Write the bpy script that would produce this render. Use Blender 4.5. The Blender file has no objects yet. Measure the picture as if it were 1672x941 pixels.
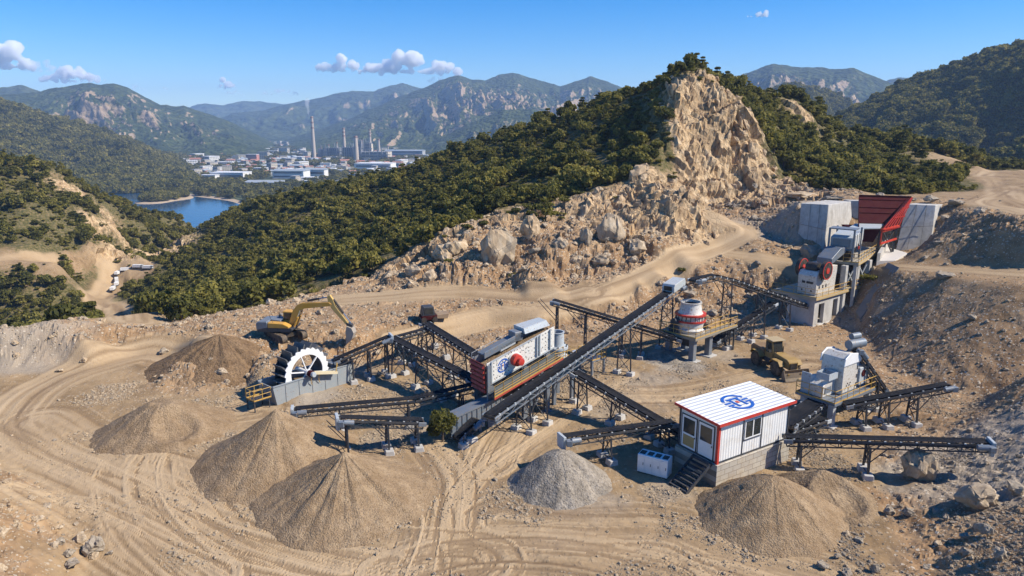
import bpy, bmesh, math, random
import numpy as np
from mathutils import Vector, Matrix
from mathutils.geometry import delaunay_2d_cdt
R = math.radians
C = bpy.context.scene
COL = C.collection
rng = np.random.default_rng(7)
random.seed(7)

# ------------------------------------------------------------------ camera
H = 26.0; F = 1150.0; CX, CY = 836.0, 470.5; PITCH = R(13.0)
cp, sp = math.cos(PITCH), math.sin(PITCH)
camd = bpy.data.cameras.new('camera'); cam = bpy.data.objects.new('camera', camd); COL.objects.link(cam)
cam.location = (0, 0, H); cam.rotation_euler = (R(90) - PITCH, 0, 0)
camd.sensor_width = 36; camd.lens = 36 * F / 1672; camd.clip_start = 0.5; camd.clip_end = 60000
C.camera = cam

def ray(u, v):
    a, b = (u - CX) / F, (CY - v) / F
    return a, cp + b * sp, -sp + b * cp
def D(u, v, d):                       # point seen at pixel (u,v) at forward distance d
    x, y, z = ray(u, v); k = d / y
    return Vector((x * k, d, H + z * k))
def G(u, v, z=0.0):                   # point seen at pixel (u,v) at height z
    x, y, zz = ray(u, v); k = (z - H) / zz
    return Vector((x * k, y * k, z))
def elev(v): return math.atan2(-sp + (CY - v) / F * cp, cp + (CY - v) / F * sp)
def project(P):                       # array (n,3) -> u, v
    P = np.asarray(P, float)
    y = P[:, 1] * cp - (P[:, 2] - H) * sp
    zz = P[:, 1] * sp + (P[:, 2] - H) * cp
    y = np.maximum(y, 0.01)
    return CX + F * P[:, 0] / y, CY - F * zz / y

# ------------------------------------------------------------------ noise
def _h(ix, iy, iz, s):
    n = (ix.astype(np.int64) * 374761393 + iy.astype(np.int64) * 668265263 + iz.astype(np.int64) * 1274126177 + s * 974634777) & 0xFFFFFFFF
    n = ((n ^ (n >> 13)) * 1274126177) & 0xFFFFFFFF
    n = ((n ^ (n >> 16)) * 2246822519) & 0xFFFFFFFF
    return ((n ^ (n >> 15)) & 0xFFFFFF) / float(0xFFFFFF)
def vnoise(x, y, z=None, s=0):
    x = np.asarray(x, float); y = np.asarray(y, float)
    z = np.zeros_like(x) if z is None else np.asarray(z, float)
    ix, iy, iz = np.floor(x), np.floor(y), np.floor(z)
    fx, fy, fz = x - ix, y - iy, z - iz
    fx, fy, fz = [t * t * t * (t * (t * 6 - 15) + 10) for t in (fx, fy, fz)]
    r = 0
    for dx in (0, 1):
        for dy in (0, 1):
            for dz in ((0, 1) if np.any(iz != 0) or np.any(fz != 0) else (0,)):
                w = (fx if dx else 1 - fx) * (fy if dy else 1 - fy) * (fz if dz else 1 - fz)
                r = r + w * _h(ix + dx, iy + dy, iz + dz, s)
    return r * 2 - 1
def fbm(x, y, z=None, o=4, s=0, lac=2.03, g=0.5):
    a, t, r = 1.0, 0.0, 0
    for k in range(o):
        f = lac ** k
        r = r + a * vnoise(x * f + 17.3 * k, y * f - 9.1 * k, None if z is None else z * f, s + k); t += a; a *= g
    return r / t
def ridged(x, y, o=4, s=0):
    a, t, r = 1.0, 0.0, 0
    for k in range(o):
        f = 2.07 ** k
        r = r + a * (1 - np.abs(vnoise(x * f + 7.7 * k, y * f + 3.1 * k, None, s + k)) * 2); t += a; a *= 0.5
    return r / t
def facets(x, y, z, s=0, tilt=1.0):   # broken planar facets: each jittered cell a random tilted plane
    ix, iy, iz = np.floor(x), np.floor(y), np.floor(z)
    best = np.full(x.shape, 1e9); val = np.zeros(x.shape)
    for dx in (-1, 0, 1):
        for dy in (-1, 0, 1):
            for dz in (-1, 0, 1):
                jx, jy, jz = ix + dx, iy + dy, iz + dz
                px = jx + _h(jx, jy, jz, s + 1); py = jy + _h(jx, jy, jz, s + 2); pz = jz + _h(jx, jy, jz, s + 3)
                ex, ey, ez = x - px, y - py, z - pz
                dd = ex * ex + ey * ey + ez * ez
                v = (_h(jx, jy, jz, s + 4) - .5) + tilt * ((_h(jx, jy, jz, s + 5) - .5) * ex + (_h(jx, jy, jz, s + 6) - .5) * ey + (_h(jx, jy, jz, s + 7) - .5) * ez)
                m = dd < best
                best = np.where(m, dd, best); val = np.where(m, v, val)
    return val
def sstep(a, b, x):
    t = np.clip((x - a) / (b - a), 0, 1); return t * t * (3 - 2 * t)

# ------------------------------------------------------------------ object helpers
def link(o, parent=None):
    COL.objects.link(o)
    if parent is not None: o.parent = parent
    return o
def tag(o, label=None, cat=None, group=None, kind=None):
    if label: o['label'] = label
    if cat: o['category'] = cat
    if group: o['group'] = group
    if kind: o['kind'] = kind
    return o
def thing(name, label, cat, loc=(0, 0, 0), rotz=0.0, group=None):
    o = bpy.data.objects.new(name, None); o.empty_display_size = .2
    o.location = loc; o.rotation_euler = (0, 0, rotz); link(o)
    return tag(o, label, cat, group)
def np_mesh(name, V, Fq, smooth=False, attrs=None, mats=()):
    me = bpy.data.meshes.new(name)
    V = np.ascontiguousarray(V, np.float32); Fq = np.ascontiguousarray(Fq, np.int32)
    n, k = Fq.shape
    me.vertices.add(len(V)); me.vertices.foreach_set('co', V.ravel())
    me.loops.add(n * k); me.loops.foreach_set('vertex_index', Fq.ravel())
    me.polygons.add(n); me.polygons.foreach_set('loop_start', np.arange(0, n * k, k, dtype=np.int32))
    me.update(calc_edges=True)
    me.polygons.foreach_set('use_smooth', np.full(n, smooth, bool))
    for an, av in (attrs or {}).items():
        if av.ndim == 1:
            a = me.attributes.new(an, 'FLOAT', 'POINT'); a.data.foreach_set('value', av.astype(np.float32))
        else:
            a = me.attributes.new(an, 'FLOAT_COLOR', 'POINT'); a.data.foreach_set('color', av.astype(np.float32).ravel())
    for m in mats: me.materials.append(m)
    return me
class MB:                              # mesh builder
    def __init__(s): s.v = []; s.f = []; s.mi = []; s.m = 0
    def add(s, vs, fs):
        n = len(s.v); s.v += [tuple(p) for p in vs]
        for f in fs: s.f.append([i + n for i in f]); s.mi.append(s.m)
        return s
    def box(s, x0, y0, z0, x1, y1, z1):
        return s.hexa([(x0, y0, z0), (x1, y0, z0), (x1, y1, z0), (x0, y1, z0), (x0, y0, z1), (x1, y0, z1), (x1, y1, z1), (x0, y1, z1)])
    def hexa(s, p):
        return s.add(p, [(3, 2, 1, 0), (4, 5, 6, 7), (0, 1, 5, 4), (1, 2, 6, 5), (2, 3, 7, 6), (3, 0, 4, 7)])
    def beam(s, a, b, w, h=None, up=(0, 0, 1)):
        a, b = Vector(a), Vector(b); h = h or w
        d = (b - a).normalized(); up = Vector(up)
        if abs(d.dot(up)) > .98: up = Vector((1, 0, 0))
        x = d.cross(up).normalized() * w / 2; y = x.cross(d).normalized() * h / 2
        return s.hexa([a - x - y, a + x - y, a + x + y, a - x + y, b - x - y, b + x - y, b + x + y, b - x + y])
    def tube(s, a, b, r, r2=None, n=10, caps=True):
        a, b = Vector(a), Vector(b); r2 = r if r2 is None else r2
        d = (b - a).normalized(); t = Vector((0, 0, 1)) if abs(d.z) < .9 else Vector((1, 0, 0))
        x = d.cross(t).normalized(); y = d.cross(x)
        vs = [a + (x * math.cos(q) + y * math.sin(q)) * r for q in [2 * math.pi * i / n for i in range(n)]]
        vs += [b + (x * math.cos(q) + y * math.sin(q)) * r2 for q in [2 * math.pi * i / n for i in range(n)]]
        fs = [(i, (i + 1) % n, n + (i + 1) % n, n + i) for i in range(n)]
        if caps: fs += [tuple(range(n - 1, -1, -1)), tuple(range(n, 2 * n))]
        return s.add(vs, fs)
    def lathe(s, prof, o=(0, 0, 0), n=24, axis='z'):
        o = Vector(o); vs = []
        for r, h in prof:
            for i in range(n):
                q = 2 * math.pi * i / n; c, d = math.cos(q) * r, math.sin(q) * r
                vs.append(o + Vector({'z': (c, d, h), 'y': (c, h, d), 'x': (h, c, d)}[axis]))
        fs = []
        for k in range(len(prof) - 1):
            for i in range(n):
                j = (i + 1) % n; fs.append((k * n + i, k * n + j, (k + 1) * n + j, (k + 1) * n + i))
        if prof[0][0] > 1e-4 and prof[0] != prof[-1]: fs.append(tuple(range(n - 1, -1, -1)))
        if prof[-1][0] > 1e-4 and prof[0] != prof[-1]: fs.append(tuple(range((len(prof) - 1) * n, len(prof) * n)))
        return s.add(vs, fs)
    def prism(s, poly, a, b, axis='y'):     # poly in the plane across the axis, extruded a..b
        n = len(poly)
        mk = {'y': lambda p, t: (p[0], t, p[1]), 'x': lambda p, t: (t, p[0], p[1]), 'z': lambda p, t: (p[0], p[1], t)}[axis]
        vs = [mk(p, a) for p in poly] + [mk(p, b) for p in poly]
        return s.add(vs, [tuple(range(n - 1, -1, -1)), tuple(range(n, 2 * n))] + [(i, (i + 1) % n, n + (i + 1) % n, n + i) for i in range(n)])
    def path(s, pts, r, n=6):
        for a, b in zip(pts, pts[1:]): s.tube(a, b, r, n=n)
        return s
    def mesh(s, name, mats, smooth=False, bevel=0):
        me = bpy.data.meshes.new(name); me.from_pydata(s.v, [], s.f)
        for m in (mats if isinstance(mats, (list, tuple)) else [mats]): me.materials.append(m)
        for i, p in enumerate(me.polygons): p.material_index = s.mi[i]
        bm = bmesh.new(); bm.from_mesh(me); bmesh.ops.recalc_face_normals(bm, faces=bm.faces)
        if bevel:
            bmesh.ops.bevel(bm, geom=[e for e in bm.edges if len(e.link_faces) == 2 and e.calc_face_angle(0) > .6], offset=bevel, segments=1, affect='EDGES', clamp_overlap=True)
        bm.to_mesh(me); bm.free()
        if smooth:
            me.polygons.foreach_set('use_smooth', [True] * len(me.polygons))
            try: me.set_sharp_from_angle(angle=R(35))
            except Exception: pass
        return me
    def obj(s, name, mats, parent=None, smooth=False, bevel=0):
        return link(bpy.data.objects.new(name, s.mesh(name, mats, smooth, bevel)), parent)

# ------------------------------------------------------------------ materials
class N:                               # tiny node-graph helper
    def __init__(s, name):
        s.mat = bpy.data.materials.new(name); s.mat.use_nodes = True; s.t = s.mat.node_tree; s.t.nodes.clear()
        s.out = s.t.nodes.new('ShaderNodeOutputMaterial')
    def n(s, typ, **kw):
        nd = s.t.nodes.new(typ)
        for k, v in kw.items():
            if k in nd.inputs.keys() if isinstance(k, str) else False: s.set(nd.inputs[k], v)
            elif hasattr(nd, k): setattr(nd, k, v)
            else: s.set(nd.inputs[k.replace('_', ' ')], v)
        return nd
    def set(s, inp, v):
        if isinstance(v, bpy.types.NodeSocket): s.t.links.new(v, inp)
        elif isinstance(v, (tuple, list)) and len(v) == 3 and len(inp.default_value) == 4: inp.default_value = (*v, 1)
        else: inp.default_value = v
    def coord(s, kind='Object'):
        if kind == 'World':            # position in the place, metres
            return s.n('ShaderNodeNewGeometry').outputs['Position']
        return s.n('ShaderNodeTexCoord').outputs[kind]
    def noise(s, co, scale, detail=4, rough=.55, dist=0.0):
        return s.n('ShaderNodeTexNoise', Vector=co, Scale=scale, Detail=detail, Roughness=rough, Distortion=dist).outputs['Fac']
    def vor(s, co, scale, feature='F1', out='Distance', rnd=1.0):
        nd = s.n('ShaderNodeTexVoronoi', feature=feature, Vector=co, Scale=scale, Randomness=rnd); return nd.outputs[out]
    def ramp(s, fac, *stops, interp='LINEAR'):
        nd = s.n('ShaderNodeValToRGB', Fac=fac); cr = nd.color_ramp; cr.interpolation = interp
        while len(cr.elements) < len(stops): cr.elements.new(.5)
        for e, (p, c) in zip(cr.elements, stops):
            e.position = p; e.color = (*c, 1) if isinstance(c, (tuple, list)) else (c, c, c, 1)
        return nd.outputs['Color']
    def mix(s, fac, a, b, blend='MIX'):
        nd = s.t.nodes.new('ShaderNodeMix'); nd.data_type = 'RGBA'; nd.blend_type = blend
        s.set(nd.inputs[0], fac); s.set(nd.inputs[6], a); s.set(nd.inputs[7], b); return nd.outputs[2]
    def math(s, op, a, b=0.0, c=None, clamp=False):
        nd = s.t.nodes.new('ShaderNodeMath'); nd.operation = op; nd.use_clamp = clamp
        s.set(nd.inputs[0], a); s.set(nd.inputs[1], b)
        if c is not None: s.set(nd.inputs[2], c)
        return nd.outputs[0]
    def attr(s, name, out='Fac'): return s.n('ShaderNodeAttribute', attribute_name=name).outputs[out]
    def bump(s, h, strength=.5, dist=.1, normal=None):
        nd = s.n('ShaderNodeBump', Height=h, Strength=strength, Distance=dist)
        if normal is not None: s.set(nd.inputs['Normal'], normal)
        return nd.outputs['Normal']
    def done(s, color, rough=.9, metal=0.0, normal=None, **kw):
        b = s.t.nodes.new('ShaderNodeBsdfPrincipled')
        s.set(b.inputs['Base Color'], color); s.set(b.inputs['Roughness'], rough); s.set(b.inputs['Metallic'], metal)
        if normal is not None: s.set(b.inputs['Normal'], normal)
        for k, v in kw.items(): s.set(b.inputs[k.replace('_', ' ')], v)
        s.t.links.new(b.outputs[0], s.out.inputs['Surface']); return s.mat
DUST = (.36, .26, .16)
def paint(name, col, rough=.45, dust=.35, scale=1.2, metal=0.0, var=.25, rust=0.0, spec=.28):
    m = N(name); co = m.coord('Object')
    n1 = m.noise(co, scale * 1.0, 6, .65); n2 = m.noise(co, scale * 7, 4, .6)
    dark = tuple(c * (1 - var) for c in col); light = tuple(min(1, c * (1 + var * .5)) for c in col)
    c = m.mix(n1, dark, light)
    if rust: c = m.mix(m.ramp(n2, (.62 - rust * .2, 0.0), (.72, 1.0)), c, (.16, .075, .035))
    d = m.math('MULTIPLY', m.ramp(m.math('MULTIPLY', m.math('ADD', n1, n2), .5), (.40, 0.0), (.68, 1.0)), dust)
    c = m.mix(d, c, DUST)
    r = m.math('MULTIPLY_ADD', d, .4, rough, clamp=True)
    return m.done(c, r, metal, m.bump(n2, .15, .02), Specular_IOR_Level=spec)
# ------------------------------------------------------------------ terrain (survey points -> triangulated surface -> fine sheet)
PTS = []                               # x, y, z, green, rock, rubble
def pl(pts, g=0.0, k=0.0, b=0.0, step=3.0):
    """pts: (u, v, z) or (u, v, 'd', depth); consecutive points are joined and densified"""
    W = []
    for p in pts:
        q = G(p[0], p[1], p[2]) if len(p) == 3 else D(p[0], p[1], p[3])
        W.append(q)
    out = [W[0]]
    for a, b2 in zip(W, W[1:]):
        L = (b2 - a).length; st = max(step, .045 * a.length)
        n = max(1, int(L / st))
        out += [a.lerp(b2, (i + 1) / n) for i in range(n)]
    for q in out: PTS.append((q.x, q.y, q.z, g, k, b))
def pp(pts, **kw):
    for p in pts: pl([p], **kw)

# yard floor, z = 0
pp([(u, v, 0) for u, v in [(-500, 1300), (-100, 1300), (300, 1300), (836, 1300), (1300, 1300), (130, 960), (300, 1000), (500, 960), (836, 960), (1100, 960), (1300, 960), (1420, 960),
   (160, 800), (300, 850), (700, 880), (900, 880), (1100, 860), (240, 740), (100, 700), (20, 690), (-60, 680), (350, 720), (600, 760), (760, 740), (900, 700), (1050, 800), (1100, 720),
   (1000, 650), (1200, 640), (1400, 720), (1300, 760), (1380, 650), (1440, 790), (1430, 860), (500, 660), (650, 660), (700, 620), (800, 700), (640, 600), (880, 640), (1100, 620), (1250, 600), (1330, 570), (1200, 560), (1000, 580),
   (900, 570), (1400, 575), (60, 620), (200, 640), (240, 650), (400, 650), (330, 660), (150, 600), (30, 640), (-120, 620)]])
for i_, q_ in enumerate(PTS):       # churned, stony ground about the machines
    u_, v_ = project([q_[:3]])
    if u_[0] > 560 and v_[0] < 730: PTS[i_] = (*q_[:5], .24)
# left foreground bank
pp([(-40, 790, 3.0), (-20, 850, 3.3), (-40, 960, 3.4), (-200, 900, 5.0), (-250, 760, 4.0), (-300, 700, 1.5), (40, 850, 1.9), (60, 960, 1.5), (10, 790, 1.9)], b=.6)
pl([(0, 745, 0), (90, 800, 0), (150, 900, 0), (130, 960, 0)], b=.5)
# berm on the left and the drop behind it
pl([(-250, 552, 4.0), (-120, 540, 4.0), (0, 536, 4.2), (70, 524, 4.4), (130, 542, 3.2), (165, 550, 2.4)], b=.75)
pl([(-250, 600, .4), (-120, 590, .4), (0, 598, .5), (90, 590, .4), (170, 570, .6)], b=.4)
pl([(165, 552, 2.2), (230, 540, 2.0), (270, 541, 1.8), (330, 545, 2.3), (380, 520, 2.6), (440, 505, 2.4), (480, 495, 2.3), (560, 480, 2.4), (610, 474, 2.6)], b=.6)
pl([(230, 575, 0.1), (280, 572, 0.2)], b=.3)
# excavator terrace
pl([(400, 550, 2.3), (460, 548, 2.4), (540, 540, 2.4), (600, 510, 2.4), (660, 495, 2.5), (760, 485, 2.7), (860, 488, 2.8), (930, 486, 3.0)], b=.5)
pl([(312, 556, 2.7), (338, 552, 3.2), (362, 560, 3.0)], b=.8)
pl([(300, 575, 1.0), (290, 588, .05), (268, 606, 0), (248, 632, 0), (300, 642, 0), (350, 632, 0)], b=.5)
pl([(372, 562, 2.5), (390, 568, 2.3), (440, 572, 2.2), (500, 568, 2.1), (560, 560, 2.0), (600, 548, 1.9), (660, 535, 1.8), (720, 520, 2.2), (800, 508, 2.2), (880, 512, 2.0), (960, 500, 2.2), (1040, 480, 2.6)], b=.8)
pl([(400, 618, 0), (450, 600, 0), (560, 590, 0), (640, 575, 0), (720, 552, .2), (800, 530, .6), (880, 540, .2), (960, 525, .5), (1040, 510, .6), (1100, 480, 1.6)], b=.7)
# haul road up to the right
pl([(1000, 463, 4.0), (1100, 430, 5.0), (1180, 400, 6.4), (1222, 382, 8.0), (1195, 361, 9.0), (1160, 352, 9.4), (1130, 348, 9.8)], b=.4)
pl([(1000, 478, 3.6), (1100, 448, 4.6), (1190, 427, 5.0), (1250, 427, 5.2), (1310, 432, 5.2), (1350, 435, 5.3)], b=.6)
pl([(1110, 475, 1.6), (1190, 470, 1.5), (1230, 478, 1.2), (1300, 480, 1.0)], b=.9)
pl([(1120, 500, .3), (1200, 505, 0), (1290, 510, 0)], b=.8)
# rocky bank under the green hill
pl([(620, 470, 2.6), (700, 470, 3.0), (760, 465, 3.2), (900, 455, 3.6), (1000, 438, 4.8), (1100, 408, 6.8), (1150, 378, 8.4)], b=.9, k=.1)
pl([(640, 452, 3.8), (700, 440, 4.8), (770, 430, 6.0), (860, 425, 6.6), (960, 400, 8.0), (1050, 385, 9.0)], b=1, k=.25)
pl([(612, 462, 'd', 113), (640, 440, 'd', 114), (700, 405, 'd', 118), (770, 365, 'd', 121), (830, 352, 'd', 123), (900, 340, 'd', 126), (960, 322, 'd', 130), (1030, 300, 'd', 134)], b=.6, k=.45, g=.3)
# behind-berm gully and the green slope of the central ridge
for p in [(300, 515, 165), (340, 512, 130), (400, 492, 126), (450, 472, 136), (550, 445, 134), (330, 470, 190), (230, 490, 196), (420, 420, 210), (520, 380, 210), (300, 430, 255), (640, 360, 190), (640, 410, 150), (760, 330, 160),
          (760, 300, 195), (880, 262, 185), (880, 310, 148), (980, 222, 180), (980, 280, 150), (1050, 180, 182), (1050, 230, 162), (580, 330, 245), (480, 340, 260), (400, 390, 262), (700, 310, 222), (820, 235, 222), (930, 205, 205)]:
    pp([(p[0], p[1], 'd', p[2])], g=1)
pl([(310, 414, 'd', 330), (340, 382, 'd', 335), (365, 363, 'd', 330), (430, 330, 'd', 322), (500, 312, 'd', 312), (600, 294, 'd', 297), (690, 272, 'd', 276), (760, 246, 'd', 262), (860, 206, 'd', 240), (940, 180, 'd', 225), (1040, 154, 'd', 200), (1085, 134, 'd', 182), (1110, 120, 'd', 176)], g=1)
# cliff: top edge, face, foot
pl([(1098, 150, 'd', 163), (1112, 128, 'd', 167), (1130, 114, 'd', 170), (1160, 122, 'd', 168), (1185, 133, 'd', 164), (1208, 160, 'd', 162), (1230, 198, 'd', 161), (1245, 235, 'd', 160), (1262, 275, 'd', 158), (1285, 295, 'd', 158)], k=1, g=.25)
pl([(1100, 215, 'd', 154), (1115, 215, 'd', 158), (1140, 205, 'd', 159), (1180, 215, 'd', 157), (1214, 240, 'd', 154)], k=1)
pp([(1282, 288, 'd', 164), (1268, 245, 'd', 170), (1078, 230, 'd', 150), (1072, 200, 'd', 160), (1082, 255, 'd', 146)], g=1)
pl([(1060, 285, 'd', 138), (1090, 300, 'd', 141), (1125, 325, 'd', 143), (1160, 338, 'd', 145), (1220, 332, 'd', 148), (1262, 318, 'd', 150), (1300, 306, 'd', 153)], k=.7, b=.7)
# buttress in front of it
pl([(1050, 300, 'd', 131), (1085, 298, 'd', 128), (1120, 305, 'd', 127), (1146, 325, 'd', 126)], k=1)
pl([(1040, 352, 'd', 122), (1090, 350, 'd', 121), (1148, 358, 'd', 121)], k=1)
pl([(1055, 385, 'd', 118), (1100, 392, 'd', 116), (1152, 385, 'd', 118)], k=.8, b=.5)
# ridge behind / right of the cliff
pp([(1150, 125, 'd', 190), (1175, 128, 'd', 205)], g=1)
pl([(1200, 140, 'd', 215), (1240, 146, 'd', 222), (1292, 156, 'd', 226), (1318, 180, 'd', 224), (1332, 208, 'd', 224), (1400, 222, 'd', 248), (1470, 232, 'd', 258), (1550, 256, 'd', 268), (1610, 276, 'd', 262), (1700, 276, 'd', 300), (1850, 276, 'd', 300), (2100, 280, 'd', 300)], g=1)
pl([(1280, 255, 'd', 176), (1330, 262, 'd', 182), (1400, 275, 'd', 190), (1470, 285, 'd', 190), (1545, 290, 'd', 190)], g=.9)
pl([(1280, 205, 'd', 200), (1340, 235, 'd', 208), (1420, 250, 'd', 222)], g=1)
pl([(1310, 180, 'd', 215), (1322, 200, 'd', 213)], k=.8, g=.3)
pl([(1300, 302, 'd', 158), (1330, 306, 'd', 158)], g=.35, b=.6)
pl([(1350, 307, 'd', 156), (1450, 311, 'd', 154), (1555, 314, 'd', 156)], g=1)
# plateau behind the hopper
pl([(1300, 326, 13.4), (1400, 324, 13.5), (1500, 326, 13.4), (1560, 330, 13.4), (1672, 342, 14.3), (1850, 350, 14.6)], b=.4)
pl([(1600, 312, 13.2), (1640, 305, 13.6), (1720, 300, 13.8), (1620, 282, 13.2), (1700, 284, 13.4), (1850, 300, 13)], b=.2)
pl([(1160, 347, 9.6), (1200, 352, 9.4), (1240, 358, 9.4), (1300, 345, 11.0)], b=.9)
pl([(1240, 375, 8.2), (1290, 400, 6.4)], b=.8)
pl([(1300, 331, 'd', 119), (1330, 331, 'd', 120), (1370, 329, 'd', 122.5), (1430, 329, 'd', 122), (1480, 331, 'd', 118.5), (1528, 333, 'd', 117), (1549, 336, 'd', 115)], b=.5)
pl([(1303, 402, 'd', 115), (1344, 421, 'd', 111.5), (1392, 416, 'd', 117), (1430, 415, 'd', 114), (1459, 414, 'd', 109.5), (1519, 408, 'd', 108.5), (1532, 402, 'd', 109)], b=.5)
pl([(1400, 424, 'd', 106), (1440, 421, 'd', 105), (1480, 420, 'd', 103)], b=.3)
pl([(1556, 343, 13.5), (1600, 350, 13.9), (1672, 357, 14.5), (1850, 375, 14.8)], b=.75)
# bench road and the big earth slope
pl([(1310, 425, 5.3), (1350, 436, 5.3), (1400, 432, 6.0), (1470, 428, 7.3), (1560, 432, 8.2), (1672, 440, 9.0), (1850, 455, 9.2)], b=.35)
pl([(1462, 441, 7.1), (1500, 446, 7.5), (1560, 453, 8.1), (1672, 466, 8.9), (1850, 490, 9.0)], b=.5)
pl([(1395, 530, 0), (1408, 552, 0), (1435, 585, 0), (1465, 610, 0), (1520, 632, 0), (1600, 650, .1), (1690, 668, .2)], b=.75)
pl([(1405, 520, 1.0), (1440, 470, 5.2)], b=.5)
# lower-right spur and foreground gravel bank
pl([(1700, 600, 5.2), (1672, 640, 4.0), (1610, 668, 2.2), (1550, 690, .7), (1510, 702, 0)], b=.7)
pl([(1480, 770, 0), (1560, 745, .9), (1620, 735, 1.8), (1672, 728, 2.7), (1740, 720, 3.6), (1900, 710, 5.5)], b=.8)
pl([(1450, 815, 0), (1510, 905, 0), (1540, 960, 0), (1560, 1100, 0)], b=.8)
pl([(1600, 800, 1.2), (1672, 800, 2.3), (1672, 900, 2.0), (1720, 941, 2.8), (1850, 1000, 4.0), (1850, 840, 4.6)], b=.8)
# valley floor on the left, its road, left hill
pl([(205, 538, -30), (200, 524, -30), (172, 505, -30), (158, 490, -30), (182, 466, -31), (188, 450, -32), (232, 436, -33), (275, 428, -36), (320, 405, 'd', 372), (345, 385, 'd', 430)], g=.8, step=6)
pp([(40, 540, -30), (-100, 545, -30), (120, 525, -29.5), (60, 520, -29), (-60, 520, -29), (-200, 520, -28)], g=.8)
pl([(110, 500, -27), (60, 490, -25), (0, 480, -23), (-120, 480, -21)], g=.62, b=.4)
pl([(140, 462, -27), (110, 445, -23), (40, 440, -18), (-60, 436, -16)], g=.58, b=.5)
pl([(130, 424, -20), (90, 424, -16), (0, 424, -15.5), (-120, 424, -14)], b=.3, g=.2)
for p in [(60, 390, 238), (0, 380, 238), (-100, 370, 236), (130, 390, 255), (60, 330, 262), (-40, 320, 260), (0, 285, 285), (-120, 270, 285), (110, 330, 285)]:
    pp([(p[0], p[1], 'd', p[2])], g=1)
pl([(110, 305, 'd', 296), (130, 340, 'd', 280), (160, 380, 'd', 266), (200, 408, 'd', 262)], k=.9, g=.25)
pl([(150, 335, 'd', 308), (190, 370, 'd', 290), (230, 400, 'd', 285), (262, 412, 'd', 292)], k=.85, g=.3)
pl([(105, 405, 'd', 240), (150, 400, 'd', 250), (190, 432, 'd', 258)], k=.7, b=.4)
pl([(-300, 235, 'd', 330), (-150, 243, 'd', 320), (0, 257, 'd', 312), (58, 258, 'd', 312), (90, 272, 'd', 316), (120, 292, 'd', 322), (155, 312, 'd', 330), (195, 335, 'd', 342), (217, 340, 'd', 350), (253, 345, 'd', 362), (300, 351, 'd', 380), (361, 358, 'd', 400)], g=1)
pl([(250, 380, 'd', 325), (290, 392, 'd', 345)], g=.9)
pp([(150, 345, 'd', 288), (205, 402, 'd', 274)], g=1)
pp([(150, 456, -26), (140, 478, -28), (128, 500, -28.5), (206, 492, -30), (212, 470, -31), (214, 452, -32.5), (205, 440, -31)], g=1)
pl([(100, 345, 'd', 272), (128, 378, 'd', 258), (140, 392, 'd', 256)], g=1)
# rim far behind everything
for th in np.linspace(-50, 50, 41):
    zz = -61.5
    for rr in (470, 545, 620):
        PTS.append((rr * math.sin(R(th)), rr * math.cos(R(th)), zz if rr > 500 else -58, .8, 0, 0))
for th in np.linspace(-50, 50, 21):
    rr = 21.0
    PTS.append((rr * math.sin(R(th)), rr * math.cos(R(th)), 0 if th < 30 else (th - 30) * .1, 0, 0, .3))

TH = np.linspace(R(-45), R(45), 780); LR = np.linspace(math.log(25), math.log(600), 820)
def tin():
    P = np.array(PTS)
    th = np.arctan2(P[:, 0], P[:, 1]); lr = np.log(np.hypot(P[:, 0], P[:, 1]))
    q = [Vector((a, b)) for a, b in zip(th, lr)]
    vs, es, fs, ov, oe, of = delaunay_2d_cdt(q, [], [], 0, 1e-5)
    idx = [o[0] for o in ov]
    X = np.array([(v.x, v.y) for v in vs]); A = P[idx][:, 2:]
    out = np.full((len(LR), len(TH), 4), np.nan)
    for f in fs:
        for k in range(1, len(f) - 1):
            i, j, l = f[0], f[k], f[k + 1]
            (x0, y0), (x1, y1), (x2, y2) = X[i], X[j], X[l]
            c0, c1 = np.searchsorted(TH, min(x0, x1, x2)), np.searchsorted(TH, max(x0, x1, x2), 'right')
            r0, r1 = np.searchsorted(LR, min(y0, y1, y2)), np.searchsorted(LR, max(y0, y1, y2), 'right')
            if c1 <= c0 or r1 <= r0: continue
            gx, gy = np.meshgrid(TH[c0:c1], LR[r0:r1])
            dn = (y1 - y2) * (x0 - x2) + (x2 - x1) * (y0 - y2)
            if abs(dn) < 1e-12: continue
            a = ((y1 - y2) * (gx - x2) + (x2 - x1) * (gy - y2)) / dn
            b = ((y2 - y0) * (gx - x2) + (x0 - x2) * (gy - y2)) / dn
            c = 1 - a - b; m = (a >= -1e-6) & (b >= -1e-6) & (c >= -1e-6)
            val = a[..., None] * A[i] + b[..., None] * A[j] + c[..., None] * A[l]
            out[r0:r1, c0:c1][m] = val[m]
    return out
def blur(a, n):
    k = np.hanning(2 * n + 3)[1:-1]; k /= k.sum()
    for ax in (0, 1):
        p = np.pad(a, [(n, n) if i == ax else (0, 0) for i in range(a.ndim)], mode='edge')
        a = sum(w * np.take(p, np.arange(i, i + a.shape[ax]), axis=ax) for i, w in enumerate(k))
    return a
T = tin(); T[np.isnan(T[..., 0]), 0] = -61; T = np.nan_to_num(T)
T = blur(T, 5)
TG, LG = np.meshgrid(TH, LR); RG = np.exp(LG)
TX, TY = RG * np.sin(TG), RG * np.cos(TG)
TZ = T[..., 0].copy(); GREEN, ROCK, RUB = T[..., 1], T[..., 2], T[..., 3]
TZ0 = TZ.copy()

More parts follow.
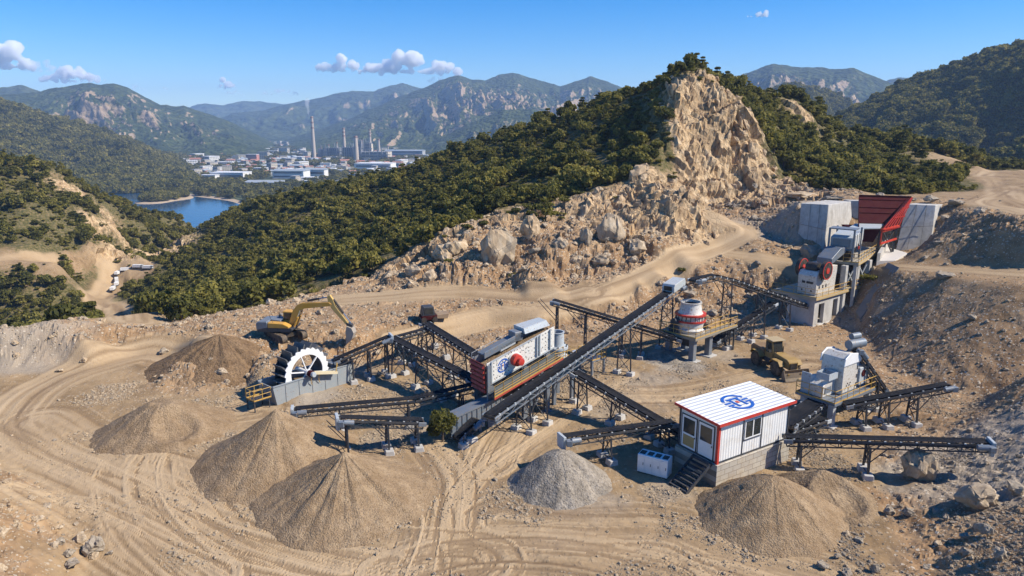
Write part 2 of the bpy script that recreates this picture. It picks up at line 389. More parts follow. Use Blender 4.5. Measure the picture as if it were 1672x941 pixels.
def tz(x, y, A=None):                 # bilinear terrain height
    A = TZ if A is None else A
    x = np.asarray(x, float); y = np.asarray(y, float)
    a = (np.arctan2(x, y) - TH[0]) / (TH[1] - TH[0]); b = (np.log(np.maximum(np.hypot(x, y), 1)) - LR[0]) / (LR[1] - LR[0])
    a = np.clip(a, 0, len(TH) - 1.001); b = np.clip(b, 0, len(LR) - 1.001)
    i, j = b.astype(int), a.astype(int); fb, fa = b - i, a - j
    return (A[i, j] * (1 - fb) * (1 - fa) + A[i + 1, j] * fb * (1 - fa) + A[i, j + 1] * (1 - fb) * fa + A[i + 1, j + 1] * fb * fa)
def hit(u, v, A=None):                # first terrain point seen at pixel (u,v)
    x, y, z = ray(u, v); n = math.hypot(x, y)
    rr = np.exp(np.linspace(LR[0] + .01, LR[-1] - .01, 1500)); k = rr / n
    hz = tz(x * k, y * k, A); below = np.nonzero(H + z * k < hz)[0]
    i = below[0] if len(below) else len(rr) - 1
    kk = k[i]
    return Vector((x * kk, y * kk, float(hz[i])))

# ---- roads: pixel way-points dropped on the surveyed ground, then kept as world polylines
ROADS = [  # (way-points, half width, track strength)
    ([(340, 562), (250, 574), (150, 598), (70, 632), (25, 670), (15, 700), (50, 735), (120, 770), (200, 810), (300, 862), (430, 905), (620, 935)], 2.6, 1),
    ([(440, 645), (330, 690), (262, 735), (262, 780), (310, 830), (420, 890), (560, 925)], 1.8, .8),
    ([(700, 730), (735, 780), (730, 850), (715, 945)], 1.9, 1),
    ([(1010, 610), (930, 670), (840, 735), (770, 790), (745, 860), (760, 945)], 1.7, .8),
    ([(800, 880), (1000, 890), (1200, 930), (1350, 960)], 1.6, .7),
    ([(640, 560), (730, 538), (800, 521), (870, 506), (940, 490), (1000, 471), (1100, 437), (1180, 405), (1218, 386), (1212, 371), (1190, 360), (1160, 353)], 2.0, 1),
    ([(560, 490), (640, 485), (760, 478), (880, 482), (960, 476)], 3.0, .8),
    ([(1700, 352), (1640, 340), (1605, 330), (1640, 310), (1610, 290), (1615, 281), (1700, 279)], 2.4, 1),
    ([(1700, 340), (1660, 325), (1650, 312)], 2.2, 1),
    ([(1455, 436), (1560, 441), (1700, 452)], 1.6, 1),
    ([(1190, 415), (1250, 424), (1320, 430)], 1.8, .6),
    ([(203, 523), (190, 514), (172, 505), (158, 490), (182, 466), (188, 450), (232, 437)], 4.0, .9),
    ([(-60, 425), (0, 424), (90, 424)], 2.0, .6),
    ([(60, 690), (180, 748), (330, 790), (400, 850), (560, 912), (760, 920)], 3.2, -1),
    ([(420, 675), (300, 700), (215, 760), (230, 850), (330, 945)], 2.6, -1),
    ([(820, 850), (930, 866), (1080, 868), (1180, 905), (1330, 945)], 3.0, -1),
    ([(640, 935), (760, 905), (900, 905), (1100, 945)], 2.6, -1),
    ([(800, 760), (850, 690), (960, 650), (1120, 640), (1230, 620), (1330, 600)], 2.2, -1),
    ([(30, 800), (130, 850), (250, 915), (330, 960)], 2.4, -1),
    ([(650, 780), (690, 850), (660, 945)], 2.0, -1),
]
RW = []
STRK = np.zeros_like(TZ); ROADM = np.zeros_like(TZ); TRK = np.zeros_like(TZ); RUT = np.zeros_like(TZ)
for wp, hw, st in ROADS:
    W = [hit(*p, A=TZ0) for p in wp]
    # Catmull-Rom through the way-points
    Q = [W[0]] + W + [W[-1]]; L = []
    for i in range(1, len(Q) - 2):
        for t in np.linspace(0, 1, 8, endpoint=False):
            a, b, c, d = Q[i - 1], Q[i], Q[i + 1], Q[i + 2]
            L.append(.5 * ((2 * b) + (c - a) * t + (2 * a - 5 * b + 4 * c - d) * t * t + (3 * b - a - 3 * c + d) * t ** 3))
    L.append(W[-1]); RW.append((L, hw))
    A = np.array([(p.x, p.y) for p in L]); wob = fbm(TX / 5, TY / 5, o=3, s=31) * .9
    best = np.full(TZ.shape, 1e9); side = np.zeros_like(TZ)
    for (ax, ay), (bx, by) in zip(A, A[1:]):
        m = (TX > min(ax, bx) - hw * 2.5) & (TX < max(ax, bx) + hw * 2.5) & (TY > min(ay, by) - hw * 2.5) & (TY < max(ay, by) + hw * 2.5)
        if not m.any(): continue
        x, y = TX[m], TY[m]; dx, dy = bx - ax, by - ay; l2 = dx * dx + dy * dy + 1e-9
        t = np.clip(((x - ax) * dx + (y - ay) * dy) / l2, 0, 1)
        ex, ey = x - ax - t * dx, y - ay - t * dy; dd = np.hypot(ex, ey); sg = np.sign(ex * dy - ey * dx)
        upd = dd < best[m]; b_ = best[m]; s_ = side[m]; b_[upd] = dd[upd]; s_[upd] = (dd * sg)[upd]; best[m] = b_; side[m] = s_
    rm = 1 - sstep(hw * .75, hw * 1.25, best + wob)
    ROADM = np.maximum(ROADM, rm * (.55 if st < 0 else 1)); st = abs(st)
    wl = np.maximum(.34, .0065 * RG)
    sk = vnoise(side / wl + 9 * hw, TX / 16, TY / 16, 300) + .6 * vnoise(side / wl * 2.3, TX / 9, TY / 9, 301)
    sk = sk * (1 - sstep(hw * .9, hw * 1.7, best + wob)) * st
    STRK = np.where(np.abs(sk) > np.abs(STRK), sk, STRK)
    tr = np.zeros_like(TZ)
    lat = side + wob * .25
    for o_, w_ in ((-1.55, .26), (-.95, .2), (-.35, .16), (.4, .24), (1.0, .2), (1.7, .2)):
        tr = np.maximum(tr, np.exp(-((lat - o_ * hw / 2.2) / np.maximum(w_, .0042 * RG)) ** 2))
    tr *= (best < hw * 1.4) * (.55 + .45 * vnoise(TX / 3.1, TY / 3.1, None, 5)) * st
    TRK = np.maximum(TRK, tr)
# looser wheel marks all over the yard
yard = sstep(.5, .1, GREEN) * sstep(.6, .1, RUB) * (np.abs(TZ0) < 1.2)
wv = fbm(TX / 11, TY / 11, o=3, s=77) * 14 + TX * .35 - TY * .22
st2 = np.exp(-((np.abs((wv % 2.6) - 1.3) - .75) / .16) ** 2) * (fbm(TX / 7, TY / 7, o=2, s=99) > .05)
TRK = np.maximum(TRK, st2 * yard * .3)

# ---- relief
far = sstep(60, 200, RG)
green = np.clip(GREEN * (1 - ROADM), 0, 1)
TZ += fbm(TX / 9, TY / 9, o=4, s=3) * (.14 * yard + .10)
TZ += fbm(TX / 16, TY / 16, o=5, s=11) * 2.0 * GREEN * sstep(90, 140, RG)
RSL = np.maximum(sstep(28, 36, TX) * sstep(106, 98, RG) * (TY > 52), sstep(18, 24, TX) * sstep(60, 54, TY) * .8)      # graded earth slope on the right
TZ += fbm(TX / 2.6, TY / 2.6, o=4, s=4) * .36 * RUB * (1 - ROADM) * (1 - .55 * RSL)
TZ += fbm(TX / .8, TY / .8, o=3, s=8) * (.07 + .15 * RUB) * (1 - ROADM * .5) * sstep(110, 60, RG)
# erosion gullies running down the banks
RSL = np.maximum(sstep(28, 36, TX) * sstep(106, 98, RG) * (TY > 52), sstep(18, 24, TX) * sstep(60, 54, TY) * .8)      # graded earth slope on the right
sm = blur(TZ0, 6)
gx = np.gradient(sm, axis=1) / (RG * (TH[1] - TH[0])); gy = np.gradient(sm, axis=0) / (RG * (LR[1] - LR[0]))
slope = np.hypot(gx, gy); wx = gx * gx / (gx * gx + gy * gy + 1e-6); wx = blur(wx, 5)
wq = fbm(TX / 6, TY / 6, o=2, s=40) * 1.2
gul = wx * np.abs(fbm((TY + wq) / 2.4, TX / 15, o=3, s=41)) + (1 - wx) * np.abs(fbm((TX + wq) / 2.4, TY / 15, o=3, s=42))
TZ -= sstep(.25, .6, slope) * np.maximum(RUB, .6 * ROCK) * (gul - .12) * 1.5 * (1 - ROADM) * (1 - .72 * RSL)
TZ -= (TRK * .03 - STRK * .042) * sstep(130, 60, RG)
TP = np.stack([TX, TY, TZ], -1)
# broken rock: push the sheet in and out along its own slope
du = np.gradient(TP, axis=1); dv = np.gradient(TP, axis=0)
NRM = np.cross(du, dv); NRM /= np.linalg.norm(NRM, axis=-1, keepdims=True) + 1e-9
NRM = blur(NRM, 4); NRM /= np.linalg.norm(NRM, axis=-1, keepdims=True) + 1e-9
rk = np.clip(ROCK * 1.2 * (1 - ROADM), 0, 1)
sel = rk > .03
x, y, z = TX[sel], TY[sel], TZ[sel]
dsp = (facets(x / 10, y / 10, z / 17, 5, 2.4) * 2.0 + facets(x / 3.6, y / 3.6, z / 6, 15, 2.4) * .8 + facets(x / 1.2, y / 1.2, z / 2.4, 25, 1.8) * .45)
DSP = np.zeros_like(TZ); DSP[sel] = dsp * rk[sel]
sel2 = (RUB > .25) & (rk < .6)
x, y, z = TX[sel2], TY[sel2], TZ[sel2]
DS2 = np.zeros_like(TZ); DS2[sel2] = (np.maximum(facets(x / 1.6, y / 1.6, z / 1.2, 45, 1.1), -.05) * .55 + facets(x / .6, y / .6, z / .5, 55, 1.0) * .16) * sstep(.25, .8, RUB[sel2]) * (1 - ROADM[sel2]) * (1 - .78 * RSL[sel2])
TP = TP + NRM * (DSP + DS2)[..., None]
TZ = TP[..., 2].copy()
# ------------------------------------------------------------------ ground material
def ground_material():
    m = N('earth'); P = m.coord('World')
    z = m.n('ShaderNodeSeparateColor', Color=m.attr('zone', 'Color')); green, rock, rub = z.outputs[0], z.outputs[1], z.outputs[2]
    road = m.attr('road'); trk = m.attr('track'); grey = m.attr('grey'); strk = m.attr('streak')
    n_big = m.noise(P, .09, 5, .6, .6); n_mid = m.noise(P, .55, 6, .65, .4); n_fin = m.noise(P, 4.5, 5, .7)
    sp = m.n('ShaderNodeMapping', Vector=P); sp.inputs['Scale'].default_value = (1, 1, .35); st = sp.outputs[0]
    dirt = m.mix(m.ramp(n_mid, (.34, 0.0), (.68, 1.0)), (.17, .110, .056), (.32, .220, .118))
    dirt = m.mix(m.ramp(n_big, (.38, 0.0), (.66, 1.0)), dirt, (.365, .26, .147))
    dirt = m.mix(m.ramp(m.noise(P, .17, 6, .68, .8), (.54, 0.0), (.68, .65)), dirt, (.145, .094, .05))
    dirt = m.mix(m.math('MULTIPLY', m.ramp(n_fin, (.42, 0.0), (.7, 1.0)), .45), dirt, (.17, .112, .064))
    rubc = m.mix(m.ramp(n_mid, (.36, 0.0), (.66, 1.0)), (.20, .118, .060), (.36, .235, .128))
    rubc = m.mix(m.ramp(m.noise(P, .22, 5, .7), (.5, 0.0), (.66, .45)), rubc, (.25, .20, .145))
    v1 = m.vor(P, 2.6, out='Color'); v1d = m.vor(P, 2.6)
    chip = m.math('MULTIPLY', m.ramp(m.n('ShaderNodeSeparateColor', Color=v1).outputs[0], (.60, 0.0), (.66, 1.0), interp='CONSTANT'), m.ramp(v1d, (.28, 1.0), (.34, 0.0)))
    v2 = m.vor(P, 6.5, out='Color'); v2d = m.vor(P, 6.5)
    chip2 = m.math('MULTIPLY', m.ramp(m.n('ShaderNodeSeparateColor', Color=v2).outputs[1], (.72, 0.0), (.78, 1.0), interp='CONSTANT'), m.ramp(v2d, (.30, 1.0), (.36, 0.0)))
    stone = m.mix(m.noise(P, 1.1, 2), (.56, .47, .35), (.35, .31, .26))
    ro = m.math('SUBTRACT', 1.0, road, clamp=True)
    rubw = m.math('MULTIPLY', m.ramp(m.math('ADD', rub, m.math('MULTIPLY_ADD', n_mid, .7, -.35)), (.22, 0.0), (.62, 1.0)), ro)
    col = m.mix(rubw, dirt, rubc)
    col = m.mix(grey, col, m.mix(n_fin, (.20, .17, .135), (.42, .37, .30)))
    cw = m.math('MULTIPLY', m.math('MULTIPLY_ADD', rubw, .6, .34), ro)
    col = m.mix(m.math('MULTIPLY', chip, cw), col, stone); col = m.mix(m.math('MULTIPLY', chip2, cw), col, stone)
    # rock
    rn = m.noise(st, .5, 7, .68, .8); rcol = m.ramp(rn, (.30, (.27, .165, .08)), (.46, (.47, .325, .18)), (.66, (.60, .455, .28)))
    rcol = m.mix(m.ramp(m.noise(st, 1.9, 5, .7), (.52, 0.0), (.66, .75)), rcol, (.16, .105, .062))
    rcol = m.mix(m.ramp(m.noise(P, .10, 4, .6), (.50, 0.0), (.62, .55)), rcol, (.24, .17, .105))
    vs_ = m.n('ShaderNodeMapping', Vector=P); vs_.inputs['Scale'].default_value = (1, 1, .09); vn = m.noise(vs_.outputs[0], .75, 6, .72)
    rcol = m.mix(m.ramp(vn, (.53, 0.0), (.63, .8)), rcol, (.15, .095, .052)); rcol = m.mix(m.ramp(vn, (.30, .7), (.42, 0.0)), rcol, (.66, .53, .36))
    crk = m.ramp(m.vor(st, .8, 'DISTANCE_TO_EDGE'), (.0, 1.0), (.035, 0.0))
    rcol = m.mix(m.math('MULTIPLY', crk, .45), rcol, (.12, .08, .045))
    col = m.mix(m.ramp(m.math('ADD', rock, m.math('MULTIPLY_ADD', n_mid, .6, -.3)), (.3, 0.0), (.55, 1.0)), col, rcol)
    # soil and low scrub between the trees
    gcol = m.ramp(m.noise(P, 1.3, 5, .7), (.30, (.035, .038, .012)), (.47, (.085, .078, .028)), (.64, (.21, .155, .08)))
    gw = m.math('MULTIPLY', m.ramp(m.math('ADD', green, m.math('MULTIPLY_ADD', n_mid, .9, -.45)), (.42, 0.0), (.62, 1.0)), ro)
    col = m.mix(gw, col, gcol)
    # roads: paler packed dust, wheel streaks pale on ridges and darker in grooves
    rc = m.mix(m.noise(P, .8, 5, .7, .5), (.27, .185, .10), (.385, .272, .156))
    col = m.mix(m.math('MULTIPLY', road, .85), col, rc)
    col = m.mix(m.math('MULTIPLY', trk, .38), col, (.48, .365, .24))
    col = m.mix(m.math('MULTIPLY', strk, .75, clamp=True), col, (.455, .338, .21)); col = m.mix(m.math('MULTIPLY', strk, -.75, clamp=True), col, (.17, .11, .062))
    h = m.math('ADD', m.math('MULTIPLY', n_fin, .6), m.math('MULTIPLY', m.math('ADD', chip, chip2), .5))
    nb = m.bump(h, .55, .12)
    nb = m.bump(m.math('ADD', rn, m.math('MULTIPLY', crk, -.4)), m.math('MULTIPLY', rock, .8), .5, nb)
    return m.done(col, .95, 0, nb, Specular_IOR_Level=.15)
M_EARTH = ground_material()

# grey stone dust lying about the plant (pixel places dropped on the ground)
GREY = np.zeros_like(TZ)
for u, v, rad, w in [(1090, 590, 4.5, .95), (1180, 580, 3.5, .5), (1050, 620, 4, .55), (520, 645, 3.2, .8), (580, 610, 2.5, .6), (640, 720, 3, .5), (440, 650, 2.2, .5), (700, 700, 4, .5), (1090, 800, 2.5, .5), (1010, 660, 5, .45), (1600, 760, 8, .75), (1520, 800, 4, .6), (1650, 700, 5, .7),
                     (20, 585, 5, .7), (60, 560, 6, .6), (10, 545, 6, .6), (1230, 372, 7, .7), (1290, 340, 7, .8), (1390, 525, 3, .6), (1240, 520, 4, .3), (370, 800, 2.0, .6), (930, 810, 5, .5), (840, 700, 3, .4), (1450, 500, 2.0, .4)]:
    p = hit(u, v); dd = np.hypot(TX - p.x, TY - p.y) + fbm(TX / 2.5, TY / 2.5, o=3, s=61) * rad * .6
    GREY = np.maximum(GREY, w * (1 - sstep(rad * .4, rad * 1.1, dd)))

def build_terrain():
    nr, nc = TZ.shape
    V = TP.reshape(-1, 3); ii = np.arange(nr * nc).reshape(nr, nc)
    q = np.stack([ii[:-1, :-1], ii[:-1, 1:], ii[1:, 1:], ii[1:, :-1]], -1).reshape(-1, 4)
    zone = np.stack([GREEN, ROCK, RUB, np.ones_like(TZ)], -1).reshape(-1, 4)
    A = {'zone': zone, 'road': ROADM.ravel(), 'track': TRK.ravel(), 'grey': GREY.ravel(), 'streak': STRK.ravel()}
    fm = lambda a: a.ravel()[q].mean(1)
    cls = np.zeros(len(q), int)
    cls[fm(RUB) > .5] = 4; cls[fm(GREEN) > .5] = 1; cls[fm(ROCK) > .5] = 2; cls[fm(ROADM) > .5] = 3
    for c, nm in ((0, 'ground'), (1, 'hill_terrain'), (2, 'rock_cliff_terrain'), (3, 'dirt_road'), (4, 'rubble_slope_terrain')):
        f = q[cls == c]; used, inv = np.unique(f, return_inverse=True)
        me = np_mesh(nm, V[used], inv.reshape(-1, 4), False, {k: a[used] for k, a in A.items()}, [M_EARTH])
        tag(link(bpy.data.objects.new(nm, me)), kind='structure')
build_terrain()

# ------------------------------------------------------------------ mountains
M_FOREST = None
def mountain_material(name, rocky, fs=.02, tint=1.0):
    m = N(name); P = m.coord('World')
    n1 = m.noise(P, fs * .25, 6, .65, .5); n2 = m.noise(P, fs * 1.6, 6, .7); n3 = m.noise(P, fs * 5, 4, .7)
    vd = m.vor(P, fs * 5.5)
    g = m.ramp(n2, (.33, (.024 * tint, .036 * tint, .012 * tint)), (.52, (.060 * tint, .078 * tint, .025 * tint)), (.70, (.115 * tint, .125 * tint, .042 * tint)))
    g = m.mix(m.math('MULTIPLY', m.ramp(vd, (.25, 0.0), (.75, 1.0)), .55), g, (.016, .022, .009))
    rc = m.mix(n3, (.22, .16, .10), (.40, .30, .20))
    ra = m.attr('bare')
    w = m.ramp(m.math('ADD', ra, m.math('MULTIPLY_ADD', n2, 1.1, -.55)), (.60 - .12 * rocky, 0.0), (.74 - .12 * rocky, 1.0))
    c = m.mix(w, g, rc)
    nb = m.bump(m.math('ADD', m.math('MULTIPLY', vd, -.8), m.math('MULTIPLY', n3, .7)), .9, .12 / fs)
    return m.done(c, .95, 0, nb, Specular_IOR_Level=.1)
def mountain(name, sil, d, wf, wb, base, amp=.30, L=None, rocky=.4, fs=.02, nt=420, nr=150, seed=0, bare=0.0, tint=1.0):
    U = np.array([s[0] for s in sil], float)
    th_ = np.array([math.atan2(ray(u, v)[0], ray(u, v)[1]) for u, v in sil]); el = np.array([math.atan2(ray(u, v)[2], math.hypot(*ray(u, v)[:2])) for u, v in sil])
    dd = np.array([s for s in (d if isinstance(d, (list, tuple)) else [d] * len(sil))], float)
    t = np.linspace(th_[0], th_[-1], nt)
    rc = np.interp(t, th_, dd); crest = H + rc * np.tan(np.interp(t, th_, el))
    crest = crest + rc * .0011 * fbm(t * 90, t * 0 + seed, o=4, s=seed)
    s = np.concatenate([np.linspace(-1, 0, nr, endpoint=False) , np.linspace(0, 1, nr // 3)])
    S, TT = np.meshgrid(s, t, indexing='ij'); RC = rc[None]; CR = crest[None]
    r = RC + np.where(S < 0, S * wf, S * wb)
    X, Y = r * np.sin(TT), r * np.cos(TT); L = L or wf * .45
    wx, wy = fbm(X / L / .6, Y / L / .6, o=3, s=seed + 60) * .35, fbm(X / L / .6, Y / L / .6, o=3, s=seed + 70) * .35
    rid = ridged(TT * RC / L * 1.5 + wx, r / L * .55 + wy, 5, seed) ; rid2 = ridged(TT * RC / L * 4 + wx * 2, r / L * 1.6 + wy, 4, seed + 9)
    p = np.clip(1 - np.abs(S), 0, 1); prof = p ** np.where(S < 0, 1.12, .9)
    hgt = (CR - base)
    env = np.minimum(1, p * 1.6) * sstep(0, .5, np.abs(S))
    Z = base + hgt * prof + hgt * amp * 1.25 * env * (rid - .38) + hgt * amp * .75 * env * (rid2 - .36) + hgt * amp * .22 * np.minimum(1, p * 1.6) * sstep(.02, .3, np.abs(S)) * (ridged(TT * RC / L * 11 + wx * 4, r / L * 5 + wy * 2, 3, seed + 19) - .35) + fbm(X / L * 9, Y / L * 9, o=4, s=seed + 5) * hgt * .022
    Z = np.where(p <= 0, base - 3, Z)
    gz = np.abs(np.gradient(Z, axis=1) / (np.gradient(TT, axis=1) * r)) + np.abs(np.gradient(Z, axis=0)) / (np.abs(np.gradient(r, axis=0)) + 1e-6)
    b = bare + .55 * sstep(.5, 1.25, gz) + .34 * (rid2 - .28)
    n0, n1 = Z.shape; ii = np.arange(n0 * n1).reshape(n0, n1)
    q = np.stack([ii[:-1, :-1], ii[:-1, 1:], ii[1:, 1:], ii[1:, :-1]], -1).reshape(-1, 4)
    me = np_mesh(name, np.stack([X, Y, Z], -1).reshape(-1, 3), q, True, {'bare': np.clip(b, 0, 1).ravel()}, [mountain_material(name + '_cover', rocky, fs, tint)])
    tag(link(bpy.data.objects.new(name, me)), kind='structure')
    return X, Y, Z
MT = {}
MT['pale'] = mountain('distant_hills', [(230, 178), (300, 177), (335, 168), (365, 172), (395, 165), (440, 167), (500, 176), (560, 180)], 7300, 1700, 1200, -60, seed=1, nt=160, nr=50, fs=.002, rocky=0)
MT['blue'] = mountain('far_mountain', [(250, 215), (330, 200), (380, 186), (430, 180), (480, 168), (530, 158), (575, 148), (610, 149), (655, 136), (690, 146), (760, 165), (860, 190)], 5500, 1700, 1300, -60, seed=2, nt=260, nr=90, fs=.004, rocky=.35)
MT['dark'] = mountain('far_mountain', [(-200, 150), (-60, 140), (0, 143), (30, 139), (70, 150), (140, 175), (220, 215)], 4500, 1200, 1100, -60, seed=3, nt=200, nr=70, fs=.005, rocky=.2)
MT['left'] = mountain('mountain', [(-260, 190), (-100, 165), (0, 156), (60, 150), (110, 141), (135, 137), (165, 138), (185, 136), (212, 145), (240, 160), (262, 173), (300, 173), (330, 184), (370, 196), (410, 215), (450, 236), (500, 262)], 3300, 1300, 1100, -60, seed=4, nt=520, nr=200, fs=.010, rocky=.75, bare=.07)
MT['mid'] = mountain('mountain', [(400, 255), (470, 228), (520, 212), (565, 196), (610, 177), (650, 158), (700, 141), (722, 130), (748, 122), (770, 129), (792, 131), (815, 123), (838, 118), (860, 125), (880, 132), (915, 141), (940, 131), (962, 126), (990, 133), (1015, 143), (1060, 150), (1150, 160)], 3900, 1700, 1400, -60, seed=5, nt=620, nr=230, fs=.009, rocky=1.0, bare=.13)
MT['spur'] = mountain('foothill', [(640, 262), (700, 236), (760, 205), (820, 180), (870, 178), (930, 195), (990, 215), (1060, 230)], 2500, 650, 700, -60, seed=6, nt=360, nr=120, fs=.012, rocky=.4, amp=.36)
MT['near_left'] = mountain('foothill', [(-320, 120), (-150, 140), (0, 168), (45, 180), (90, 196), (150, 214), (200, 230), (245, 248), (290, 268), (320, 284)], 1650, 620, 600, -60, seed=7, nt=420, nr=170, fs=.018, rocky=.45)
MT['right_far'] = mountain('mountain', [(1000, 190), (1100, 165), (1180, 135), (1215, 121), (1262, 104), (1300, 110), (1335, 109), (1360, 112), (1395, 112), (1425, 124), (1460, 138), (1500, 152), (1580, 190)], 3400, 1300, 1200, -60, seed=8, nt=420, nr=150, fs=.009, rocky=.6, bare=.08)
MT['right_back'] = mountain('far_mountain', [(1400, 150), (1445, 133), (1470, 126), (1500, 129), (1560, 150), (1640, 170)], 4700, 1200, 1100, -60, seed=18, nt=140, nr=50, fs=.005, rocky=.2)
MT['right_mid'] = mountain('foothill', [(1100, 200), (1220, 160), (1300, 143), (1345, 152), (1390, 175), (1420, 190), (1480, 225), (1540, 262)], 1700, 620, 600, -60, seed=9, nt=300, nr=120, fs=.018, rocky=.15)
MT['right'] = mountain('foothill', [(1330, 250), (1375, 196), (1420, 172), (1460, 150), (1500, 133), (1535, 121), (1570, 108), (1600, 97), (1640, 86), (1672, 77), (1760, 50), (1900, 20), (2100, 0)], [900, 900, 930, 950, 960, 960, 950, 940, 930, 920, 900, 880, 860], 480, 420, -40, seed=10, nt=560, nr=240, fs=.03, rocky=-.2, amp=.34, bare=-.1)

# ------------------------------------------------------------------ valley floor and lake
def plain():
    m = N('valley_floor_cover'); P = m.coord('World')
    n1 = m.noise(P, .006, 6, .65); n2 = m.noise(P, .05, 5, .7)
    g = m.ramp(n2, (.35, (.03, .045, .017)), (.6, (.07, .085, .032)), (.75, (.13, .12, .06)))
    c = m.mix(m.ramp(n1, (.55, 0.0), (.63, .85)), g, (.28, .22, .15))
    mt = m.done(c, .95, 0, m.bump(n2, .6, 3))
    rr = np.concatenate([np.linspace(420, 3000, 60), np.linspace(3200, 8550, 14)]); th = np.linspace(R(-62), R(62), 160)
    t, r = np.meshgrid(th, rr); V = np.stack([r * np.sin(t), r * np.cos(t), -60 + 0 * r], -1).reshape(-1, 3)
    ii = np.arange(len(V)).reshape(t.shape); q = np.stack([ii[:-1, :-1], ii[:-1, 1:], ii[1:, 1:], ii[1:, :-1]], -1).reshape(-1, 4)
    tag(link(bpy.data.objects.new('valley_floor_terrain', np_mesh('valley_floor', V, q, True, None, [mt]))), kind='structure')
plain()
def smooth_loop(pts, n=6):
    out = []
    for i in range(len(pts)):
        a, b, c, d = [Vector(pts[(i + k) % len(pts)]) for k in (-1, 0, 1, 2)]
        for t in np.linspace(0, 1, n, endpoint=False):
            out.append(.5 * ((2 * b) + (c - a) * t + (2 * a - 5 * b + 4 * c - d) * t * t + (3 * b - a - 3 * c + d) * t ** 3))
    return out
def sheet(name, pix, z, mt, jag=0.0, seed=1):
    L = smooth_loop([G(u, v, z) for u, v in pix], 10)
    if jag:
        for i, p in enumerate(L):
            k = 1 + jag * float(fbm(np.array([i * .35]), np.array([seed * 3.3]), o=3)[0]); c = sum(L, Vector()) / len(L)
            p.xy = (c.xy + (p.xy - c.xy) * k)
    mb = MB(); mb.add(L, [tuple(range(len(L)))]); o = mb.obj(name, mt); tag(o, kind='structure'); return L
mw = N('lake_water'); wn = mw.noise(mw.coord('World'), .12, 4, .6)
M_WATER = mw.done((.012, .055, .12), .12, 0, mw.bump(wn, .25, .6), IOR=1.33)
ms = N('sand_shore'); M_SHORE = ms.done(ms.mix(ms.noise(ms.coord('World'), .06, 4), (.30, .22, .14), (.46, .36, .25)), .95)
sheet('shore_ground', [(160, 300), (180, 296.5), (215, 300), (262, 310), (320, 318), (385, 326), (420, 345), (400, 400), (250, 400), (150, 360)], -59.6, M_SHORE, .0)
sheet('lake', [(150, 303), (182, 302), (212, 304.5), (258, 314.5), (318, 321), (380, 330), (400, 345), (390, 395), (250, 395), (140, 350)], -59.2, M_WATER)
# ------------------------------------------------------------------ trees
def leaf_material(name, c0, c1, c2):
    m = N(name); rnd = m.n('ShaderNodeObjectInfo').outputs['Random']; t = m.attr('tone')
    c = m.ramp(m.math('ADD', m.math('MULTIPLY', t, .5), m.math('MULTIPLY', rnd, .5)), (.15, c0), (.5, c1), (.9, c2))
    m.done(c, .75, 0, None, Specular_IOR_Level=.2)
    tl = m.n('ShaderNodeBsdfTranslucent', Color=c); mx = m.n('ShaderNodeMixShader', Fac=.42); pb = m.out.inputs['Surface'].links[0].from_socket
    m.t.links.new(pb, mx.inputs[1]); m.t.links.new(tl.outputs[0], mx.inputs[2]); m.t.links.new(mx.outputs[0], m.out.inputs['Surface']); return m.mat
M_LEAF = leaf_material('olive_leaves', (.055, .060, .016), (.165, .155, .034), (.32, .27, .065))
M_LEAF_FAR = leaf_material('forest_leaves', (.030, .042, .014), (.085, .100, .030), (.16, .165, .048))
M_BARK = paint('bark', (.11, .08, .055), .9, .1, 3)
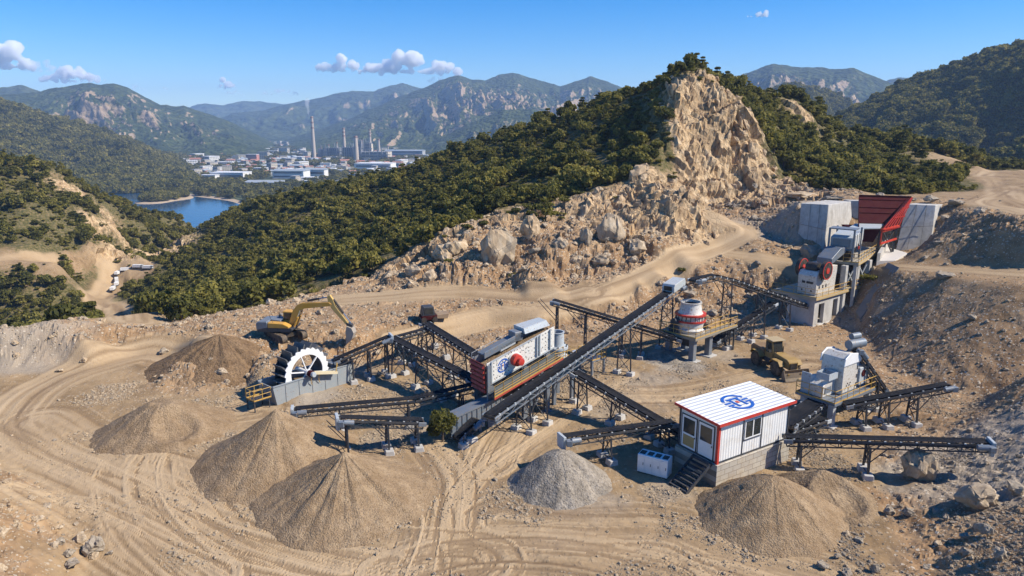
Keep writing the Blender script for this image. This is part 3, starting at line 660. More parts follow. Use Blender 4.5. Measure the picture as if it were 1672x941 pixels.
def crown_mesh(name, seed, style, mat, nq=420, leaf=.30):
    r = np.random.default_rng(seed); V, Fq, tone = [], [], []
    if style == 'pine':
        lobes = [(r.normal(0, .3), r.normal(0, .3), 1.5 + .62 * k, 1.25 - .26 * k, .26) for k in range(4)]
    elif style == 'shrub':
        lobes = [(r.normal(0, .75), r.normal(0, .75), .7 + r.random() * .5, .55 + .35 * r.random(), .5) for k in range(8)]
    else:
        lobes = [(0, 0, 1.55, 1.05, .8)] + [(math.cos(a) * .85 * r.uniform(.6, 1.2), math.sin(a) * .85 * r.uniform(.6, 1.2), r.uniform(.9, 2.3), r.uniform(.5, .9), .72) for a in r.uniform(0, 6.28, 8)]
    for k in range(nq):
        lx, ly, lz, lr, sq = lobes[r.integers(len(lobes))]
        d = r.normal(size=3); d[2] = d[2] * .9 + .25; d /= np.linalg.norm(d)
        rad = lr * r.uniform(.70, 1.16)
        c = np.array([lx, ly, lz]) + d * rad * np.array([1, 1, sq])
        nrm = d + r.normal(size=3) * .55; nrm /= np.linalg.norm(nrm)
        a = np.cross(nrm, r.normal(size=3)); a /= np.linalg.norm(a); b = np.cross(nrm, a)
        s1, s2 = leaf * r.uniform(.6, 1.35), leaf * r.uniform(.45, .95)
        n0 = len(V)
        V += [c + a * s1, c + b * s2 + nrm * .05, c - a * s1 * .9 - nrm * .08, c - b * s2]
        Fq.append((n0, n0 + 1, n0 + 2, n0 + 3)); t = r.uniform(0, 1) * .75 + .25 * (lr > .8); tone += [t] * 4
    for lx, ly, lz, lr, sq in lobes:   # darker solid core added inside each lobe to stop light leaking through
        bm = bmesh.new(); bmesh.ops.create_icosphere(bm, subdivisions=1, radius=lr * .74)
        n0 = len(V); fs = [[l.vert.index for l in f.loops] for f in bm.faces]
        for v_ in bm.verts: V.append(np.array([lx, ly, lz]) + np.array(v_.co) * np.array([1, 1, sq]) * r.uniform(.75, 1.1)); tone.append(r.uniform(0, .5))
        Fq += [(f[0] + n0, f[1] + n0, f[2] + n0, f[2] + n0) for f in fs]; bm.free()
    q4 = [f for f in Fq if f[2] != f[3]]; q3 = [f[:3] for f in Fq if f[2] == f[3]]
    me = bpy.data.meshes.new(name); me.from_pydata([tuple(v) for v in V], [], q4 + q3)
    a = me.attributes.new('tone', 'FLOAT', 'POINT'); a.data.foreach_set('value', np.array(tone, np.float32)); me.materials.append(mat)
    return me
def trunk_mesh(name, seed, h):
    r = random.Random(seed); mb = MB(); p = Vector((0, 0, -.5)); q = Vector((r.uniform(-.1, .1), r.uniform(-.1, .1), h * .55))
    mb.tube(p, q, .13, .09, 7); top = q + Vector((r.uniform(-.15, .15), r.uniform(-.15, .15), h * .4)); mb.tube(q, top, .09, .04, 6)
    for k in range(4):
        a = r.uniform(0, 6.28); b = q.lerp(top, r.uniform(0, .5)); mb.tube(b, b + Vector((math.cos(a) * .7, math.sin(a) * .7, .45)), .05, .02, 5)
    return mb.mesh(name, M_BARK, True)
CROWNS = [crown_mesh('tree_crown', 10 + i, 'round', M_LEAF) for i in range(4)] + [crown_mesh('bush_crown', 30 + i, 'shrub', M_LEAF, 300) for i in range(2)] + [crown_mesh('pine_crown', 40 + i, 'pine', M_LEAF, 420, .26) for i in range(2)]
TRUNKS = [trunk_mesh('tree_trunk', i, 1.6) for i in range(4)] + [trunk_mesh('bush_stem', 9 + i, .8) for i in range(2)] + [trunk_mesh('pine_trunk', 20 + i, 3.0) for i in range(2)]
KIND = ['scrub_tree'] * 4 + ['bush'] * 2 + ['pine_tree'] * 2
def make_tree(x, y, z, s, rot, k, label, group, squash=1.0):
    t = thing(KIND[k], label, KIND[k].split('_')[-1], (x, y, z), rot, group); t.scale = (s, s, s * squash)
    link(bpy.data.objects.new('crown', CROWNS[k]), t); link(bpy.data.objects.new('trunk', TRUNKS[k]), t)
    return t
# where the slopes are wooded
HORIZ = np.maximum.accumulate(np.vstack([np.full((1, TZ.shape[1]), -9.), (TZ - H) / RG])[:-1], axis=0)   # skyline in front of each point
def visible_at(x, y, z):
    a = np.clip(((np.arctan2(x, y) - TH[0]) / (TH[1] - TH[0])).astype(int), 0, len(TH) - 1)
    b = np.clip(((np.log(np.hypot(x, y)) - LR[0]) / (LR[1] - LR[0])).astype(int) - 2, 0, len(LR) - 1)
    return (z - H) / np.hypot(x, y) > HORIZ[b, a]
def scatter(mask, density, n, r, rmax=600):
    """n random candidates on the sheet, equal by ground area, kept by mask*density"""
    th = r.uniform(TH[0], TH[-1], n); rad = np.sqrt(r.uniform(30 ** 2, min(rmax, 470) ** 2, n))
    x, y = rad * np.sin(th), rad * np.cos(th)
    keep = r.uniform(0, 1, n) < tz(x, y, mask) * density
    return x[keep], y[keep]
def thin(x, y, s, gap):
    cell = {}; ok = np.zeros(len(x), bool)
    for i in range(len(x)):
        g = gap * s[i]; cx, cy_ = int(x[i] // 3), int(y[i] // 3); good = True
        for a in (-1, 0, 1):
            for b in (-1, 0, 1):
                for j in cell.get((cx + a, cy_ + b), ()):
                    if (x[j] - x[i]) ** 2 + (y[j] - y[i]) ** 2 < g * g: good = False
        if good: ok[i] = True; cell.setdefault((cx, cy_), []).append(i)
    return ok
gm = np.clip(sstep(.38, .7, GREEN + fbm(TX / 12, TY / 12, o=4, s=90) * .45) * sstep(.62, .35, ROCK + fbm(TX / 6, TY / 6, o=3, s=91) * .35) * (1 - ROADM), 0, 1)
gm *= 1 - np.clip(blur(ROADM * (RG > 180), 9) * 3.2, 0, 1)
r_ = np.random.default_rng(3)
tx, ty = scatter(np.clip(gm * (.07 + .95 * sstep(-.14, .12, fbm(TX / 10, TY / 10, o=3, s=66))), 0, 1), 1.0, 70000, r_)
big = fbm(tx / 14, ty / 14, o=3, s=70)
tsz = np.clip(1.15 + .75 * big + r_.normal(0, .28, len(tx)), .5, 2.1)
ok = thin(tx, ty, tsz, 1.62); tx, ty, tsz = tx[ok], ty[ok], tsz[ok]
tzz = tz(tx, ty) - .15
tk = np.where(r_.uniform(size=len(tx)) < .80, r_.integers(0, 4, len(tx)), np.where(r_.uniform(size=len(tx)) < .7, r_.integers(4, 6, len(tx)), r_.integers(6, 8, len(tx))))
tr_ = r_.uniform(0, 6.28, len(tx))
uu, vv = project(np.stack([tx, ty, tzz + 1.2 * tsz], -1))
vis = visible_at(tx, ty, tzz + 1.6 * tsz) & (uu > -10) & (uu < 1690) & (vv > 0) & (vv < 960)
score = np.where(vis, tsz / np.hypot(tx, ty), 0)
order = np.argsort(-score); NIND = 285
REG = [('olive scrub tree on the wooded slope of the big central ridge', 'trees on the central ridge'), ('olive scrub tree on the left hill across the valley', 'trees on the left hill'), ('scrub tree on the low green rise behind the red hopper', 'trees behind the red hopper')]
for i in order[:NIND]:
    g = 1 if (uu[i] < 180 or (uu[i] < 330 and vv[i] > 300 and ty[i] > 230)) else (2 if uu[i] > 1215 else 0)
    lb, gp = REG[g]; k = int(tk[i])
    if k > 5: lb = lb.replace('olive scrub tree', 'dark tiered pine').replace('scrub tree', 'dark tiered pine')
    elif k > 3: lb = lb.replace('olive scrub tree', 'low spreading bush').replace('scrub tree', 'low spreading bush')
    make_tree(tx[i], ty[i], tzz[i], tsz[i], tr_[i], k, lb, gp.replace('trees', KIND[k].replace('_', ' ') + 's').replace('bushs', 'bushes'))
# lone pines along the skyline of the rocky peak
for q, (u, v, dd, s, lb) in enumerate([(1130, 106, 170, .85, 'tallest pine on top of the rocky peak'), (1106, 112, 171, .62, 'pine just left of the tallest one on the rocky peak'), (1084, 116, 176, .62, 'pine at the left shoulder of the rocky peak'), (1155, 112, 170, .5, 'small pine right of the peak top'),
        (1178, 122, 168, .6, 'lone pine at the right edge of the rocky peak'), (1050, 132, 194, .8, 'lone pine on the ridge line left of the peak'), (982, 158, 218, .9, 'lone pine halfway down the left ridge line'), (1005, 150, 210, .7, 'small pine between two lone pines on the ridge line')]):
    p = D(u, v, dd); z = float(tz(p.x, p.y)); make_tree(p.x, p.y, z - .2, s, q * 1.3, 6 + q % 2, lb, None)

def instancer(name, pts, sc, rot, objs, kind='stuff', tilt=None, label=None):
    me = bpy.data.meshes.new(name); me.vertices.add(len(pts)); me.vertices.foreach_set('co', np.ascontiguousarray(pts, np.float32).ravel())
    for an, av in (('size', sc), ('turn', rot), ('pick', np.random.default_rng(len(pts)).integers(0, len(objs), len(pts)).astype(float)), ('tilt', np.zeros(len(pts)) if tilt is None else tilt)):
        a = me.attributes.new(an, 'FLOAT', 'POINT'); a.data.foreach_set('value', np.asarray(av, np.float32))
    o = link(bpy.data.objects.new(name, me)); tag(o, kind=kind, label=label)
    g = bpy.data.node_groups.new(name + '_scatter', 'GeometryNodeTree')
    g.interface.new_socket('Geometry', in_out='INPUT', socket_type='NodeSocketGeometry'); g.interface.new_socket('Geometry', in_out='OUTPUT', socket_type='NodeSocketGeometry')
    n = g.nodes; gi, go = n.new('NodeGroupInput'), n.new('NodeGroupOutput'); L = g.links.new
    iop = n.new('GeometryNodeInstanceOnPoints'); jn = n.new('GeometryNodeJoinGeometry')
    for ob in objs:
        oi = n.new('GeometryNodeObjectInfo'); oi.transform_space = 'ORIGINAL'; oi.inputs['Object'].default_value = ob; oi.inputs['As Instance'].default_value = True
        L(oi.outputs['Geometry'], jn.inputs[0])
    def at(nm):
        a = n.new('GeometryNodeInputNamedAttribute'); a.data_type = 'FLOAT'; a.inputs['Name'].default_value = nm; return a.outputs[0]
    cx = n.new('ShaderNodeCombineXYZ'); L(at('turn'), cx.inputs['Z']); L(at('tilt'), cx.inputs['X'])
    L(gi.outputs[0], iop.inputs['Points']); L(jn.outputs[0], iop.inputs['Instance']); iop.inputs['Pick Instance'].default_value = True
    L(at('pick'), iop.inputs['Instance Index']); L(cx.outputs[0], iop.inputs['Rotation']); L(at('size'), iop.inputs['Scale'])
    L(iop.outputs[0], go.inputs[0])
    md = o.modifiers.new('scatter', 'NODES'); md.node_group = g
    return o
def crowns_of(kinds):
    out = []
    for k in kinds:
        out.append(next(o for o in bpy.data.objects if o.data == CROWNS[k]))
    return out
rest = order[NIND:]
instancer('hill_woodland', np.stack([tx, ty, tzz], -1)[rest], tsz[rest], tr_[rest], crowns_of([0, 1, 2, 3, 0, 1, 4, 5, 6, 7]))
# ground scrub between the trees, and sparse weeds on the banks
sx, sy = scatter(np.clip(gm + .30 * (ROCK > .4) * (GREEN > .12) * (fbm(TX / 7, TY / 7, o=2, s=5) > 0) + .012 * (RUB > .5) * (RG > 100), 0, 1), .9, 34000, r_)
ss = r_.uniform(.22, .62, len(sx))
instancer('undergrowth', np.stack([sx, sy, tz(sx, sy)], -1), ss, r_.uniform(0, 6.28, len(sx)), crowns_of([4, 5]))

# far woods on the nearer mountains
def forest_on(name, key, n, size, rockcut=.55, seed=0, vmax=700):
    X, Y, Z = MT[key]; r = np.random.default_rng(seed)
    a = r.uniform(1, X.shape[0] - 2, n); b = r.uniform(1, X.shape[1] - 2, n); i, j = a.astype(int), b.astype(int); fa, fb = a - i, b - j
    I = lambda M: M[i, j] * (1 - fa) * (1 - fb) + M[i + 1, j] * fa * (1 - fb) + M[i, j + 1] * (1 - fa) * fb + M[i + 1, j + 1] * fa * fb
    x, y, z = I(X), I(Y), I(Z)
    u, v = project(np.stack([x, y, z], -1)); k = (u > -40) & (u < 1720) & (v > -20) & (v < vmax) & (fbm(x / 60, y / 60, o=3, s=seed) > -rockcut)
    x, y, z = x[k], y[k], z[k]; s = size * np.clip(r.normal(1, .3, len(x)), .4, 1.8)
    instancer(name, np.stack([x, y, z - .5 * s], -1), s, r.uniform(0, 6.28, len(x)), crowns_of([0, 1, 2, 3]))
forest_on('mountain_woodland', 'right', 26000, 2.9, .8, 1)
forest_on('mountain_woodland', 'near_left', 15000, 4.2, .35, 2)
forest_on('mountain_woodland', 'right_mid', 9000, 4.5, .7, 3)

# ------------------------------------------------------------------ rocks
M_ROCK = None
def rock_material(name, a, b, c):
    m = N(name); P = m.coord('Object'); rnd = m.n('ShaderNodeObjectInfo').outputs['Random']
    n = m.noise(P, 1.6, 6, .65, .4); col = m.ramp(n, (.3, a), (.5, b), (.72, c))
    col = m.mix(m.math('MULTIPLY', rnd, .45), col, (.30, .255, .20)); n2 = m.noise(P, 9, 4, .7)
    col = m.mix(m.ramp(n2, (.6, 0.0), (.75, .4)), col, (.12, .09, .06))
    return m.done(col, .92, 0, m.bump(m.math('ADD', n, m.math('MULTIPLY', n2, .35)), .5, .2), Specular_IOR_Level=.2)
M_ROCK = rock_material('tan_rock', (.22, .148, .085), (.42, .315, .20), (.62, .52, .385))
M_GREYROCK = rock_material('grey_rock', (.16, .125, .088), (.30, .248, .185), (.44, .38, .30))
def rock_mesh(name, seed, mat, flat=.8, n=26, round_=.0):
    r = np.random.default_rng(seed); bm = bmesh.new()
    for i in range(n):
        d = r.normal(size=3); d /= np.linalg.norm(d); d *= r.uniform(.82, 1.0)
        bm.verts.new((d[0], d[1] * r.uniform(.75, .9), d[2] * flat))
    res = bmesh.ops.convex_hull(bm, input=bm.verts); bmesh.ops.delete(bm, geom=[g for g in res['geom_interior'] if isinstance(g, bmesh.types.BMVert)], context='VERTS')
    if round_:
        bmesh.ops.bevel(bm, geom=list(bm.edges), offset=round_, segments=2, affect='EDGES')
    bmesh.ops.triangulate(bm, faces=bm.faces); bmesh.ops.subdivide_edges(bm, edges=bm.edges[:], cuts=3, use_grid_fill=True)
    bm.normal_update(); co = np.array([v.co[:] for v in bm.verts]); dn = facets(co[:, 0] * 2.2 + seed, co[:, 1] * 2.2, co[:, 2] * 2.2, seed, 1.6) * .16 + fbm(co[:, 0] * 3 + seed, co[:, 1] * 3, co[:, 2] * 3, o=3, s=seed) * .07
    for v, q in zip(bm.verts, dn): v.co += v.normal * float(q)
    me = bpy.data.meshes.new(name); bm.to_mesh(me); bm.free(); me.materials.append(mat); return me
RT = [rock_mesh('rock', 100 + i, M_ROCK, .6 + .12 * (i % 3), 16 + 4 * (i % 4)) for i in range(6)]
RGY = [rock_mesh('rock', 200 + i, M_GREYROCK, .6 + .12 * (i % 3), 14 + 4 * (i % 4)) for i in range(5)]
RRD = [rock_mesh('rock', 300 + i, M_ROCK, .95, 22, .03) for i in range(3)]
def boulder(u, v, wpx, hpx, meshes, label, i, group=None, sink=.25, d=None):
    p = hit(u, v + hpx * .4) if d is None else D(u, v, d)
    rng_ = math.hypot(p.x, p.y, p.z - H); sx_ = wpx / F * rng_ / 2; sz_ = hpx / F * rng_ / 2
    o = link(bpy.data.objects.new('boulder', meshes[i % len(meshes)]))
    o.location = (p.x, p.y + sx_ * .5, float(tz(p.x, p.y)) + sz_ * (1 - sink * 2)); o.scale = (sx_, sx_ * .9, sz_ * 1.15); o.rotation_euler = (.1 * math.sin(i), .12 * math.cos(i * 2), i * 1.7)
    return tag(o, label, 'boulder', group)
for i, a in enumerate([
    (812, 400, 78, 92, RRD, 'largest rounded tan boulder standing on the rocky bank'), (866, 372, 46, 54, RRD, 'upright tan boulder right behind the largest rounded one'), (1000, 370, 52, 62, RRD, 'tall tan boulder at the foot of the green slope'),
    (957, 385, 28, 38, RRD, 'small rounded boulder between the two tall ones'), (984, 424, 42, 24, RRD, 'flat tan boulder lying low on the rocky bank'), (722, 412, 46, 40, RT, 'angular tan rock at the left of the rocky bank'), (745, 398, 50, 52, RT, 'steep angular rock left of the largest rounded boulder'),
    (672, 440, 34, 30, RT, 'tan rock at the edge of the trees'), (700, 450, 30, 26, RT, 'tan rock in the rubble below the trees'), (915, 395, 34, 30, RT, 'broken rock under the upright boulder'), (1040, 400, 44, 40, RT, 'broken tan rock below the cliff buttress'), (940, 425, 36, 24, RT, 'wedge of rock beside the flat boulder'),
    (1508, 764, 58, 60, RRD, 'square brown block of rock under the long right conveyor'), (1638, 905, 24, 30, RGY, 'large smooth grey boulder near the lower right corner'), (1611, 866, 28, 30, RGY, 'grey pointed boulder on the right gravel bank'), (1579, 878, 18, 16, RGY, 'pale round stone left of the pointed grey boulder'),
    (1580, 903, 19, 17, RGY, 'round pale stone low on the right gravel bank'), (1454, 836, 20, 18, RGY, 'white stone right of the brown sand heap'), (1485, 838, 18, 20, RGY, 'grey stone beside the white stone on the bank'), (1545, 846, 14, 14, RGY, 'small pale stone halfway up the gravel bank'),
    (1344, 924, 22, 20, RGY, 'pale boulder at the foot of the brown sand heap'), (1386, 937, 22, 16, RGY, 'grey boulder at the bottom edge below the heap'), (1430, 930, 16, 18, RGY, 'dark wedge stone at the bottom edge'), (1404, 885, 18, 10, RGY, 'flat stone at the right foot of the brown heap'), (1370, 910, 14, 12, RGY, 'small stone just below the brown heap'),
    (1664, 800, 34, 30, RGY, 'grey slab at the right edge of the picture'), (1606, 818, 62, 44, RRD, 'tan outcrop on the right gravel bank'), (148, 896, 38, 26, RGY, 'largest grey boulder in the lower left foreground'), (112, 906, 16, 18, RGY, 'grey stone left of the largest foreground boulder'),
    (160, 884, 18, 12, RGY, 'pale stone behind the largest foreground boulder'), (178, 904, 12, 9, RGY, 'small white stone right of the foreground boulder'), (112, 925, 28, 14, RGY, 'flat grey stone in the lower left corner'), (96, 886, 14, 12, RGY, 'stone on the lower left bank'),
    (360, 608, 26, 20, RT, 'tan boulder at the foot of the excavator mound'), (370, 625, 14, 12, RT, 'small rock below the tan boulder at the mound'), (1545, 449, 32, 18, RGY, 'pale rock at the edge of the right bench road'), (1590, 519, 18, 12, RGY, 'grey block on the big right earth slope'), (1312, 321, 62, 16, RT, 'flat tan slab of rock on top of the left concrete wall'), (1365, 324, 40, 12, RGY, 'dark flat stones behind the left concrete wall'), (1527, 326, 30, 20, RGY, 'grey boulder on the plateau by the right concrete wall'),
    (1492, 325, 22, 10, RGY, 'flat stone on the plateau behind the hopper'), (1565, 332, 30, 16, RGY, 'grey rocks right of the concrete wall'), (1328, 412, 40, 34, RGY, 'heap of pale broken rock by the left concrete wall'), (1348, 418, 26, 26, RGY, 'pale rock against the foot of the left concrete wall'),
    (1270, 560, 10, 8, RGY, 'pale stone by the trestle footing'), (690, 640, 34, 18, RGY, 'pale broken stone beside the left conveyors'), (620, 610, 14, 12, RGY, 'pale stone under the left conveyors'), (265, 575, 18, 12, RGY, 'grey stone beside the left road'), (95, 605, 12, 9, RT, 'dark stone at the edge of the left loop road')]):
    boulder(*a, i)
# angular blocks standing out of the quarried cliff and its buttress
M_CLIFF = rock_material('cliff_rock', (.27, .17, .085), (.47, .33, .19), (.60, .46, .29))
CB = [rock_mesh('rock', 400 + i, M_CLIFF, 1.0 + .25 * (i % 3), 9 + 2 * (i % 4)) for i in range(8)]
cxs, cys = scatter((ROCK > .45) * (TX > 0) * (RG < 180), 1.0, 30000, np.random.default_rng(15), 185)
crr = np.random.default_rng(16); czs = tz(cxs, cys); csz = .9 + crr.pareto(2.0, len(cxs)) * .9; csz = np.minimum(csz, 3.6)
cok = thin(cxs, cys, csz, .75) & visible_at(cxs, cys, czs + 1.0); ci = np.nonzero(cok)[0]; cu, cv = project(np.stack([cxs, cys, czs], -1)); ci = ci[np.argsort(-csz[ci])][:230]
for i in ci:
    o = link(bpy.data.objects.new('rock_block', CB[i % 8])); s = csz[i]; up_c = cv[i] < 300
    o.location = (cxs[i], cys[i] + s * .25, czs[i] - s * .32); o.scale = (s * crr.uniform(.6, 1.0), s * crr.uniform(.6, .9), s * crr.uniform(.65, 1.15)); o.rotation_euler = (crr.uniform(-.35, .1), crr.uniform(-.25, .25), crr.uniform(0, 6.28))
    tag(o, 'angular tan rock block jutting from the high quarried cliff' if up_c else 'angular tan rock block on the buttress below the high cliff', 'rock', 'rock blocks of the high cliff' if up_c else 'rock blocks of the cliff buttress')
# loose boulders on the banks, then finer rubble as one mass
rubm = np.clip(sstep(.25, .7, RUB) * (1 - ROADM) * (1 - .8 * GREEN), 0, 1)
bx, by = scatter(rubm * (RG < 175), 1.0, 9000, np.random.default_rng(11), 175); bz = tz(bx, by)
bs = np.random.default_rng(12).pareto(2.2, len(bx)) * .30 + .28; bs = np.minimum(bs, 1.5) * (.6 + .4 * (by > 95)) * np.where((bx > 18) & (by < 75), .34, 1) * np.where(tz(bx, by, RSL) > .5, .62, 1)
u2, v2 = project(np.stack([bx, by, bz], -1)); vb = visible_at(bx, by, bz + bs) & (u2 > 0) & (u2 < 1672) & (v2 < 941)
bo = np.argsort(-np.where(vb, bs / np.hypot(bx, by), 0))
def bank_name(u, v):
    if v < 480 and u < 1150: return ('tan broken rock in the rubble of the long rocky bank', 'rocks on the long rocky bank')
    if u > 1380 and v > 700: return ('stone on the grey gravel bank in the lower right', 'stones on the lower right bank')
    if u > 1330 and v > 340: return ('stone on the big brown earth slope at the right', 'stones on the right earth slope')
    if u > 1080 and v < 530: return ('pale quarried rock heaped between the haul road and the crushers', 'rocks between haul road and crushers')
    return ('stone on the low dirt banks left of the screen', 'stones on the left dirt banks')
for i in bo[:190]:
    lb, gp = bank_name(u2[i], v2[i]); g_ = 'tan' in lb or 'dirt' in lb
    o = link(bpy.data.objects.new('loose_rock', (RT if g_ else RGY)[i % 5])); o.location = (bx[i], by[i], bz[i] + bs[i] * .15); s = bs[i] * .8; o.scale = (s, s * .85, s * .8); o.rotation_euler = (.3 * math.sin(i), .3 * math.cos(i), i * 2.1)
    tag(o, lb, 'rock', gp)
rr2 = bo[190:]; r9 = np.random.default_rng(21)
rx, ry = scatter(np.clip(rubm * (RG < 190) + .05 * yard * (1 - .8 * ROADM), 0, 1), 1.0, 190000, r9, 190)
m9 = r9.uniform(size=len(rx)) < np.clip(1.5 - np.hypot(rx, ry) / 190, .25, 1); rx, ry = rx[m9], ry[m9]
rs = np.minimum(r9.pareto(2.6, len(rx)) * .075 + .05, .45) * np.where(tz(rx, ry, RSL) > .5, .75, 1)
fx_, fy_ = scatter((.45 * yard + .4 * rubm) * (1 - .85 * ROADM) * sstep(-.05, .3, fbm(TX / 5, TY / 5, o=3, s=123)), 1.0, 1500000, r9, 80)
for hx_, hy_, hr_ in ((-18.4, 52, 6.4), (-11.9, 46, 6.2), (-29, 57.5, 5.9), (3.7, 48, 4.8), (18, 43.6, 5.7), (22.7, 46.2, 4.2)):
    a9 = r9.uniform(0, 6.28, 420); q9 = hr_ * (.93 + np.abs(r9.normal(0, .13, 420))); fx_ = np.concatenate([fx_, hx_ + q9 * np.cos(a9)]); fy_ = np.concatenate([fy_, hy_ + q9 * np.sin(a9)])
fs_ = np.minimum(r9.pareto(2.4, len(fx_)) * .03 + .026, .18)
RX = np.concatenate([rx, bx[rr2], fx_]); RY = np.concatenate([ry, by[rr2], fy_]); RS = np.concatenate([rs, bs[rr2] * .7, fs_])
srcT = [next(o for o in bpy.data.objects if o.data == m_) for m_ in RT[:5]]; srcG = [next(o for o in bpy.data.objects if o.data == m_) for m_ in RGY[:5]]
pk = r9.uniform(size=len(RX)) < np.where((RX > 20) & (RY < 58), .45, .78)
for nm, mk, so_ in (('rubble', pk, srcT), ('gravel', ~pk, srcG)):
    instancer(nm, np.stack([RX, RY, tz(RX, RY) + RS * .1], -1)[mk], RS[mk], r9.uniform(0, 6.28, mk.sum()), so_, tilt=r9.uniform(-.6, .6, mk.sum()))

# ------------------------------------------------------------------ stockpiles
def heap_material(name, a, b, c, grain):
    m = N(name); P = m.coord('World'); n = m.noise(P, .8, 6, .7); f = m.noise(P, grain, 4, .75); v = m.vor(P, grain * 1.3)
    col = m.mix(m.ramp(n, (.36, 0.0), (.66, 1.0)), a, b); col = m.mix(m.ramp(f, (.5, 0.0), (.68, 1.0)), col, c)
    col = m.mix(m.math('MULTIPLY', m.ramp(v, (.12, 1.0), (.3, 0.0)), .25), col, tuple(min(1, q * 1.7) for q in b))
    return m.done(col, .95, 0, m.bump(m.math('ADD', f, m.math('MULTIPLY', v, -.6)), .8, .12), Specular_IOR_Level=.15)
M_SAND = heap_material('brown_sand', (.23, .155, .088), (.36, .262, .162), (.16, .108, .06), 7)
M_GRAVEL = heap_material('grey_gravel', (.20, .17, .132), (.37, .322, .262), (.11, .094, .075), 5.5)
M_DIRT = heap_material('brown_dirt', (.21, .145, .085), (.33, .245, .155), (.13, .09, .055), 5)
def heap(name, label, cat, apex, d, rad, mat, sharp=1.0, ell=(1, 1), crater=None, seed=0, flat=0.0, ridge=.07, base=None):
    p = D(apex[0], apex[1], d); g0 = float(tz(p.x, p.y)) if base is None else base; hh = p.z - g0
    nr, na = 70, 150; V = []; r = np.linspace(0, 1.12, nr); a = np.linspace(0, 2 * np.pi, na, endpoint=False)
    A, Rr = np.meshgrid(a, r)
    lob = 1 + .13 * fbm(np.cos(A) * 1.4, np.sin(A) * 1.4, o=3, s=seed) + .03 * fbm(np.cos(A) * 5, np.sin(A) * 5, o=2, s=seed + 3)
    x = np.cos(A) * Rr * rad * ell[0] * lob; y = np.sin(A) * Rr * rad * ell[1] * lob
    q = Rr
    if sharp >= 1: pr = 1 - q - .07 * np.sin(np.clip(q, 0, 1) * np.pi)
    else: pr = (np.cos(np.clip(q, 0, 1.12) * np.pi * .89) + .4) / 1.4 * (1 - sharp) + (1 - q) * sharp
    pr = np.minimum(pr, 1 - flat)
    gull = ridge * fbm(np.cos(A) * 4.5, np.sin(A) * 4.5, o=4, s=seed + 5) * np.sin(np.clip(q, 0, 1) * np.pi) ** .8
    z = hh * (pr + gull * .55) + fbm((x + p.x) * 1.3, (y + p.y) * 1.3, o=4, s=seed + 8) * .10 * sstep(0, .12, Rr)
    if crater:
        cx_, cy_, cr, dp = crater; dd = np.hypot(x - cx_, y - cy_) / cr; z -= dp * np.exp(-dd ** 4) - dp * .25 * np.exp(-((dd - 1.25) / .3) ** 2)
    zt = tz(p.x + x, p.y + y)
    Vv = np.stack([x, y, np.maximum(z + g0, zt - .25) - g0], -1).reshape(-1, 3)
    ii = np.arange(nr * na).reshape(nr, na); jj = np.roll(ii, -1, axis=1)
    f = np.stack([ii[:-1], jj[:-1], jj[1:], ii[1:]], -1).reshape(-1, 4)
    o = link(bpy.data.objects.new(name, np_mesh(name, Vv, f, False, None, [mat]))); o.location = (p.x, p.y, g0)
    return tag(o, label, cat)
heap('sand_heap', 'sharp cone of brown sand below the long left conveyor, behind the front heap', 'sand heap', (450, 668), 52, 6.5, M_SAND, seed=1)
heap('sand_heap', 'tallest sharp brown sand cone in the centre foreground', 'sand heap', (562, 738), 46, 6.4, M_SAND, seed=2, ridge=.11)
heap('sand_heap', 'low flat-topped brown sand heap inside the left loop road', 'sand heap', (262, 650), 57.5, 5.9, M_SAND, seed=3, flat=.14, ell=(1.05, .95), crater=(2.2, -2.2, 1.5, .5), sharp=.8)
heap('gravel_heap', 'rounded grey gravel heap before the white cabinet', 'gravel heap', (915, 736), 48, 4.9, M_GRAVEL, seed=4, sharp=.35, ridge=.05)
heap('sand_heap', 'broad brown sand heap in front of the white cabin', 'sand heap', (1262, 777), 43.6, 6.2, M_SAND, seed=5, sharp=.62, ell=(.95, .92), ridge=.08)
heap('sand_heap', 'smaller brown heap with a hollow, behind the broad one', 'sand heap', (1345, 772), 46.2, 4.3, M_DIRT, seed=6, sharp=.6, crater=(.6, -1.6, 1.5, .7))
heap('gravel_heap', 'dark grey gravel mound under the cone crusher platform', 'gravel heap', (1092, 573), 77, 2.7, M_GRAVEL, seed=7, sharp=.8)
heap('gravel_heap', 'smaller dark grey mound right of the cone crusher post', 'gravel heap', (1128, 592), 74.5, 1.7, M_GRAVEL, seed=8, sharp=.7)

heap('dirt_heap', 'dark brown soil mound below the excavator at the end of its terrace', 'dirt heap', (358, 546), 74.0, 8.0, heap_material('soil', (.14, .088, .048), (.25, .165, .092), (.085, .055, .032), 4), seed=9, sharp=.75, ell=(1.1, .95), ridge=.14, base=0.0)
# ------------------------------------------------------------------ plant materials
M_STEEL = paint('blue_grey_steel', (.155, .20, .25), .45, .38, .9, .2, rust=.15)
M_DARK = paint('dark_steel', (.038, .048, .062), .5, .22, .9, .2)
M_BELT = paint('belt_rubber', (.010, .013, .019), .85, .06, .7, spec=.10)
M_PALE = paint('pale_grey_steel', (.42, .47, .50), .42, .32, .9, rust=.1)
M_WHITE = paint('white_enamel', (.66, .645, .595), .45, .55, .7, .14, rust=.2)
M_CLEAN = paint('white_panel', (.82, .82, .81), .4, .10, .5, .06)
M_YEL = paint('yellow_enamel', (.60, .31, .035), .42, .48, 1.2)
M_RAIL = paint('yellow_rail', (.55, .33, .07), .5, .30, 2)
M_RED = paint('red_enamel', (.50, .035, .025), .4, .18, 1.2)
M_DRED = paint('dark_red_plate', (.048, .005, .008), .8, .05, .8, spec=.06)  # base darkened so the hopper plates carry their shade in the colour
M_ORED = paint('orange_red_bar', (.56, .055, .028), .4, .12, 1.2)
M_BLACK = paint('black_part', (.018, .018, .02), .5, .25, 1.5)
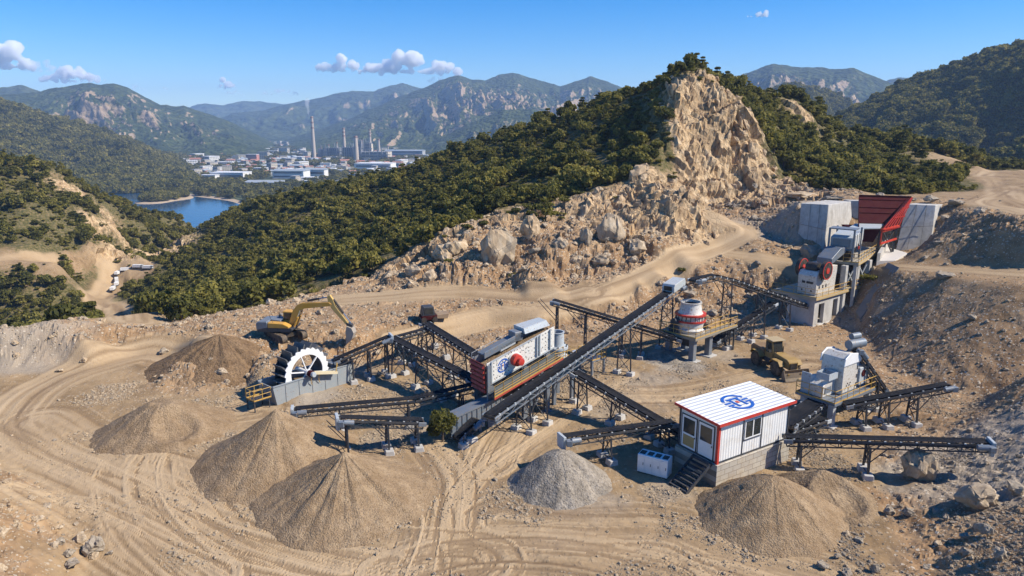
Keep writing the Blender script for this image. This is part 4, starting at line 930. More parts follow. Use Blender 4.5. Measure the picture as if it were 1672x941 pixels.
M_TYRE = paint('tyre_rubber', (.028, .027, .026), .8, .7, 2)
M_BLUE = paint('blue_mark', (.012, .10, .42), .45, .05, 2)
M_PIPE = paint('galvanised_tube', (.30, .31, .32), .45, .2, 2)
def concrete():
    m = N('concrete'); co = m.coord('Object'); n = m.noise(co, .7, 7, .65, .5); f = m.noise(co, 6, 4, .7)
    c = m.ramp(n, (.3, (.34, .325, .30)), (.55, (.50, .485, .455)), (.75, (.58, .565, .535)))
    s = m.n('ShaderNodeMapping', Vector=co); s.inputs['Scale'].default_value = (1.2, 1.2, .12)
    c = m.mix(m.ramp(m.noise(s.outputs[0], 1.6, 5, .7), (.54, 0.0), (.70, .5)), c, (.20, .165, .125))
    b = m.n('ShaderNodeTexBrick', Vector=co); b.inputs['Scale'].default_value = .22; b.inputs['Mortar Size'].default_value = .006
    c = m.mix(m.math('MULTIPLY', f, .25), c, (.24, .22, .19))
    return m.done(c, .9, 0, m.bump(m.math('ADD', n, m.math('MULTIPLY', f, .4)), .3, .06), Specular_IOR_Level=.2)
M_CONC = concrete()
def blockwork():
    m = N('blockwork'); co = m.coord('Object'); b = m.n('ShaderNodeTexBrick', Vector=m.n('ShaderNodeMapping', Vector=co, Rotation=(R(90), 0, 0)).outputs[0])
    for k, v in (('Scale', 1.0), ('Mortar Size', .022), ('Brick Width', .9), ('Row Height', .42)): b.inputs[k].default_value = v
    b.inputs['Color1'].default_value = (.47, .43, .35, 1); b.inputs['Color2'].default_value = (.38, .35, .30, 1); b.inputs['Mortar'].default_value = (.20, .17, .135, 1)
    n = m.noise(co, 1.2, 6, .65); c = m.mix(m.ramp(n, (.45, 0.0), (.7, .7)), b.outputs[0], (.33, .26, .18))
    return m.done(c, .92, 0, m.bump(m.math('ADD', n, b.outputs['Fac']), .25, .04))
M_BLOCK = blockwork()
mg = N('dark_glass'); M_GLASS = mg.done(mg.mix(mg.noise(mg.coord('Object'), 1.5, 3), (.015, .02, .022), (.05, .05, .042)), .08, 0, Specular_IOR_Level=.7)
def ribbed(name, col, axis, freq, deep):
    m = N(name); co = m.coord('Object'); sx = m.n('ShaderNodeSeparateXYZ', Vector=co); a = sx.outputs[axis]
    s = m.math('SINE', m.math('MULTIPLY', a, freq)); n = m.noise(co, .8, 6, .7)
    c = m.mix(m.ramp(n, (.46, 0.0), (.74, .5)), col, (.50, .45, .37))
    return m.done(c, .42, 0, m.bump(s, deep, .04))
M_WALLP = ribbed('ribbed_white_wall', (.70, .70, .68), 'X', 22, .35)
M_ROOFP = ribbed('ribbed_white_roof', (.70, .72, .73), 'Y', 15, .8)

def gz(p): return float(tz(p[0], p[1]))
def rail(mb, pts, h=1.0, step=1.3, r=.032, closed=False):
    pts = [Vector(p) for p in pts]; up = Vector((0, 0, 1))
    segs = list(zip(pts, pts[1:])) + ([(pts[-1], pts[0])] if closed else [])
    for a, b in segs:
        n = max(1, round((b - a).length / step))
        for i in range(n + 1):
            p = a.lerp(b, i / n); mb.tube(p, p + up * h, r, n=6)
        for k in (h, h * .52): mb.tube(a + up * k, b + up * k, r * .9, n=6)
        mb.beam(a + up * .06, b + up * .06, .02, .12)
    return mb

# ------------------------------------------------------------------ belt conveyors
IDLER = None
def idler_mesh():
    mb = MB(); mb.m = 0; mb.tube((0, -.46, .03), (0, .46, .03), .05, n=8); mb.m = 1
    for s in (-1, 1): mb.box(-.07, s * .56 - .05, -.10, .07, s * .56 + .05, .12)
    return mb.mesh('idler', [M_BLACK, M_PALE])
IDLER = idler_mesh()
def conveyor(label, path, w=1.0, legs=(), name='belt_conveyor', truss=.55, hood=False, motor=True, chute=False, tall_base=False, single=(), group=None, idle=1.05):
    path = [Vector(p) for p in path]; o0 = path[0].copy(); o0.z = min(gz(path[0]), o0.z)
    root = thing(name, label, 'conveyor', o0, 0, group)
    Lp = [p - o0 for p in path]; total = sum((b - a).length for a, b in zip(Lp, Lp[1:]))
    belt, fr = MB(), MB(); up = Vector((0, 0, 1)); count = 0
    for si, (a, b) in enumerate(zip(Lp, Lp[1:])):
        d = (b - a).normalized(); s = d.cross(up).normalized(); n = s.cross(d); L = (b - a).length; h = w / 2
        # troughed carrying strand and flat return strand
        for t0, t1 in ((a, b),):
            prof = [(-h, .10), (-h * .45, 0), (h * .45, 0), (h, .10)]
            for (y0, z0), (y1, z1) in zip(prof, prof[1:]):
                belt.hexa([t0 + s * y0 + n * (z0 - .03), t0 + s * y1 + n * (z1 - .03), t1 + s * y1 + n * (z1 - .03), t1 + s * y0 + n * (z0 - .03), t0 + s * y0 + n * z0, t0 + s * y1 + n * z1, t1 + s * y1 + n * z1, t1 + s * y0 + n * z0])
        belt.beam(a - n * .34, b - n * .34, w * .85, .03, n)
        for q in (-1, 1):
            e = s * q * (h + .09)
            fr.beam(a + e - n * .10, b + e - n * .10, .07, .17, n)
            if truss:
                fr.beam(a + e - n * (truss + .02), b + e - n * (truss + .02), .07, .09, n)
                k = max(2, round(L / .95))
                for i in range(k):
                    p0, p1 = a.lerp(b, i / k), a.lerp(b, (i + 1) / k)
                    fr.beam(p0 + e - n * .17, p0 + e - n * truss, .05, .05)
                    if i % 2: fr.beam(p0 + e - n * .17, p1 + e - n * truss, .04, .04)
                    else: fr.beam(p0 + e - n * truss, p1 + e - n * .17, .04, .04)
        if truss:
            for i in range(max(2, round(L / 1.9)) + 1):
                p0 = a.lerp(b, i / max(2, round(L / 1.9))); fr.beam(p0 - s * (h + .09) - n * truss, p0 + s * (h + .09) - n * truss, .05, .05)
        m = Matrix((d, s, n)).transposed().to_4x4(); k = max(2, int(L / idle))
        for i in range(k):
            p = a.lerp(b, (i + .5) / k); io = link(bpy.data.objects.new('idler', IDLER), root)
            io.matrix_local = Matrix.Translation(p - n * .08) @ m @ Matrix.Diagonal((1, w / .96, 1, 1)); count += 1
    belt.obj('belt', M_BELT, root); fr.obj('frame', M_STEEL if hood else M_DARK, root)
    for nm, a, b in (('tail_drum', Lp[0], Lp[1]), ('head_drum', Lp[-1], Lp[-2])):
        d = (a - b).normalized(); s = d.cross(up).normalized(); n = s.cross(d) * (1 if s.cross(d).z > 0 else -1); c = a - n * .17
        mb = MB(); mb.tube(c - s * w * .52, c + s * w * .52, .17, n=14); mb.tube(c - s * w * .72, c + s * w * .72, .06, n=8); mb.obj(nm, M_BLACK, root, True)
        mb = MB()
        for q in (-1, 1): mb.beam(c + s * q * w * .66 - d * .45, c + s * q * w * .66 + d * .22, .12, .34, n)
        mb.beam(c - s * w * .66 - d * .3 - n * .12, c + s * w * .66 - d * .3 - n * .12, .06, .06); mb.obj('bearing_bracket', M_STEEL if nm == 'tail_drum' else M_PALE, root, bevel=.02)
        if nm == 'head_drum' and motor:
            mb = MB(); c2 = c + s * w * 1.0 if s.y < 0 else c - s * w * 1.0
            mb.box(c2.x - .22, c2.y - .22, c2.z - .25, c2.x + .22, c2.y + .22, c2.z + .2); mb.tube(c2 - d * .15 + n * .1, c2 - d * .95 + n * .1, .22, n=12)
            mb.obj('drive_motor', M_STEEL, root, bevel=.02)
        if nm == 'head_drum' and chute:
            mb = MB(); c3 = c + d * .25
            mb.prism([(-w * .62, -.75), (w * .62, -.75), (w * .72, .35), (-w * .72, .35)], -.12, .12, 'x'); m = Matrix((Vector((d.x, d.y, 0)).normalized(), s, up)).transposed()
            mb.v = [tuple(m @ Vector(v) + c3) for v in mb.v]; mb.obj('head_plate', M_PALE, root, bevel=.02)
        if nm == 'head_drum' and hood:
            mb = MB(); q = w * .78
            mb.prism([(-2.6, .05), (.55, .05), (.72, .45), (.45, .98), (-2.3, .98), (-2.6, .6)], -q, q, 'y'); m = Matrix((d, s, n)).transposed()
            mb.v = [tuple(m @ Vector(v) + a - n * .12) for v in mb.v]; ho_ = mb.obj('head_hood', M_PALE, root, bevel=.04)
            mb = MB(); mb.box(-2.66, -q * .62, .28, -2.60, q * .62, .80); mb.v = [tuple(m @ Vector(v) + a - n * .12) for v in mb.v]; mb.obj('hood_dark_plate', M_BLACK, ho_)  # black plate on the solid hood, standing in for a shaded mouth
    def at(t):
        r = t * total
        for a, b in zip(Lp, Lp[1:]):
            L = (b - a).length
            if r <= L + 1e-6: return a.lerp(b, r / L), (b - a).normalized()
            r -= L
        return Lp[-1], (Lp[-1] - Lp[-2]).normalized()
    for t in list(legs) + list(single):
        p, d = at(t); s = d.cross(up).normalized(); hd = Vector((d.x, d.y, 0)).normalized(); tp = p - up * (truss * .5 + .2)
        mb = MB(); ft = []
        if t in single: feet = [(Vector((0, 0, 0)), Vector((0, 0, 0)))]
        else: feet = [(s * q * (w / 2 + .1), s * q * (w / 2 + .32)) for q in (-1, 1)]
        for e, f in feet:
            g = gz(o0 + p + f) - o0.z; b = Vector((p.x + f.x, p.y + f.y, g + .30)); mb.beam(tp + e, b, .14, .14); ft.append(b)
        if len(feet) == 2:
            (e0, _), (e1, _) = feet; n = max(1, round((tp.z - ft[0].z) / 1.5))
            for i in range(n):
                A0, A1 = (tp + e0).lerp(ft[0], i / n), (tp + e0).lerp(ft[0], (i + 1) / n); B0, B1 = (tp + e1).lerp(ft[1], i / n), (tp + e1).lerp(ft[1], (i + 1) / n)
                mb.beam(A0, B1, .06, .06); mb.beam(B0, A1, .06, .06); mb.beam(A1, B1, .07, .07)
            mid = (ft[0] + ft[1]) / 2; mb.beam(tp, tp + (mid - tp) * .45 + hd * .0, .05, .05)
            k = min(2.2, .5 * tp.z)
            for e in (e0, e1): mb.beam(tp + e + hd * k - up * .02 + (d.z / max(.2, math.hypot(d.x, d.y))) * k * up, tp + e - up * min(1.8, (tp.z - ft[0].z) * .6), .06, .06)
        tr = mb.obj('trestle', M_DARK, root)
        for b in ft:
            fm = MB(); hh = .95 if tall_base else .62; fm.prism([(-.42, -hh), (.42, -hh), (.33, .0), (-.33, .0)], -.36, .36, 'y'); fo = fm.obj('footing', M_CONC, tr, bevel=.03); fo.location = b + up * .10; fo.rotation_euler = (0, 0, math.atan2(hd.y, hd.x))
    return root
conveyor('longest belt conveyor, climbing past the screen to its grey hood above the cone crusher', [D(800, 678, 53.2), D(1106, 466, 82.0)], 1.0, (.13, .20, .64, .93), hood=True, single=(.36,), truss=.62)
conveyor('bent conveyor leaving the jaw crusher base on tall trestles above the haul road', [D(1316, 497, 91), D(1196, 456, 81.5), D(1166, 449, 79.5), D(1132, 456, 77.5)], .95, (.20, .44, .74), tall_base=True)
conveyor('short inclined conveyor under the bent one, leading down to the cone crusher deck', [D(1166, 556, 80), D(1262, 494, 86.5)], .9, (.12, .55), motor=False)
conveyor('conveyor passing behind the longest one, its free end over the haul road bank', [D(1112, 553, 76), D(904, 490, 80)], .85, (.30, .45, .74, .97))
conveyor('conveyor running down from the screen legs towards the white cabin door', [D(1126, 714, 54), D(940, 607, 62.0)], .95, (.28, .62, .93), motor=False)
conveyor('discharge conveyor pointing left above the grey gravel heap', [D(1100, 688, 54), D(922, 713, 50.0)], .8, (.08, .62), chute=True)
conveyor('long level conveyor ending over the rear sharp sand cone', [D(786, 625, 61), D(676, 651, 58.5), D(482, 668, 56.0)], .82, (.12, .42, .78), chute=True)
conveyor('short discharge conveyor ending above the tallest sand cone', [D(690, 686, 54.2), D(556, 682, 52.0)], .85, (.08, .45, .94), chute=True)
conveyor('conveyor climbing left from the screen to the hilltop transfer joint', [D(776, 620, 62), D(640, 551, 71.5)], 1.05, (.30, .62, .93), motor=False)
conveyor('conveyor sloping from the transfer joint down to the sand washing wheel', [D(546, 588, 68.8), D(634, 550, 71.2)], .9, (.30, .62, .95), chute=True)
conveyor('upper conveyor coming down from the excavator terrace to the screen', [D(786, 584, 65.5), D(694, 527, 80)], 1.05, (.35, .72, .95), motor=False)
conveyor('short level conveyor linking the transfer joint with the terrace machine', [D(642, 552, 72.2), D(700, 536, 78.5)], .8, (.35, .8), motor=False)
conveyor('wide belt rising behind the white cabin to the impact crusher deck', [D(1280, 692, 54.5), D(1338, 652, 59.5)], 1.5, (.3,), motor=False)
conveyor('narrow belt close beside the wide one behind the cabin', [D(1284, 704, 54.2), D(1346, 682, 57.5)], .8, (.6,), motor=False)
conveyor('conveyor reaching right from the impact crusher towards the earth slope', [D(1380, 659, 58), D(1548, 627, 59)], .82, (.18, .40, .68), chute=False)
conveyor('longest right hand conveyor, level, from the cabin to the gravel bank', [D(1283, 713, 50.6), D(1612, 722, 47.5)], .85, (.08, .43), chute=True)
conveyor('steep narrow elevator conveyor behind the impact crusher', [D(1446, 637, 62.5), D(1398, 568, 62.0)], .9, (.35,), truss=.5)
conveyor('tiny tail conveyor at the foot of the screen columns', [D(746, 713, 54.5), D(776, 684, 56.0)], .8, (.5,), motor=True)

# ------------------------------------------------------------------ emblem (a broken ring with a twin-stemmed figure)
def emblem(name, parent, place, size, proud):
    """place maps flat (x, y, height) into the parent's space"""
    mb = MB()
    def slab(poly, m=0):
        mb.m = m; n = len(poly); vs = [place(x * size, y * size, proud) for x, y in poly] + [place(x * size, y * size, 0) for x, y in poly]
        mb.add(vs, [tuple(range(n))] + [(i, (i + 1) % n, n + (i + 1) % n, n + i) for i in range(n)])
    for a0, a1 in ((22, 158), (202, 338)):
        k = 18
        for i in range(k):
            b0, b1 = R(a0 + (a1 - a0) * i / k), R(a0 + (a1 - a0) * (i + 1) / k)
            slab([(math.cos(b0), math.sin(b0)), (math.cos(b1), math.sin(b1)), (.80 * math.cos(b1), .80 * math.sin(b1)), (.80 * math.cos(b0), .80 * math.sin(b0))])
    def bar(x0, y0, x1, y1, m=0): slab([(x0, y0), (x1, y0), (x1, y1), (x0, y1)], m)
    bar(-.52, .34, .52, .50); bar(-.40, -.55, -.22, .34); bar(.22, -.55, .40, .34)
    for y in (-.30, .0): bar(-1.0, y, -.50, y + .15); bar(.50, y, 1.0, y + .15)
    bar(-.10, -.12, .10, .12, 1)
    return mb.obj(name, [M_BLUE, M_ORED], parent)

# ------------------------------------------------------------------ site cabin
P1, P2, P3 = G(1168, 797), G(1287, 751), G(1110, 757)
ang = math.atan2(P2.y - P1.y, P2.x - P1.x); LX, LY = (P2 - P1).length, min((P3 - P1).length, 6.2)
cab = thing('site_cabin', 'white panel site cabin with red trim and blue roof emblem on a block base', 'cabin', (P1.x, P1.y, 0), ang)
print('cabin', LX, LY, ang)
PH, WH = 1.75, 3.15; top = PH + WH
MB().box(0, 0, -.6, LX, LY, PH).obj('plinth', M_BLOCK, cab, bevel=.03)
e = .22
mb = MB(); mb.box(e, e, PH + .14, LX - e, LY - e, top); mb.obj('wall', M_WALLP, cab)
mb = MB(); mb.box(e - .05, e - .05, PH + .002, LX - e + .05, LY - e + .05, PH + .14)
for x, y in ((LX - e, e), (e, LY - e), (LX - e, LY - e)): mb.box(x - .07, y - .07, PH + .14, x + .07, y + .07, top - .002)
for x in (.345, .60): mb.box(LX * x - .05, e - .035, PH + .14, LX * x + .05, e + .02, top - .002)
mb.obj('steel_frame', M_DARK, cab)
mb = MB(); mb.box(e - .09, e - .09, PH + .003, e + .12, e + .12, top); mb.obj('corner_post', M_RED, cab)
rf = MB(); rf.hexa([(-.12, -.12, top + .002), (LX + .12, -.12, top + .002), (LX + .12, LY + .12, top + .22), (-.12, LY + .12, top + .22), (-.12, -.12, top + .14), (LX + .12, -.12, top + .14), (LX + .12, LY + .12, top + .36), (-.12, LY + .12, top + .36)])
roof = rf.obj('roof', M_ROOFP, cab)
mb = MB(); sl = .22 / (LY + .24)
mb.box(-.16, -.17, top - .06, LX + .16, -.123, top + .17); mb.box(LX + .123, -.123, top - .06, LX + .17, LY + .12, top + .13)
mb.hexa([(-.17, -.122, top - .05), (-.123, -.122, top - .05), (-.123, LY + .12, top + .17), (-.17, LY + .12, top + .17), (-.17, -.122, top + .16), (-.123, -.122, top + .16), (-.123, LY + .12, top + .38), (-.17, LY + .12, top + .38)])
mb.obj('trim', M_RED, roof)
ex, ey = LX * .50, LY * .47
emblem('emblem', roof, lambda x, y, h: (ex + x * 1.0, ey + y, top + .14 + .02 + sl * (ey + y + .12) + h), min(LY * .30, 1.55), .012)
def cabin_door(y0, y1, lower, label):
    x = e; z0, z1 = PH + .16, top - .35
    d = MB().box(x - .06, y0 + .06, z0, x - .002, y1 - .06, z1 - .06).obj('door', M_CLEAN, cab); d['label'] = label
    mb = MB()
    for a, b, c, f in ((y0, z0, y0 + .06, z1), (y1 - .06, z0, y1, z1), (y0 + .06, z1 - .06, y1 - .06, z1)): mb.box(x - .08, a, b, x - .004, c, f)
    mb.obj('door_frame', M_DARK, d)
    MB().box(x - .075, y0 + .22, z0 + 1.18, x - .061, y1 - .22, z1 - .26).obj('door_glass', M_GLASS, d)
    if lower: MB().box(x - .075, y0 + .22, z0 + .16, x - .061, y1 - .22, z0 + 1.02).obj('kick_panel', paint('ochre_panel', (.42, .29, .12), .5, .1), d)
    mb = MB(); mb.tube((x - .14, y0 + .15, z0 + .95), (x - .14, y0 + .15, z0 + 1.12), .022, n=6); mb.box(x - .13, y0 + .13, z0 + 1.0, x - .061, y0 + .17, z0 + 1.05); mb.obj('handle', M_BLACK, d)
cabin_door(LY * .13, LY * .50, False, 'plain white door with dark glass above the steps')
cabin_door(LY * .53, LY * .90, True, 'door with dark glass and ochre lower panel')
wx0, wx1, wz0, wz1 = LX * .365, LX * .585, PH + 1.25, top - .42
win = MB(); y = e
for a, b, c, d_ in ((wx0, wz0, wx0 + .08, wz1), (wx1 - .08, wz0, wx1, wz1), (wx0 + .08, wz0, wx1 - .08, wz0 + .08), (wx0 + .08, wz1 - .08, wx1 - .08, wz1), ((wx0 + wx1) / 2 - .05, wz0 + .08, (wx0 + wx1) / 2 + .05, wz1 - .08)): win.box(a, y - .06, b, c, y - .003, d_)
wo = win.obj('window', M_CLEAN, cab)
MB().box(wx0 + .081, y - .035, wz0 + .081, wx1 - .081, y - .004, wz1 - .081).obj('window_pane', M_GLASS, wo)
MB().box(wx0 - .05, y - .10, wz0 - .06, wx1 + .05, y - .003, wz0 - .003).obj('window_sill', M_DARK, wo)
mb = MB(); ys0, ys1 = LY * .13, LY * .50; run = 2.5
for yy in (ys0 - .08, ys1 + .08): mb.beam((-.02, yy, PH + .02), (-run, yy, .02), .07, .26)
ns = 8
for i in range(ns):
    t = (i + .5) / ns; mb.box(-run * t - .17, ys0 - .05, PH * (1 - t) + .02, -run * t + .15, ys1 + .05, PH * (1 - t) + .07)
mb.box(-.35, ys0 - .1, PH - .02, -.003, ys1 + .1, PH + .045)
mb.obj('stairs', M_DARK, cab)

# ------------------------------------------------------------------ electrical cabinet
A, B = G(1040, 771), G(1089, 784); a_ = math.atan2(B.y - A.y, B.x - A.x); L = (B - A).length
ec = thing('electrical_cabinet', 'white four-door electrical cabinet standing on the dirt left of the cabin', 'cabinet', (A.x, A.y, gz(A)), a_)
hC, wC = 1.55, 1.05
MB().box(0, 0, .10, L, wC, hC).obj('body', M_CLEAN, ec, bevel=.02)
MB().box(.04, .04, -.2, L - .04, wC - .04, .098).obj('base_frame', M_BLACK, ec)
for i in range(4):
    x0, x1 = L * i / 4 + .03, L * (i + 1) / 4 - .03
    d = MB().box(x0, -.03, .18, x1, -.002, hC - .12).obj('door', M_CLEAN, ec, bevel=.008)
    MB().box(x1 - .12, -.055, .75, x1 - .08, -.031, .95).obj('handle', M_BLACK, d)
    MB().box(x0 + .06, .18, hC + .003, x1 - .06, wC - .30, hC + .05).obj('vent', M_BLACK, ec, bevel=.01)

# ------------------------------------------------------------------ sand washing wheel
A, B = G(454, 662), G(579, 621); a_ = math.atan2(B.y - A.y, B.x - A.x); L = (B - A).length; print('washer', L, a_)
sw = thing('sand_washer', 'sand washing wheel with white rim and dark buckets in a grey steel tank', 'sand washer', (A.x, A.y, min(gz(A), gz(B))), a_)
Ht, Wt = 1.95, 2.7
mb = MB(); t = .08
for q in ([(-.4, Ht), (0, -.3), (L, -.3), (L, Ht)],):
    mb.prism(q, 0, t); mb.prism(q, Wt - t, Wt)
mb.box(L - t, t, -.3, L, Wt - t, Ht); mb.hexa([(-.4, t, Ht - .02), (-.32, t, Ht - .02), (-.32, Wt - t, Ht - .02), (-.4, Wt - t, Ht - .02), (-.4, t, Ht), (-.32, t, Ht), (-.32, Wt - t, Ht), (-.4, Wt - t, Ht)])
mb.hexa([(0, t, -.3), (.08, t, -.3), (.08, Wt - t, -.3), (0, Wt - t, -.3), (-.4, t, Ht - .03), (-.32, t, Ht - .03), (-.32, Wt - t, Ht - .03), (-.4, Wt - t, Ht - .03)])
for x in np.linspace(.9, L - .6, 6): mb.box(x, -.05, .0, x + .08, -.003, Ht - .1)
mb.box(-.38, -.08, Ht, L, .12, Ht + .07); mb.box(-.38, Wt - .12, Ht, L, Wt + .08, Ht + .07)
mb.obj('tank', paint('tank_grey', (.27, .31, .335), .5, .3, .8, rust=.1), sw)
MB().box(.1, t, .9, L - t, Wt - t, 1.25).obj('wet_sand', M_SAND, sw)
Rw, xc, zc = 2.55, L * .40, 2.35; y0, y1 = .28, 2.05
wh = MB(); nb = 22; k = 96
def ring(mb, y, th, ro, ri, teeth=0):
    vs, fs = [], []
    for i in range(k):
        q = 2 * math.pi * i / k; r1 = ro + (teeth * ((i % 4) / 4.0 - .4) if teeth else 0)
        for r, yy in ((r1, y), (ri, y), (ri, y + th), (r1, y + th)): vs.append((xc + math.cos(q) * r, yy, zc + math.sin(q) * r))
    for i in range(k):
        j = (i + 1) % k
        for a, b in ((0, 1), (1, 2), (2, 3), (3, 0)): fs.append((i * 4 + a, j * 4 + a, j * 4 + b, i * 4 + b))
    mb.add(vs, fs)
ring(wh, y0, .09, Rw * .95, Rw * .70, .24); wo = wh.obj('wheel_rim', M_CLEAN, sw); wo['label'] = 'white serrated front rim'
mb = MB(); ring(mb, y1, .08, Rw * .97, Rw * .72, .12); mb.obj('wheel_rim', M_DARK, sw)['label'] = 'dark rear rim'
mb = MB(); ring(mb, y0 + .1, y1 - y0 - .11, Rw * .745, Rw * .725); mb.obj('drum_shell', M_DARK, sw)
bmesh_b = MB(); ym, yn = y0 + .092, y1 - .003
bmesh_b.prism([(Rw * .75, -.05), (Rw * 1.10, -.42), (Rw * 1.125, -.36), (Rw * .80, .20), (Rw * .75, .12)], ym, yn)
bk = bmesh_b.mesh('bucket', paint('bucket_steel_blue', (.07, .085, .10), .5, .3, 1.2))
for i in range(nb):
    b = link(bpy.data.objects.new('bucket', bk), sw); b.location = (xc, 0, zc); b.rotation_euler = (0, 2 * math.pi * i / nb, 0)
sp_ = MB(); sp_.beam((.3, y0 + .05, 0), (Rw * .74, y0 + .05, 0), .10, .16, (0, 1, 0)); sm = sp_.mesh('spoke', M_CLEAN)
for i in range(6):
    b = link(bpy.data.objects.new('spoke', sm), sw); b.location = (xc, 0, zc); b.rotation_euler = (0, R(12 + 60 * i), 0)
mb = MB(); mb.lathe([(.36, -.10), (.36, .16), (.2, .2), (.2, 2.1)], (xc, 0, zc), 20, 'y'); mb.obj('hub', M_CLEAN, sw, True)
mb = MB(); mb.lathe([(.30, -.62), (.33, -.56), (.33, -.12)], (xc, 0, zc), 20, 'y'); mb.obj('gear_housing', M_DRED, sw, True)
mb = MB(); mb.lathe([(.22, -.95), (.26, -.9), (.26, -.64)], (xc, 0, zc), 16, 'y'); mb.obj('drive_motor', M_PALE, sw, True)
mb = MB()
for dy in (-.62, -.34): mb.beam((xc + .25, dy, zc + .05), (xc + 2.9, dy, zc - .62), .07, .26)
for i in range(7): mb.beam((xc + .4 + i * .38, -.62, zc - i * .1), (xc + .4 + i * .38, -.34, zc - i * .1), .05, .05)
mb.obj('drive_arm', paint('cream_arm', (.66, .57, .38), .5, .25), sw)
mb = MB()
for x in (xc + .1, xc + 1.0): mb.path([(x, -.35, zc - .2), (x - .1, -.25, zc - .8), (x + .1, -.12, zc - 1.25)], .035)
mb.path([(xc + 2.8, -.5, zc - .6), (xc + 3.1, -.3, zc + .3), (xc + 3.3, -.1, zc - .2)], .04); mb.obj('support_strut', M_RAIL, sw)
mb = MB(); mb.box(L - 2.4, .5, Ht + .003, L - 1.2, 1.9, Ht + .45); mb.prism([(L - 1.2, Ht + .003), (L - .2, Ht + .003), (L - .5, Ht + .6), (L - 1.2, Ht + .75)], .6, 1.8); mb.obj('dewatering_feed_box', M_STEEL, sw, bevel=.03)
mb = MB(); mb.box(-2.3, .2, .95, -.45, 1.7, 1.02)
for x, y in ((-2.2, .3), (-2.2, 1.6), (-.7, .3), (-.7, 1.6)): mb.beam((x, y, .95), (x, y, -.3), .09)
wk = mb.obj('walkway', M_DARK, sw); mb = MB(); rail(mb, [(-.5, .25, 1.02), (-2.25, .25, 1.02), (-2.25, 1.65, 1.02), (-.5, 1.65, 1.02)], 1.0, .9); mb.obj('guard_rail', M_RAIL, wk)

# ------------------------------------------------------------------ excavator
p = hit(467, 553); ex_ = thing('excavator', 'yellow crawler excavator on the terrace reaching right with its bucket', 'excavator', (p.x, p.y, gz(p) + .02), 0)
SA = R(-38)
def rot2(x, y, a): return (x * math.cos(a) - y * math.sin(a), x * math.sin(a) + y * math.cos(a))
for side in (-1.25, 1.25):
    mb = MB(); lp = []
    for i in range(28):
        q = 2 * math.pi * i / 28; cx = 1.75 if math.cos(q) > 0 else -1.75; lp.append((cx + .44 * math.cos(q), .45 + .44 * math.sin(q)))
    mb.prism(lp, side - .30, side + .30)
    for i in range(46):     # grousers
        x = -1.8 + 3.6 * (i % 23) / 22; z = .895 if i < 23 else .0
        mb.box(x - .03, side - .31, z - .02, x + .03, side + .31, z + .03)
    mb.v = [(*rot2(v[0], v[1], SA), v[2]) for v in mb.v]; tr = mb.obj('track', paint('track_steel', (.05, .042, .035), .7, .65, 2), ex_)
    for i, x in enumerate((-1.75, -.9, -.3, .3, .9, 1.75)):
        r = .33 if abs(x) > 1.5 else .17; z = .45 if abs(x) > 1.5 else .24; w_ = MB(); sg = -1
        w_.lathe([(r, -.335), (r, .335)], (x, side, z), 16, 'y'); w_.lathe([(r * .45, -.38), (r * .45, .38)], (x, side, z), 12, 'y')
        w_.v = [(*rot2(v[0], v[1], SA), v[2]) for v in w_.v]; w_.obj('track_wheel', M_BLACK, tr, True)
mb = MB(); mb.box(-.9, -1.0, .3, .9, 1.0, .75); mb.v = [(*rot2(v[0], v[1], SA), v[2]) for v in mb.v]; mb.lathe([(.85, .75), (.85, 1.02)], (0, 0, 0), 24); mb.obj('undercarriage', M_BLACK, ex_)
MB().prism([(-2.75, 1.05), (1.05, 1.05), (1.35, 1.25), (1.35, 1.5), (-2.75, 1.5)], -1.3, 1.3).obj('turntable_frame', M_DARK, ex_, bevel=.04)
MB().prism([(-2.85, 1.15), (-1.5, 1.503), (-1.5, 2.25), (-2.6, 2.25), (-2.9, 1.95)], -1.31, 1.31).obj('counterweight', M_STEEL, ex_, bevel=.10)
MB().prism([(-1.49, 1.503), (1.0, 1.503), (1.0, 1.72), (.3, 2.05), (-1.49, 2.12)], -1.30, -.42).obj('engine_cover', M_YEL, ex_, bevel=.06)
MB().prism([(-1.49, 1.503), (-.3, 1.503), (-.3, 2.2), (-1.49, 2.3)], -.418, 1.29).obj('engine_deck', M_STEEL, ex_, bevel=.05)
cb = MB().prism([(-.28, 1.503), (1.15, 1.503), (1.22, 2.2), (.85, 3.05), (-.28, 3.1)], .28, 1.28).obj('cab', M_YEL, ex_, bevel=.05)
MB().prism([(-.15, 2.1), (1.10, 2.1), (.85, 2.9), (-.15, 2.92)], .262, .278).obj('side_window', M_GLASS, cb)
mb = MB(); mb.hexa([(1.19, .36, 1.75), (1.21, .36, 1.75), (1.21, 1.2, 1.75), (1.19, 1.2, 1.75), (.92, .36, 2.92), (.94, .36, 2.92), (.94, 1.2, 2.92), (.92, 1.2, 2.92)])
mb.v = [(v[0] + .05, v[1], v[2]) for v in mb.v]; mb.obj('front_window', M_GLASS, cb)
mb = MB(); mb.tube((-1.0, .9, 2.2), (-1.0, .9, 2.75), .06); mb.obj('exhaust', M_BLACK, ex_)
Bp = [(.9, 1.55), (.55, 1.75), (1.15, 3.35), (1.75, 4.05), (2.4, 4.28), (5.45, 4.42), (5.75, 4.2), (5.6, 3.98), (2.5, 3.62), (2.05, 3.35)]
MB().prism(Bp, -.27, .22).obj('boom', M_YEL, ex_, bevel=.03)
SP = [(5.25, 5.1), (5.6, 5.25), (5.95, 4.7), (6.15, 4.0), (7.75, 1.75), (7.5, 1.6), (5.75, 3.6), (5.35, 4.3)]
MB().prism(SP, -.20, .15).obj('stick', paint('worn_yellow', (.62, .40, .12), .5, .35), ex_, bevel=.03)
mb = MB(); mb.prism([(7.45, 1.75), (8.0, 1.55), (8.25, .95), (8.0, .25), (7.5, -.25), (7.25, -.45), (7.35, .3), (7.3, 1.1)], -.55, .50)
